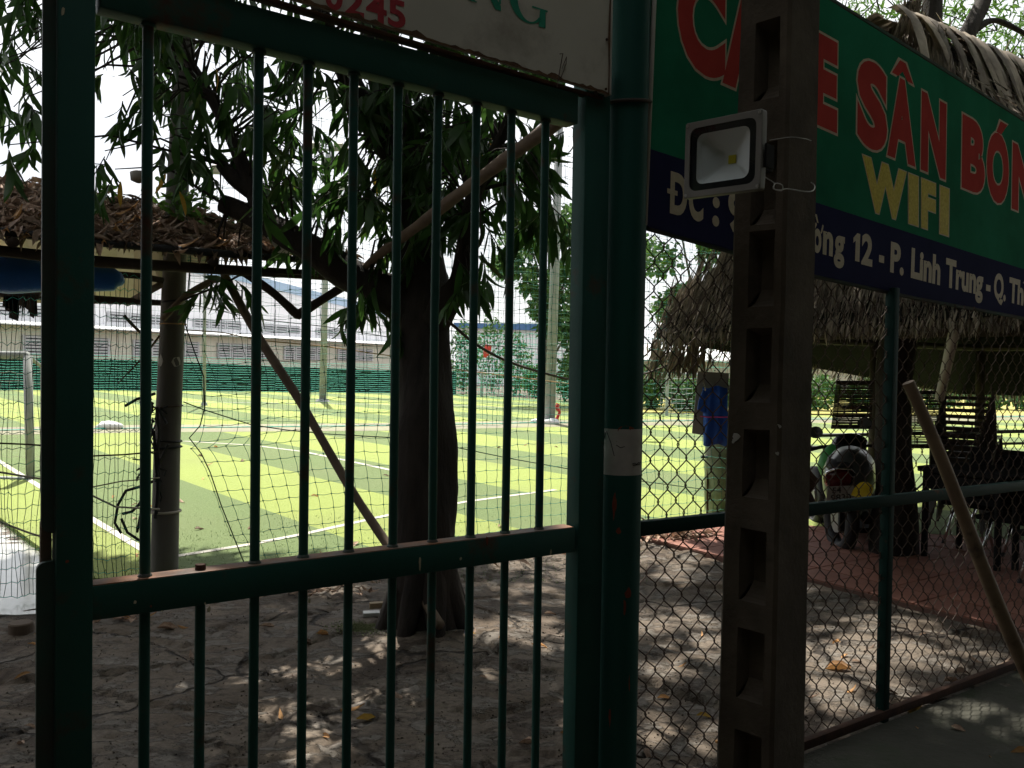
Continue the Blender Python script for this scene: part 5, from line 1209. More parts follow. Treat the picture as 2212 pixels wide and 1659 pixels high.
v1 = inst(ST[0], ST[1], [t for t, w in front[300:] + rest][::2]); v2 = inst(ST2[0], ST2[1], [t for t, w in front[300:] + rest][1::2]); v, f = cat_mesh([v1, v2])
tag(np_mesh('thatch', v, f, MT['thatch'], hut, smooth=True), kind='stuff')
# ridge: a hood of long bent fronds with a pole on top
ridge_a = AP - HB * .35 + Z * .02; ridge_b = BP_ + HB * .3
MB().tube([ridge_a + Z * .10 + HB * .3, ridge_b + Z * .10], .03, 10).build('ridge_pole', MT['wood_dark'], hut, smooth=True)
m = MB(); nfr = 70
for k in range(nfr):
    t = k / nfr; c = ridge_a.lerp(ridge_b, t)
    for sg in (1, -1):
        side = HA * sg; pts = []; L_ = random.uniform(.75, 1.05); w = random.uniform(.04, .075); tl_ = random.uniform(-.12, .12)
        for j in range(7):
            q = j / 6; pts.append(c + side * (.06 + .42 * q ** .8) * L_ - Z * (.02 + .75 * q * q) * L_ + HB * (tl_ * q + random.uniform(-.01, .01)) + Z * (.06 + .02 * random.random()))
        vs = []
        for j, p in enumerate(pts): ww = w * (1 - .55 * (j / 6) ** 2); vs += [p - HB * ww, p + Z * .012 + side * .01, p + HB * ww]
        m.add(vs, [(j * 3 + a_, j * 3 + a_ + 1, j * 3 + a_ + 4, j * 3 + a_ + 3) for j in range(6) for a_ in (0, 1)])
m.build('ridge_fronds', MT['thatch'], hut, smooth=True)['kind'] = 'stuff'
for c in (HP0 + HA * .55 + HB * .5, HP0 + HA * .5 + HB * (LB - .5), HP1 - HA * .5 + HB * .5, HP1 - HA * .5 + HB * (LB - .5), HP0 + HA * .5 + HB * 2.6):
    MB().tube([V(c.x, c.y, 0), V(c.x + .01, c.y, 1.0), V(c.x, c.y, 1.75)], .05, 12).build('hut_post', MT['wood_dark'], hut, smooth=True)
for a, b in ((HP0 + HA * .5 + HB * .5, HP1 - HA * .5 + HB * .5), (HP0 + HA * .5 + HB * .5, HP0 + HA * .5 + HB * (LB - .5)), (HP0 + HA * .5 + HB * (LB - .5), HP1 - HA * .5 + HB * (LB - .5))):
    MB().tube([V(a.x, a.y, 1.72), V(b.x, b.y, 1.72)], .035, 8).build('wall_plate', MT['wood_dark'], hut)
# white plastic gutter pipe slung inside
MB().tube([P(2068, 690, 5.6), P(2055, 745, 5.75), P(2030, 860, 6.2)], [.036, .035, .032], 10).build('white_pipe', MT['whitewash'], hut, smooth=True)

# ---- tree that grows beside the hut and above its roof
bt = G(1930, 1200); t2 = thing('shade_tree', 'dark thick trunk standing inside the hut with a light green crown above the thatch', 'tree', V(bt.x, bt.y, 0))
m = MB(); limb(m, [V(bt.x, bt.y, -.1), V(bt.x, bt.y, .5), P(1932, 850, bt.y), P(1950, 600, bt.y + .1), P(1985, 300, bt.y + .35), P(2010, 60, bt.y + .7), P(2020, -150, bt.y + .9), P(2040, -600, bt.y + 1.2)], [.19, .15, .135, .13, .11, .09, .08, .05], 14, 2, .15); m.build('trunk', MT['bark'], t2, smooth=True)
bp2 = limb(m2_ := MB(), [P(2075, 130, bt.y + 1.3), P(2095, 60, bt.y + 1.4), P(2125, 0, bt.y + 1.6), P(2170, -120, bt.y + 1.8)], [.085, .075, .07, .05], 12, 4, .15); limb(m2_, [P(2100, 70, bt.y + 1.4), P(2140, 45, bt.y + 1.5), P(2180, 55, bt.y + 1.6), P(2260, 100, bt.y + 1.7)], [.035, .03, .025, .02], 8, 5); m2_.build('limb', MT['bark'], t2, smooth=True)
def spray(out, p, n, L): 
    for k in range(n):
        d = (rv() * .8 + V(.0, 0, -.45)).normalized(); out.append((p + rv() * .16, d, rv() + V(0, 0, .6), L * random.uniform(.7, 1.2)))
lv = []
for k in range(700):
    p = P(random.uniform(1780, 2330), random.uniform(-260, 250), random.uniform(8.6, 12.5)); spray(lv, p, 9, .115)
for k in range(520):      # unseen boughs added to shade the pavement and the fence
    X, Y_ = random.uniform(.9, 6.0), random.uniform(-2.2, 3.2); zz = random.uniform(6.0, 9.5); p = V(X, Y_, 0) + SUN_DIR * (zz / SUN_DIR.z)
    if p.y > .2 and px(p)[1] > -40 and 0 < px(p)[0] < 2250: continue
    if any((X - h_.x) ** 2 + (Y_ - h_.y) ** 2 < .12 for h_ in HOLES): continue
    spray(lv, p, 16, .26)
for k in range(260):
    p = V(bt.x + random.gauss(1.2, 1.6), bt.y + random.gauss(1.6, 1.3), random.uniform(5.6, 8.2)); spray(lv, p, 9, .14)
lv = [q for q in lv if not (px(q[0])[0] < 1765 and px(q[0])[1] > -60 and px(q[0])[0] > 0)]
v, f = inst(LEAFS[0][0], LEAFS[0][1], [frame(d, n, l, q) for q, d, n, l in lv]); np_mesh('crown', v, f, MT['leaf_bright'], t2, smooth=True)['kind'] = 'stuff'
m = MB()
for k in range(40):
    p = P(random.uniform(1800, 2300), random.uniform(-200, 200), 10); m.tube([p, p + rv() * .5, p + rv() * .9], [.012, .008, .003], 5)
m.build('twigs', MT['bark'], t2)['kind'] = 'stuff'

# ---- railing beyond the hut
YR = 9.3
rail = thing('railing', 'low black pipe railing with cross braces between hut and field', 'railing', P(1985, 1080, YR))
def rp2(x, y): return P(x, y, YR)
for y0, y1, r in ((941, 932, .019), (966, 958, .014), (1076, 1060, .014)): MB().tube([rp2(1640, y0 + 2), rp2(2300, y1 - 2)], r, 8).build('rail', MT['blackpipe'], rail, smooth=True)
for x in (1655, 1860, 2082, 2290): MB().tube([rp2(x + 1, 936), rp2(x - 1, 1095)], .015, 8).build('upright', MT['blackpipe'], rail, smooth=True)
for xa, xb in ((1655, 1760), (1860, 1760), (1860, 1970), (2082, 1970), (2082, 2190), (2290, 2190)): MB().tube([rp2(xa, 962), rp2(xb, 1066)], .011, 6).build('brace', MT['blackpipe'], rail, smooth=True)

# ---- woven blinds
def blind(x0, x1, y0, y1, Y, label, skew=0):
    b_ = thing('woven_blind', label, 'blind', P((x0 + x1) / 2, y1, Y), 'woven blinds hung in the hut'); a0, a1 = P(x0, y0, Y), P(x1, y0, Y); c0_ = P(x0 + skew, y1, Y); n = 34
    A = []; B = []
    for k in range(n):
        t = k / (n - 1); A.append(a0.lerp(c0_, t)); B.append(a1.lerp(P(x1 + skew * .3, y1, Y), t) + V(0, 0, .004 * random.uniform(-1, 1)))
    m = MB()
    for p, q in zip(A, B): 
        for s in range(6): m.box(p.lerp(q, (s + .5) / 6), (q - p) / 12.1, Z * .0054, V(0, .002, 0))
    m.build('slats', MT['rot_red'], b_)['kind'] = 'stuff'
    for t in (.12, .5, .88): MB().tube([A[0].lerp(B[0], t), A[-1].lerp(B[-1], t)], .004, 5).build('cord', MT['black'], b_)
    MB().tube([A[-1] - Z * .02, B[-1] - Z * .02], .016, 8).build('bottom_roll', MT['wood_dark'], b_, smooth=True); MB().tube([A[0], B[0]], .016, 8).build('top_rod', MT['wood_dark'], b_)
blind(1806, 1886, 826, 918, 7.9, 'dark multicoloured woven blind above the parked scooter', -10)
blind(1968, 2038, 848, 960, 7.9, 'multicoloured woven blind hanging right of the thick trunk inside the hut')

# ---- scooter seen from behind
YB = 7.0
def S2(x, y, dy=0.0): return P(x, y, YB + dy)
sg = G(1820, 1202); sc_ = thing('scooter', 'grey and black motor scooter seen from behind under the thatch', 'scooter', V(sg.x, sg.y, 0))
k_ = YB / F
def ell(x, y, rx, ry, Y, n=20): return [P(x + rx * math.cos(a), y + ry * math.sin(a), Y) for a in [2 * math.pi * i / n for i in range(n)]]
def loft2(rings, name, mt, parent=sc_):
    m = MB(); n = len(rings[0]); vs = [p for r in rings for p in r]
    m.add(vs, [(i * n + k, i * n + (k + 1) % n, (i + 1) * n + (k + 1) % n, (i + 1) * n + k) for i in range(len(rings) - 1) for k in range(n)] + [tuple(range(n)), tuple(range((len(rings) - 1) * n, len(rings) * n))[::-1]])
    return m.build(name, mt, parent, smooth=True, fixn=True)
loft2([ell(1822, 1060, 26, 40, YB - .28), ell(1824, 1050, 40, 58, YB - .22), ell(1832, 1040, 56, 66, YB - .05), ell(1836, 1030, 60, 68, YB + .25), ell(1836, 1030, 50, 55, YB + .45)], 'rear_body', MT['shell'])
loft2([ell(1818, 1012, 20, 12, YB - .27), ell(1820, 1006, 36, 15, YB - .15), ell(1830, 992, 44, 18, YB + .15), ell(1838, 985, 40, 16, YB + .6)], 'seat', MT['black'])
loft2([ell(1812, 1036, 26, 20, YB - .33), ell(1812, 1034, 34, 25, YB - .29)], 'tail_light', MT['red_lens'])
MB().tube([P(1783, 1032, YB - .30), P(1786, 1020, YB - .33), P(1810, 1012, YB - .35), P(1838, 1014, YB - .33), P(1846, 1024, YB - .30)], .009, 8).build('grab_rail', MT['chrome'], sc_, smooth=True)
pl_ = [P(1785, 1087, YB - .36), P(1848, 1082, YB - .36), P(1844, 1049, YB - .39), P(1788, 1051, YB - .39)]
plate = MB().slab(pl_, V(0, .004, 0)).build('number_plate', MT['plate'], sc_, fixn=True)
up_ = V(0, -.0015, 0)
def sub(u0, u1, w0, w1): return [bil(*pl_, u0, w0), bil(*pl_, u1, w0), bil(*pl_, u1, w1), bil(*pl_, u0, w1)]
warp_text('plate_text', '54', sub(.18, .52, .58, .92), MT['ink'], plate, up_, bold=.02); warp_text('plate_text', '9830', sub(.14, .86, .10, .48), MT['ink'], plate, up_, bold=.02)
rw = V(sg.x, YB + .05, 0)
def wheel(c, name):
    R_ = .24; m = MB(); ax_ = V(.25, 0, 0).normalized(); pts = [c + V(0, math.cos(a) * R_, R_ + .0 + math.sin(a) * R_) for a in np.linspace(0, 6.283, 29)]
    w = m.tube(pts, .055, 10, caps=False).build(name, MT['black'], sc_, smooth=True); h = MB().tube([c + V(-.04, 0, R_), c + V(.04, 0, R_)], .12, 20).build('rim', MT['grey_plastic'], w)
wheel(V(P(1822, 1100, YB).x, YB + .05, .0), 'wheel'); wheel(V(P(1845, 1100, YB).x + .1, YB + 1.2, .0), 'wheel')
MB().bbox(P(1826, 1115, YB - .1), V(.055, 0, 0), V(0, .02, .0), V(0, 0, .12), .01).build('mudguard', MT['black'], sc_)
MB().tube([P(1872, 1120, YB - .2), P(1868, 1110, YB + .3)], [.045, .035], 14).build('exhaust', MT['dark_plastic'], sc_, smooth=True)
loft2([ell(1838, 975, 30, 25, YB + .75), ell(1836, 958, 40, 22, YB + .85), ell(1838, 955, 34, 20, YB + .95)], 'handlebar_cowl', MT['black_gloss'])
MB().tube([P(1748, 972, YB + .72), P(1772, 966, YB + .78), P(1810, 962, YB + .85), P(1870, 962, YB + .85), P(1925, 968, YB + .75)], [.017, .017, .012, .012, .017], 8).build('handlebar', MT['black'], sc_, smooth=True)
for x, y, tx, ty in ((1762, 934, 1784, 962), (1868, 914, 1858, 958)):
    MB().tube([P(tx, ty, YB + .85), P((x + tx) / 2, (y + ty) / 2 + 4, YB + .85), P(x, y, YB + .85)], .006, 6).build('mirror_stalk', MT['black'], sc_)
    mm = loft2([ell(x, y, 14, 11, YB + .87), ell(x, y, 16, 13, YB + .84)], 'mirror', MT['black']); m = MB(); m.add(ell(x, y, 14, 11, YB + .835), [tuple(range(20))]); m.build('mirror_glass', MT['mirror'], mm)
loft2([ell(1845, 1070, 70, 90, YB + .95), ell(1845, 1060, 60, 95, YB + 1.05), ell(1845, 1000, 30, 30, YB + 1.1)], 'leg_shield', MT['shell'])
MB().bbox(P(1840, 1130, YB + .5), V(.13, 0, 0), V(0, .35, 0), V(0, 0, .02), .01).build('footboard', MT['dark_plastic'], sc_)
MB().tube([P(1808, 1150, YB), V(P(1795, 1150, YB).x, YB, .01)], .012, 6).build('stand', MT['dark_plastic'], sc_)
bagm = MB(); limb(bagm, [P(1800, 960, YB + .7), P(1792, 980, YB + .7), P(1788, 1005, YB + .7), P(1792, 1030, YB + .7)], [.02, .07, .085, .05], 12, 3, .2); tag(bagm.build('carrier_bag', MT['green_bag'], smooth=True), 'pale green translucent bag hanging from the scooter handlebar', 'bag')
m = MB(); s = leaf_shape(6, .42, .35, .3, .03, 4); Tt = frame(V(-.8, -.2, -.25), V(-.2, -1, .3), .16, P(1884, 1052, YB - .6), .16); v, f = inst(s[0], s[1], [Tt]); tag(np_mesh('yellow_leaf', v, f, MT['yellow'], smooth=True), 'large bright yellow leaf caught beside the scooter', 'leaf')
tag(MB().slab([P(1745, 1010, 6.6), P(1770, 1038, 6.6), P(1752, 1062, 6.7), P(1765, 1090, 6.7), P(1735, 1100, 6.7)], V(0, .05, 0)).build('dark_board', MT['wood_dark'], fixn=True), 'dark broken board standing left of the scooter', 'board')

# ---- furniture: stack of chairs, table, folding chairs
def stack_chair(c, rz):
    t = thing('plastic_chair', 'dark slatted plastic chair in the tall stack inside the hut', 'chair', c, 'stacked plastic chairs'); R_ = Matrix.Rotation(rz, 3, 'Z')
    def q(x, y, z): return Vector(c) + R_ @ V(x, y, z)
    ex, ey = R_ @ V(1, 0, 0), R_ @ V(0, 1, 0)
    MB().bbox(q(0, 0, .42), ex * .2, ey * .2, Z * .012, .006).build('seat', MT['chair'], t)
    for k in range(6): MB().bbox(q(0, .20 + .022 * k, .50 + .055 * k), ex * .19, (ey * .3 + Z * 1).normalized() * .016, ey * .006, .003).build('slat', MT['chair'], t)
    for s in (-1, 1):
        MB().tube([q(s * .2, .18, .40), q(s * .2, .25, .62), q(s * .185, .33, .84)], .014, 6).build('back_post', MT['chair'], t)
        for s2 in (-1, 1): MB().tube([q(s * .19, s2 * .18, .42), q(s * .22, s2 * .22, 0)], .016, 6).build('leg', MT['chair'], t)
    return t
cst = G(2122, 1165); cst = V(cst.x, cst.y + .4, 0)
ORD = ['lowest', 'second lowest', 'third from the bottom', 'fourth from the bottom', 'middle', 'fourth from the top', 'third from the top', 'second from the top', 'topmost']
for k in range(9): tag(stack_chair(V(cst.x + .012 * k, cst.y - .004 * k, .055 * k), 2.5), 'dark slatted plastic chair, ' + ORD[k] + ' of the stack inside the hut')
gl_ = G(2180, 1180); c2 = stack_chair(V(gl_.x + .15, gl_.y + .3, 0), 2.9); tag(c2, 'single dark slatted plastic chair right of the chair stack'); c2['group'] = 'plastic chairs'
def table(c, w, d_, h, label):
    t = thing('cafe_table', label, 'table', c); MB().bbox(V(c.x, c.y, h), HA * w, HB * d_, Z * .02, .006).build('top', MT['dark_plastic'], t)
    MB().bbox(V(c.x, c.y, h - .09), HA * w * .92, HB * d_ * .9, Z * .06, .01).build('apron', MT['dark_plastic'], t)
    for a in (-1, 1):
        for b in (-1, 1): p = V(c.x, c.y, 0) + HA * w * .85 * a + HB * d_ * .85 * b; MB().tube([p, p + Z * h], .025, 8).build('leg', MT['dark_plastic'], t)
tt = G(2110, 1215); table(V(tt.x, tt.y, 0), .32, .3, .70, 'dark square table between the trunk and the folding chairs')
tt = G(2270, 1245); table(V(tt.x + .2, tt.y, 0), .35, .35, .68, 'dark table at the right edge behind the bamboo pole')
def lounge(base_pts, label, Yd):
    (xa, ya), (xb, yb_) = base_pts; a = G(xa, ya); t = thing('folding_chair', label, 'chair', V(a.x, a.y, 0), 'folding chairs with bright metal legs')
    h = .34; top_a = V(a.x, a.y, 0)
    for k, off in enumerate((V(0, 0, 0), HB * .36)):
        p = V(a.x, a.y, .01) + off; q = p + HA * -.0 + V(.13, .06, h); MB().tube([p, q], .0115, 8).build('leg', MT['chrome'], t, smooth=True); MB().tube([p - Z * .005, p + (q - p) * .12], .016, 8).build('foot', MT['black'], t)
        r_ = p + HA * .42; MB().tube([V(r_.x, r_.y, .01), V(r_.x - .10, r_.y - .02, h)], .0115, 8).build('leg', MT['chrome'], t, smooth=True)
    c = V(a.x, a.y, h + .02) + HA * .2 + HB * .18 + V(.04, .03, 0)
    MB().bbox(c, HA * .24, HB * .2, Z * .018, .01).build('seat', MT['dark_plastic'], t)
    MB().bbox(c + HB * .22 + Z * .22, HA * .24, HB * .06 + Z * .22, V(.0, -.012, .0), .006).build('backrest', MT['dark_plastic'], t)
    for s in (-1, 1): MB().tube([c + HA * .24 * s + HB * -.2 + Z * .16, c + HA * .25 * s + HB * .2 + Z * .19], .013, 6).build('armrest', MT['dark_plastic'], t)
lounge([(2036, 1180), (2050, 1200)], 'dark folding chair with two bright legs left of the bamboo pole', 0)
lounge([(2112, 1222), (2140, 1220)], 'dark folding chair with one bright slanting leg behind the bamboo pole', 0)
lounge([(2200, 1268), (2230, 1270)], 'dark folding chair with bright leg at the right edge of the picture', 0)

# ---- board, blue cloth and bin at the hut corner
YC = 7.6
tag(MB().slab([P(1495, 936, YC), P(1568, 948, YC), P(1575, 806, YC), P(1508, 802, YC)], V(0, .012, 0)).build('grey_board', MT['board'], fixn=True), 'grey rectangular board hanging at the left corner of the hut', 'board')
cl_ = thing('blue_cloth', 'bright blue folded cloth hanging over the grey board, tied with pink string', 'cloth', P(1545, 962, YC - .06)); m = MB(); vs = []; n = 8
for j in range(9):
    for i in range(n + 1):
        x = 1519 + 52 * i / n; y = 836 + 126 * j / 8 + 3 * math.sin(i); vs.append(P(x, y, YC - .06 + .018 * math.sin(i * 1.9 + j * .3)))
m.add(vs, [(j * (n + 1) + i, (j + 1) * (n + 1) + i, (j + 1) * (n + 1) + i + 1, j * (n + 1) + i + 1) for j in range(8) for i in range(n)]); o = m.build('body', MT['blue_cloth'], cl_, smooth=True); md = o.modifiers.new('t', 'SOLIDIFY'); md.thickness = .01
MB().slab([P(1521, 838, YC - .07), P(1509, 868, YC - .07), P(1507, 884, YC - .07), P(1522, 892, YC - .07)], V(0, .02, 0)).build('sleeve', MT['blue_cloth'], cl_, fixn=True)
MB().tube([P(1512, 899, YC - .09), P(1530, 901, YC - .10), P(1572, 901, YC - .10)], .005, 6).build('string', MT['pink'], cl_)
bn = G(1545, 1118); bin_ = thing('plastic_bin', 'cloudy clear plastic bag in a wire stand below the blue cloth', 'bin', V(bn.x, bn.y, 0)); m = MB()
limb(m, [V(bn.x + .02, bn.y, .02), V(bn.x + .02, bn.y, .25), V(bn.x + .02, bn.y, .5), V(bn.x + .03, bn.y, .74)], [.10, .13, .13, .12], 14, 2, .2); m.build('bag', MT['bag_clear'], bin_, smooth=True)
for x in (1528, 1572): MB().tube([G(x, 1122), P(x + 1, 960, bn.y)], .010, 6).build('leg', MT['rust'], bin_)
MB().tube([P(1514, 987, bn.y - .05), P(1580, 985, bn.y - .05)], .014, 6).build('rim', MT['black'], bin_)
# swept leaves at the corner of the tiled floor
Td = [frame(rv() * V(1, 1, .25).length * V(random.gauss(0, 1), random.gauss(0, 1), random.gauss(0, .2)).normalized(), V(0, 0, 1) + rv() * .5, random.uniform(.06, .14), tuple(G(random.gauss(1455, 42), random.gauss(1163, 6)) + Z * random.uniform(.02, .06))) for k in range(160)]
v, f = inst(DRYS[0][0], DRYS[0][1], Td); tag(np_mesh('swept_leaves', v, f, MT['dry'], smooth=True), 'swept heap of dry brown leaves at the corner of the tiled floor', 'leaves', kind='stuff')

# ================================================================== FIELD FURNITURE AND BACKGROUND
gp = G(66, 1040); goal = thing('goal_frame', 'small grey-white football goal at the left edge of the field', 'goal', gp)
h_ = P(60, 768, gp.y).z; d1 = UD; g_r = V(gp.x, gp.y, 0); g_l = g_r + V(-3.0, .6, 0)
MB().tube([g_r, V(g_r.x - .04, g_r.y, h_)], .048, 12).build('post', MT['goal'], goal, smooth=True); MB().tube([g_l, g_l + Z * h_], .048, 12).build('post', MT['goal'], goal, smooth=True)
MB().tube([V(g_r.x - .04, g_r.y, h_), g_l + Z * h_], .046, 12).build('crossbar', MT['goal'], goal, smooth=True)
bkr = g_r + V(-.35, .9, 0); MB().tube([V(g_r.x - .04, g_r.y, h_), V(bkr.x, bkr.y, h_ * .9), bkr], .025, 8).build('back_stay', MT['goal'], goal, smooth=True); MB().tube([g_r, bkr], .025, 8).build('ground_bar', MT['goal'], goal); MB().tube([g_r + V(-.03, -.05, .03), g_r + V(-.42, -.02, .03)], .03, 8).build('foot_bar', MT['goal'], goal)
def flat_net(a, b, h, name, label, cell_, r, mt, zoff=0.0, mtb=None, zb0=.05, parent=None):
    t = parent or thing(name, label, 'net', V((a.x + b.x) / 2, (a.y + b.y) / 2, 0)); L_ = (b - a).length; nc = int(L_ / cell_); nr = int(h / cell_)
    u = np.linspace(0, 1, nc + 1); w = np.arange(nr + 1) * cell_ + zb0; a_ = np.array(a); b_ = np.array(b)
    g = a_[None, None] * (1 - u[:, None, None]) + b_[None, None] * u[:, None, None] + np.zeros((nc + 1, nr + 1, 3)); g[:, :, 2] = w[None] + RNG.normal(0, cell_ * .10, (nc + 1, nr + 1)); g[:, :, 1] += RNG.normal(0, cell_ * .08, (nc + 1, nr + 1)); g[:, :, 0] += RNG.normal(0, cell_ * .05, (nc + 1, nr + 1))
    hv = segs(g[:-1].reshape(-1, 3), g[1:].reshape(-1, 3), r, 3); vv2 = segs(g[:, :-1].reshape(-1, 3), g[:, 1:].reshape(-1, 3), r * .8, 3)
    tag(np_mesh('netting', *vv2, MT[mtb or mt], t), kind='stuff'); tag(np_mesh('netting', *hv, MT[mt], t), kind='stuff'); return t
flat_net(V(bkr.x, bkr.y, 0), V(g_l.x, g_l.y + .9, 0), h_ * .9, 'x', '', .12, .002, 'rope', parent=goal)
gq = G(1040, 858); gw = G(1092, 858); goal2 = thing('goal_frame', 'far small white goal in front of the bushes right of the tree', 'goal', gq); h2 = P(1040, 807, gq.y).z
for p in (gq, gw): MB().tube([p, V(p.x, p.y, h2)], .06, 10).build('post', MT['goal'], goal2)
MB().tube([V(gq.x, gq.y, h2), V(gw.x, gw.y, h2)], .06, 10).build('crossbar', MT['goal'], goal2); flat_net(V(gq.x, gq.y + 1, 0), V(gw.x, gw.y + 1, 0), h2, 'x', '', .18, .012, 'goal', parent=goal2)
gq = G(1440, 900); gw = G(1510, 903); goal3 = thing('goal_frame', 'white goal seen through the chain-link left of the thatched hut', 'goal', gq); h2 = P(1440, 808, gq.y).z
for p in (gq, gw): MB().tube([p, V(p.x, p.y, h2)], .05, 10).build('post', MT['goal'], goal3)
MB().tube([V(gq.x, gq.y, h2), V(gw.x, gw.y, h2)], .05, 10).build('crossbar', MT['goal'], goal3); flat_net(V(gq.x, gq.y + 1, 0), V(gw.x, gw.y + 1, 0), h2, 'x', '', .15, .008, 'goal', parent=goal3)
# dividing net
dn_ = [G(-200, 938), G(300, 930), G(840, 924), G(1187, 917), G(1700, 910), G(2300, 902)]
dnet = thing('dividing_net', 'fine tall net dividing the two playing fields', 'net', G(840, 924))
for i in range(5): flat_net(dn_[i], dn_[i + 1], 4.6 if i < 4 else 3.2, 'x', '', .17, .0022, 'net', parent=dnet, mtb='net')
MB().tube([p + Z * .05 for p in dn_], .010, 6).build('bottom_rope', MT['net_teal'], dnet)
# far boundary: dark shade cloth wall with nets in front
fa = [(-260, 842, 770), (0, 843, 772), (300, 844, 778), (600, 847, 792), (860, 850, 801), (985, 853, 803)]
shc = thing('shade_fence', 'long dark green shade-cloth fence at the far end of the field', 'fence', G(500, 846)); m = MB()
for i in range(len(fa) - 1):
    a, b = G(fa[i][0], fa[i][1]), G(fa[i + 1][0], fa[i + 1][1]); za, zb_ = P(fa[i][0], fa[i][2], a.y).z, P(fa[i + 1][0], fa[i + 1][2], b.y).z
    m.slab([a, b, V(b.x, b.y, zb_), V(a.x, a.y, za)], V(0, .06, 0))
m.build('cloth', MT['shade'], shc, fixn=True)
for i in range(0, 14):
    x = -200 + i * 88; y = interp(x, [q[0] for q in fa], [q[1] for q in fa]); a = G(x, y); MB().tube([V(a.x, a.y - .06, 0), V(a.x, a.y - .06, P(x, interp(x, [q[0] for q in fa], [q[2] for q in fa]), a.y).z + .05)], .035, 6).build('post', MT['shade'], shc)
fnet = thing('far_net', 'green netting hung in folds in front of the far shade-cloth fence', 'net', G(500, 850)); T_a = []; T_b = []
for i in range(len(fa) - 1):
    a, b = G(fa[i][0], fa[i][1] + 1), G(fa[i + 1][0], fa[i + 1][1] + 1); a.y -= .4; b.y -= .4; hh = P(fa[i][0], fa[i][2], a.y).z + .2
    for j in range(15):
        z = .06 + j * hh / 15; prev = None
        for k in range(25):
            p = a.lerp(b, k / 24) + Z * (z + .03 * noise.noise(V(k * .7 + i * 9, j * 1.7, 0))) + V(0, .1 * noise.noise(V(k, j, 3)), 0)
            if prev is not None: T_a.append(tuple(prev)); T_b.append(tuple(p))
            prev = p
v, f = segs(T_a, T_b, .008, 3); tag(np_mesh('netting', v, f, MT['net_teal'], fnet), kind='stuff')
# netting in front of the bushes on the right
r0, r1, r2 = G(985, 856), G(1240, 875), G(1700, 892)
flat_net(r0, r1, 2.6, 'bush_net', 'green netting in front of the bushes right of the tree trunk', .2, .008, 'net_teal')
flat_net(r1, r2, 2.4, 'bush_net', 'green netting in front of the bushes seen through the chain-link fence', .2, .007, 'net_teal')
# lamp posts on the field
def lamp_post(x0, y0, x1, y1, r, label, extra=None):
    a = G(x0, y0); t = thing('lamp_post', label, 'lamp post', V(a.x, a.y, 0), 'lamp posts on the field'); b = P(x1, y1, a.y); MB().tube([V(a.x, a.y, 0), V(b.x, b.y, b.z)], [r, r * .62], 14).build('shaft', MT['lamp_post'], t, smooth=True)
    MB().tube([V(a.x, a.y, 0), V(a.x, a.y, .12)], [r * 2.2, r * 1.5], 12).build('base', MT['lamp_post'], t)
    MB().bbox(b + Z * .1, V(.5, 0, 0), V(0, .04, 0), V(0, 0, .04), .01).build('cross_arm', MT['lamp_post'], t)
    for s in (-.4, .4): MB().bbox(b + V(s, -.1, .2), V(.16, 0, 0), V(0, .06, .04), V(0, -.05, .12), .02).build('lamp_head', MT['lamp_body'], t)
lamp_post(1187, 916, 1213, 150, .135, 'grey lamp post on the field right of the tree trunk')
lamp_post(697, 869, 708, 330, .13, 'grey lamp post on the far field between the gate bars')
lamp_post(441, 878, 444, 380, .055, 'thin grey post on the far field right of the round net post')
wb = G(1187, 914)
for k, (x, y, s, lb_) in enumerate(((1165, 917, .16, 'white sandbag left of the lamp post foot'), (1190, 919, .17, 'white sandbag at the lamp post foot'), (237, 930, .22, 'white sandbag on the dividing line at the left'), (922, 926, .16, 'small white sandbag on the dividing line'))):
    p = G(x, y); tag(MB().ico(p + Z * .08, s, 2, .3, (1.3, .8, .5)).build('sandbag', MT['white_plastic'], smooth=True), lb_, 'sandbag', 'sandbags holding the dividing net')
m = MB()
for pts, r in (([(1206, 872), (1202, 880), (1209, 890), (1203, 905), (1206, 925), (1203, 948)], .02),): m.tube([P(x, y, 21.5) for x, y in pts], [.05, .06, .035, .045, .03, .015], 6)
tag(m.build('red_ribbon', MT['red']), 'red ribbon hanging on the dividing net beside the lamp post', 'ribbon')
tag(MB().tube([P(1055, 745, 30), P(1052, 760, 30), P(1047, 772, 30)], [.12, .13, .05], 6).build('red_rag', MT['red']), 'red rag tied above the far goal', 'rag')

# ---- long warehouse beyond the far end
def wp(x): # ground line of the long wall: distance grows to the right
    xs_ = [-500, 210, 840, 1200]; k_ = [1 / 33., 1 / 44., 1 / 75., 1 / 150.]; return 1.0 / interp(x, xs_, k_)
wh = thing('warehouse', 'long white warehouse with louvre vents and a pale blue gable roof beyond the field', 'building', P(420, 800, 52))
w_a, w_b = P(-320, 770, wp(-320)), P(880, 783, wp(880)); wdir = V(w_b.x - w_a.x, w_b.y - w_a.y, 0); wl = wdir.length; wdir.normalize(); wn = V(wdir.y, -wdir.x, 0)
def WPt(s, z, o=0.0): return V(w_a.x, w_a.y, 0) + wdir * s + wn * o + Z * z
def WX(x, y, o=0.0): return PL(x, y, V(w_a.x, w_a.y, 0) + wn * o, wn)
def ws(p): return (Vector(p) - V(w_a.x, w_a.y, 0)).dot(wdir)
zc = WX(210, 712).z
MB().slab([WPt(0, 0), WPt(wl, 0), WPt(wl, zc), WPt(0, zc)], wn * -.3).build('annex_wall', MT['wall_cream'], wh, fixn=True)
MB().slab([WPt(0, zc, .7), WPt(wl, zc, .7), WPt(wl, zc + .38, -2.2), WPt(0, zc + .38, -2.2)], Z * .06).build('canopy', MT['canopy'], wh, fixn=True)
zg = WX(510, 600, -2.2).z
s_pk = ws(WX(470, 590, -2.2)); s_e = ws(WX(860, 690, -2.2)); ze = WX(860, 690, -2.2).z; zp = WX(470, 596, -2.2).z
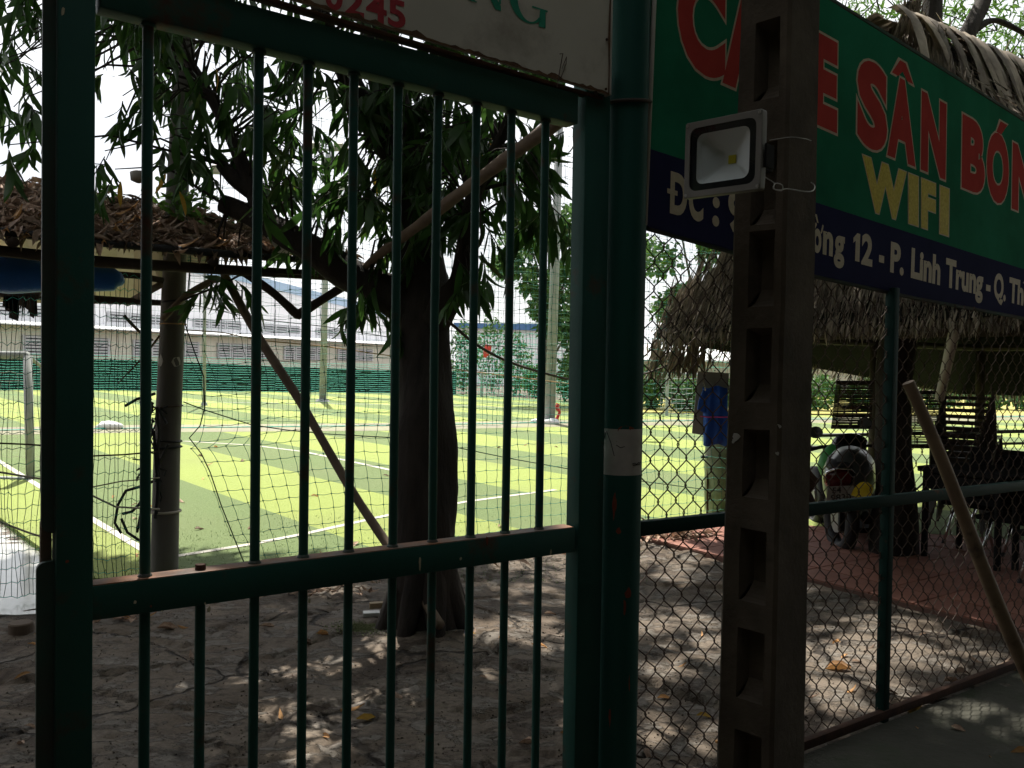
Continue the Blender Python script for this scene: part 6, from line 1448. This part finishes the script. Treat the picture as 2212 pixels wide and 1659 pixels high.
MB().slab([WPt(0, 0, -2.2), WPt(wl + 6, 0, -2.2), WPt(wl + 6, ze - .6, -2.2), WPt(s_e, ze, -2.2), WPt(s_pk, zp, -2.2), WPt(0, zp - .7, -2.2)], wn * -.4).build('main_wall', MT['wall_white'], wh, fixn=True)
nb = 26
for k in range(nb):     # standing seams of the cladding
    s = (wl + 4) * (k + .5) / nb; zt_ = interp(s, [0, s_pk, s_e, wl + 6], [zp - .7, zp, ze, ze - .6]); MB().box(WPt(s, (zc + zt_) / 2, -2.17), wdir * .03, Z * ((zt_ - zc) / 2 - .05), wn * .02).build('seam', MT['wall_white'], wh)
MB().slab([WPt(-1, zp - .7, -2.0), WPt(s_pk, zp, -2.0), WPt(s_e, ze, -2.0), WPt(wl + 7, ze - .65, -2.0), WPt(wl + 7, ze - .05, -2.0), WPt(s_e, ze + .6, -2.0), WPt(s_pk, zp + .62, -2.0), WPt(-1, zp - .1, -2.0)], wn * -14).build('roof', MT['roof_blue'], wh, fixn=True)
def vent(s0, s1, z0, z1, o, nsl):
    v_ = MB().slab([WPt(s0, z0, o), WPt(s1, z0, o), WPt(s1, z1, o), WPt(s0, z1, o)], wn * .02).build('vent', MT['louvre_gap'], wh, fixn=True); m = MB()
    for k in range(nsl):
        z = z0 + (z1 - z0) * (k + .5) / nsl; m.box(WPt((s0 + s1) / 2, z, o + .06), wdir * ((s1 - s0) / 2), Z * ((z1 - z0) / nsl * .30), wn * .03)
    for s in (s0, s1): m.box(WPt(s, (z0 + z1) / 2, o + .07), wdir * .07, Z * ((z1 - z0) / 2), wn * .05)
    m.build('louvre', MT['louvre'], v_)
zl0, zl1 = WX(300, 771).z, WX(300, 734).z; zu0, zu1 = WX(300, 698, -2.2).z, WX(300, 678, -2.2).z
s = .8; gi = 0
while s < wl - 6:
    for q in range(4): vent(s + q * 1.35, s + q * 1.35 + 1.15, zl0, zl1, .0, 6)
    for q in range(3): vent(s + .3 + q * 1.6, s + .3 + q * 1.6 + 1.4, zu0, zu1, -2.2, 3)
    s += 7.0
# second, lower building to the right
wh2 = thing('far_building', 'low pale building with a dark blue roof edge behind the bushes', 'building', P(1110, 840, 62)); Yf = 62
MB().slab([P(985, 850, Yf), P(1260, 860, Yf), P(1262, 716, Yf), P(988, 706, Yf)], V(0, 8, 0)).build('wall', MT['wall_white'], wh2, fixn=True)
MB().slab([P(980, 707, Yf - .4), P(1268, 718, Yf - .4), P(1268, 708, Yf - .4), P(1180, 700, Yf - .4), P(980, 697, Yf - .4)], V(0, 9, 0)).build('roof', mat('navy_roof', (.06, .14, .30), (.08, .17, .34)), wh2, fixn=True)
wh3 = thing('far_building', 'low building with a white sheet roof seen left of the thatched hut', 'building', P(1450, 830, 50)); MB().slab([P(1385, 850, 50), P(1900, 860, 50), P(1900, 780, 50), P(1385, 775, 50)], V(0, 6, 0)).build('wall', MT['wall_cream'], wh3, fixn=True); MB().slab([P(1375, 780, 49), P(1910, 786, 49), P(1910, 752, 53), P(1375, 748, 53)], Z * .1).build('roof', MT['canopy'], wh3, fixn=True)

# ---- background trees and bushes
def bg_tree(x, ybase, ytop, Y, wpx, label, mt, nl=2600, L=.35, name='tree', trunk_r=.16, blobs=None, gap=.0):
    base = P(x, ybase, Y); base = V(base.x, Y, 0); zt_ = P(x, ytop, Y).z; t = thing(name, label, 'tree', base); R_ = wpx * Y / F / 2
    m = MB(); limb(m, [base, base + Z * zt_ * .35, base + Z * zt_ * .65 + V(R_ * .15, 0, 0), base + Z * zt_ * .92], [trunk_r, trunk_r * .8, trunk_r * .5, .03], 9, x * .1)
    cs = blobs or [(random.uniform(-.75, .75), random.uniform(.35, .95), random.uniform(.22, .42)) for k in range(11)]
    for (u, w, r) in cs: c = base + V(u * R_, random.uniform(-.4, .4) * R_, w * zt_); m.tube([base + Z * (w * zt_ * .6), base.lerp(c, .6) + Z * (w * zt_ * .35), c], [trunk_r * .35, trunk_r * .2, .02], 6)
    m.build('trunk', MT['bark_far'], t, smooth=True); Tl = []
    for k in range(nl):
        u, w, r = random.choice(cs); c = base + V(u * R_, 0, w * zt_); d = rv(); q = c + V(d.x * r * R_ * 1.25, d.y * r * R_ * 1.25, d.z * r * R_) * random.uniform(.55, 1.05) + V(0, random.uniform(-.4, .4) * R_, 0)
        Tl.append(frame(rv() + V(0, 0, -.3), rv() + V(0, 0, .8), L * random.uniform(.6, 1.3), q, L * random.uniform(.8, 1.4) * 2.2))
    v, f = inst(LEAF_LO[0], LEAF_LO[1], Tl); np_mesh('crown', v, f, MT[mt], t, smooth=True)['kind'] = 'stuff'
bg_tree(1185, 850, 470, 31, 240, 'tall dark green tree behind the lamp post', 'leaf_far', 5200, .26, blobs=[(-.55, .86, .34), (-.1, .93, .36), (.35, .97, .34), (-.8, .74, .22), (-.25, .66, .3), (.25, .62, .34), (.5, .74, .3), (.1, .44, .26), (.45, .38, .25), (-.1, .52, .24), (.5, .22, .25)])
bg_tree(1330, 850, 430, 34, 220, 'dark green tree hidden partly by the gate post', 'leaf_far', 2500, .3)
bg_tree(1490, 850, 430, 36, 230, 'bright leafy tree seen above the thatch through the chain-link', 'bush', 4200, .3)
bg_tree(1640, 850, 420, 38, 220, 'green tree behind the concrete pole and the thatch', 'bush', 2200, .32)
def bush(x, y, Y, wpx, hpx, label, mt='bush', nl=700, L=.22):
    b_ = G(x, y); b_ = P(x, y, Y); b_ = V(b_.x, Y, 0); R_ = wpx * Y / F / 2; hh = hpx * Y / F; t = thing('bush', label, 'bush', b_, 'bushes behind the field'); m = MB()
    for k in range(5): m.tube([b_, b_ + V(random.uniform(-.5, .5) * R_, 0, hh * .7)], [.03, .01], 5)
    m.build('stems', MT['bark_far'], t); Tl = []
    for k in range(nl):
        a = rv(); q = b_ + V(a.x * R_, a.y * R_ * .6, hh * .5 + a.z * hh * .5) * 1.0; q = V(b_.x + a.x * R_ * random.uniform(.6, 1.05), b_.y + a.y * R_ * .6, max(.03, hh * (.5 + .5 * a.z * random.uniform(.6, 1.1))))
        Tl.append(frame(rv(), rv() + V(0, 0, .6), L * random.uniform(.6, 1.3), q, L * 2))
    v, f = inst(LEAF_LO[0], LEAF_LO[1], Tl); np_mesh('foliage', v, f, MT[mt], t, smooth=True)['kind'] = 'stuff'
bl_ = ['loose green bush right beside the far shade-cloth fence', 'tall bright bamboo-like bush behind the far goal', 'leafy bush between far goal and lamp post', 'dark low bush behind the lamp post', 'bush just left of the green gate post', 'bright bush left of the thatched hut through the chain-link', 'low bush under the hut eave through the chain-link', 'bush behind the concrete pole', 'bush left of the scooter handlebar', 'bush behind the woven blind', 'bush right of the thick trunk inside the hut', 'bush behind the stacked chairs', 'bush at the right edge beyond the railing']
for (x, y, Y, w_, h_), lb_ in zip([(1000, 850, 44, 60, 150), (1062, 850, 43, 80, 170), (1115, 855, 42, 70, 130), (1165, 862, 37, 70, 70), (1230, 868, 34, 60, 90), (1410, 885, 29, 70, 100), (1480, 885, 28, 80, 70), (1620, 890, 28, 120, 90), (1760, 885, 30, 110, 80), (1880, 885, 30, 110, 70), (2020, 880, 33, 120, 60), (2140, 884, 33, 110, 60), (2240, 884, 32, 120, 60)], bl_): bush(x, y, Y, w_, h_, lb_)

# ================================================================== FALLEN LEAVES AND SMALL THINGS ON THE GROUND
def fallen(x, y, L_, mt, ang, label, k=0):
    p = G(x, y); p = V(p.x, p.y, yz(p) + .008 if p.y < 7.8 and mt else .02); s = DRYS[k % 3]; o = bpy.data.objects.new('fallen_leaf', FL[(mt, k % 3)]); COL.objects.link(o)
    o.matrix_world = Matrix(frame(V(math.cos(ang), math.sin(ang), random.uniform(-.05, .1)), V(random.gauss(0, .3), random.gauss(-.2, .3), 1), L_, p) + [[0, 0, 0, 1]]); tag(o, label, 'leaf', 'fallen leaves on the ground')
FL = {(mt, k): mesh_of(DRYS[k], 'fallen_leaf', MT[mt]) for mt in ('dry', 'dry_o', 'leaf_y') for k in range(3)}
spec = [(770, 1545, .12, 'leaf_y', .2), (890, 1512, .14, 'dry', 2.4), (683, 1378, .10, 'dry_o', .3), (1148, 1404, .09, 'dry_o', .1), (735, 1526, .10, 'dry_o', .25), (1838, 1450, .17, 'dry_o', 2.7), (1870, 1495, .06, 'dry', .4), (1828, 1498, .07, 'dry_o', .5), (1925, 1522, .06, 'dry', 1.9), (1840, 1432, .06, 'dry', .2), (2150, 1448, .12, 'dry', .5), (2085, 1586, .09, 'dry', 2.3), (2180, 1632, .17, 'dry_o', .0), (1545, 1592, .10, 'dry_o', .1), (1575, 1466, .09, 'dry_o', .2), (1505, 1540, .08, 'leaf_y', .1), (1870, 1395, .08, 'dry', .6), (1905, 1262, .10, 'dry_o', .1), (2060, 1462, .12, 'dry', .3), (420, 1420, .09, 'dry', 2.2), (640, 1392, .10, 'dry', .3), (560, 1354, .12, 'dry', .3), (610, 1545, .07, 'dry_o', 2.0), (340, 1358, .13, 'dry', .2), (255, 1338, .10, 'dry_o', .1), (300, 1334, .10, 'dry_o', .4), (75, 1372, .09, 'dry_o', .2), (60, 1392, .07, 'dry_o', .1), (960, 1375, .08, 'dry', 2.3), (870, 1360, .10, 'dry_o', .4), (1175, 1325, .09, 'dry', .3), (1280, 1660, .10, 'dry', 2.6), (1160, 1600, .10, 'dry', 2.6), (1010, 1385, .05, 'leaf_y', .4), (1960, 1540, .10, 'leaf_y', .5), (2040, 1480, .10, 'dry', .3), (1420, 1500, .08, 'dry_o', .2), (1450, 1440, .08, 'dry_o', .3)]
def where(x, y):
    if x > 1744 and y > 1650 - (x - 1744) * .41: return 'on the dark pavement outside the chain-link fence'
    if x > 1744: return 'behind the chain-link fence right of the concrete pole'
    if x > 1385: return 'behind the chain-link fence between gate post and concrete pole'
    if x < 110: return 'on the ground left of the gate'
    if 830 < x < 1240 and y < 1400: return 'beside the foot of the dark tree trunk'
    return 'on the yard behind the lower gate bars'
KN = {'dry': 'curled brown dry leaf', 'dry_o': 'orange-brown dry leaf', 'leaf_y': 'yellow fallen leaf'}
for k, (x, y, l, mt, a) in enumerate(spec): fallen(x, y, l, mt, a, ('long ' if l > .13 else 'small ' if l < .075 else '') + KN[mt] + ' ' + where(x, y), k)
for k in range(30):
    x, y = random.uniform(0, 2212), random.uniform(1330, 1655); p = G(x, y)
    mt = random.choice(['dry', 'dry', 'dry_o']); fallen(x, y, random.uniform(.04, .07), mt, random.uniform(0, 6.28), 'small ' + KN[mt] + ' ' + where(x, y), k)
for k in range(34):
    x, y = random.uniform(210, 1240), random.uniform(960, 1220); p = G(x, y, FIELD_Z); o = bpy.data.objects.new('fallen_leaf', FL[(random.choice(['dry', 'dry_o']), k % 3)]); COL.objects.link(o)
    o.matrix_world = Matrix(frame(V(random.gauss(0, 1), random.gauss(0, 1), .05), V(0, 0, 1) + rv() * .3, random.uniform(.06, .12), (p.x, p.y, FIELD_Z + .012)) + [[0, 0, 0, 1]]); tag(o, 'small dry leaf lying on the sunny turf', 'leaf', 'leaves on the turf')
# grit and crumbs
T = []
for k in range(2600):
    p = G(random.uniform(-40, 2250), 1320 + 335 * random.random() ** 1.3); 
    if p.y > 7.6: continue
    T.append(frame(rv(), rv(), random.uniform(.002, .009), (p.x, p.y, yz(p) + .001), random.uniform(.002, .010)))
v, f = inst([(-.5, -.5, -.3), (.5, -.5, -.3), (.6, .5, -.3), (-.5, .5, -.3), (-.4, -.4, .3), (.4, -.3, .3), (.4, .4, .25), (-.3, .4, .3)], [(0, 1, 5, 4), (1, 2, 6, 5), (2, 3, 7, 6), (3, 0, 4, 7), (4, 5, 6, 7)], T)
tag(np_mesh('grit', v, f, MT['ground']), 'loose grit and crumbs scattered over the yard', 'grit', kind='stuff')
Td = [frame(V(random.gauss(0, 1), random.gauss(0, 1), random.gauss(0, .15)), V(0, 0, 1) + rv() * .5, random.uniform(.05, .11), tuple(G(random.gauss(x, sx), random.gauss(y, 7)) + Z * random.uniform(.01, .03))) for (x, y, sx) in [(690, 1278, 70)] * 70 + [(255, 1338, 30)] * 26 + [(960, 1370, 60)] * 20 for _ in (0,)]
v, f = inst(DRYS[1][0], DRYS[1][1], Td); tag(np_mesh('leaf_drift', v, f, MT['dry'], smooth=True), 'thin drift of broken dry leaves along the edge of the turf', 'leaves', kind='stuff')
p = G(45, 1362); tag(MB().tube([V(p.x, p.y, -.02), V(p.x, p.y, .038), V(p.x, p.y, .045), V(p.x, p.y, .0451)], [.060, .060, .054, .001], 24).build('pipe_cap', MT['wood'], fixn=True), 'round brown pipe cap on the ground left of the gate', 'cap')
p = G(802, 1345); tag(MB().bbox(V(p.x, p.y, yz(p) + .012), V(.045, .01, 0), V(-.006, .028, 0), V(0, 0, .011), .003).build('crushed_packet', MT['foil']), 'crushed silver packet lying by the tree foot', 'packet')
p = G(808, 1336); tag(MB().bbox(V(p.x + .01, p.y + .03, yz(p) + .035), V(.04, .012, 0), V(-.006, .02, 0), V(0, 0, .016), .003).build('brown_packet', MT['pack']), 'small brown box on the silver packet by the tree foot', 'packet')
p = G(1010, 1384); tag(MB().tube([V(p.x, p.y, yz(p)), V(p.x, p.y, yz(p) + .012)], .016, 12).build('bottle_cap', MT['blue_cap']), 'small blue bottle cap right of the tree foot', 'cap')
p = G(805, 1368); Tm = [frame(V(random.gauss(0, .4), random.gauss(0, .4), 1), rv(), random.uniform(.003, .009), tuple(V(p.x + random.gauss(0, .10), p.y + random.gauss(0, .05), 0) + Z * (yz(p) - .002)), .012) for k in range(1800)]
v, f = inst(BL_V, BL_F, Tm); tag(np_mesh('moss', v, f, MT['moss']), 'patch of pale green moss left of the tree foot', 'moss', kind='stuff')

# ================================================================== THE STREET BEHIND THE CAMERA (unseen wall, houses and trees added to shade the gate)
wallb = thing('added_shade_wall', 'unseen dark wall added across the lane behind the viewer to block light', 'wall', (0, -5.5, 0))  # never in view, added to keep light off the gate front
MB().slab([V(-18, -5.5, 0), V(20, -5.5, 0), V(20, -5.5, 3.4), V(-18, -5.5, 3.4)], V(0, -.3, 0)).build('masonry', MT['plaster'], wallb, fixn=True)
MB().slab([V(-18, -5.4, 3.4), V(20, -5.4, 3.4), V(20, -5.4, 3.5), V(-18, -5.4, 3.5)], V(0, -.5, 0)).build('coping', MT['concrete'], wallb, fixn=True)
MB().slab([V(-60, -5.2, .0), V(60, -5.2, .0), V(60, -1.6, .0), V(-60, -1.6, .0)], V(0, 0, -.03)).build('road', mat('asphalt', (.045, .045, .045), (.06, .058, .055), bump=.004, bscale=60))['kind'] = 'structure'
for x, y0, lb_ in ((11.5, -1.5, 'unseen plain dark house added at the right end of the lane to block light'), (-12, -2.5, 'unseen plain dark house added at the left end of the lane to block light')):  # unseen houses added to close off sky light along the lane
    hs2 = thing('added_shade_house', lb_, 'house', (x, y0, 0)); MB().bbox(V(x, y0, 3), V(3, 0, 0), V(0, 6, 0), V(0, 0, 3.0), .02).build('wall', MT['plaster'], hs2); MB().slab([V(x - 3.4, y0 - 6.4, 6.0), V(x + 3.4, y0 - 6.4, 6.0), V(x + 3.4, y0 + 6.4, 6.0), V(x - 3.4, y0 + 6.4, 6.0)], V(0, 0, .2)).build('roof', MT['concrete'], hs2, fixn=True)
    sx = -1 if x > 0 else 1; MB().bbox(V(x + sx * 3.02, y0, 1.1), V(.04, 0, 0), V(0, .5, 0), V(0, 0, 1.1), .01).build('door', MT['wood_dark'], hs2)
def added_shade_tree(x, y, h, R_, label, n):  # unseen tree with a dense crown, added to block sky light
    t = thing('added_shade_tree', label, 'tree', (x, y, 0)); m = MB(); limb(m, [V(x, y, 0), V(x + .1, y, h * .4), V(x, y + .1, h * .8)], [.2, .16, .06], 12, x)
    for k in range(7): a = k * .9; m.tube([V(x, y, h * .4), V(x + math.cos(a) * R_ * .5, y + math.sin(a) * R_ * .5, h * .62), V(x + math.cos(a) * R_ * .85, y + math.sin(a) * R_ * .85, h * .72)], [.08, .05, .02], 8)
    m.build('trunk', MT['bark'], t, smooth=True); Tl = []
    for k in range(n):
        a = rv(); q = V(x + a.x * R_ * random.uniform(.2, 1), y + a.y * R_ * random.uniform(.2, 1), h * .74 + a.z * h * .30)
        if q.y > .4 and px(q)[1] > -60 and -60 < px(q)[0] < 2270: continue
        Tl.append(frame(rv() + V(0, 0, -.5), rv() + V(0, 0, 1), random.uniform(.3, .5), q, random.uniform(.6, .9)))
    v, f = inst(LEAF_LO[0], LEAF_LO[1], Tl); np_mesh('crown', v, f, MT['leaf_blocker'], t, smooth=True)['kind'] = 'stuff'
added_shade_tree(8.6, 3.6, 7.4, 4.4, 'unseen dense tree added right of the fence to block sky light', 5200)  # added out of view to darken the pavement and the hut
added_shade_tree(10.5, 10.5, 7.6, 4.6, 'unseen dense tree added right of the hut to block sky light', 4200)
for x, y, h, R_, n, lb_ in ((-3.4, -1.7, 6.4, 3.8, 5200, 'unseen broad tree added for shade behind the viewer to the left'), (3.4, -1.8, 6.8, 4.0, 5600, 'unseen broad tree added for shade behind the viewer to the right'), (-9, -2.4, 6.6, 4.0, 4200, 'unseen tree added for shade far to the left behind the viewer'), (9.6, -1.4, 6.8, 4.2, 4200, 'unseen tree added for shade far to the right behind the viewer'), (.2, -6.8, 7.4, 4.4, 4600, 'tree over the garden wall behind the viewer'), (-7.2, -7.0, 7.2, 4.2, 3400, 'left tree over the garden wall behind the viewer'), (8, -7, 7.2, 4.2, 3400, 'right tree over the garden wall behind the viewer')): added_shade_tree(x, y, h, R_, lb_, n)
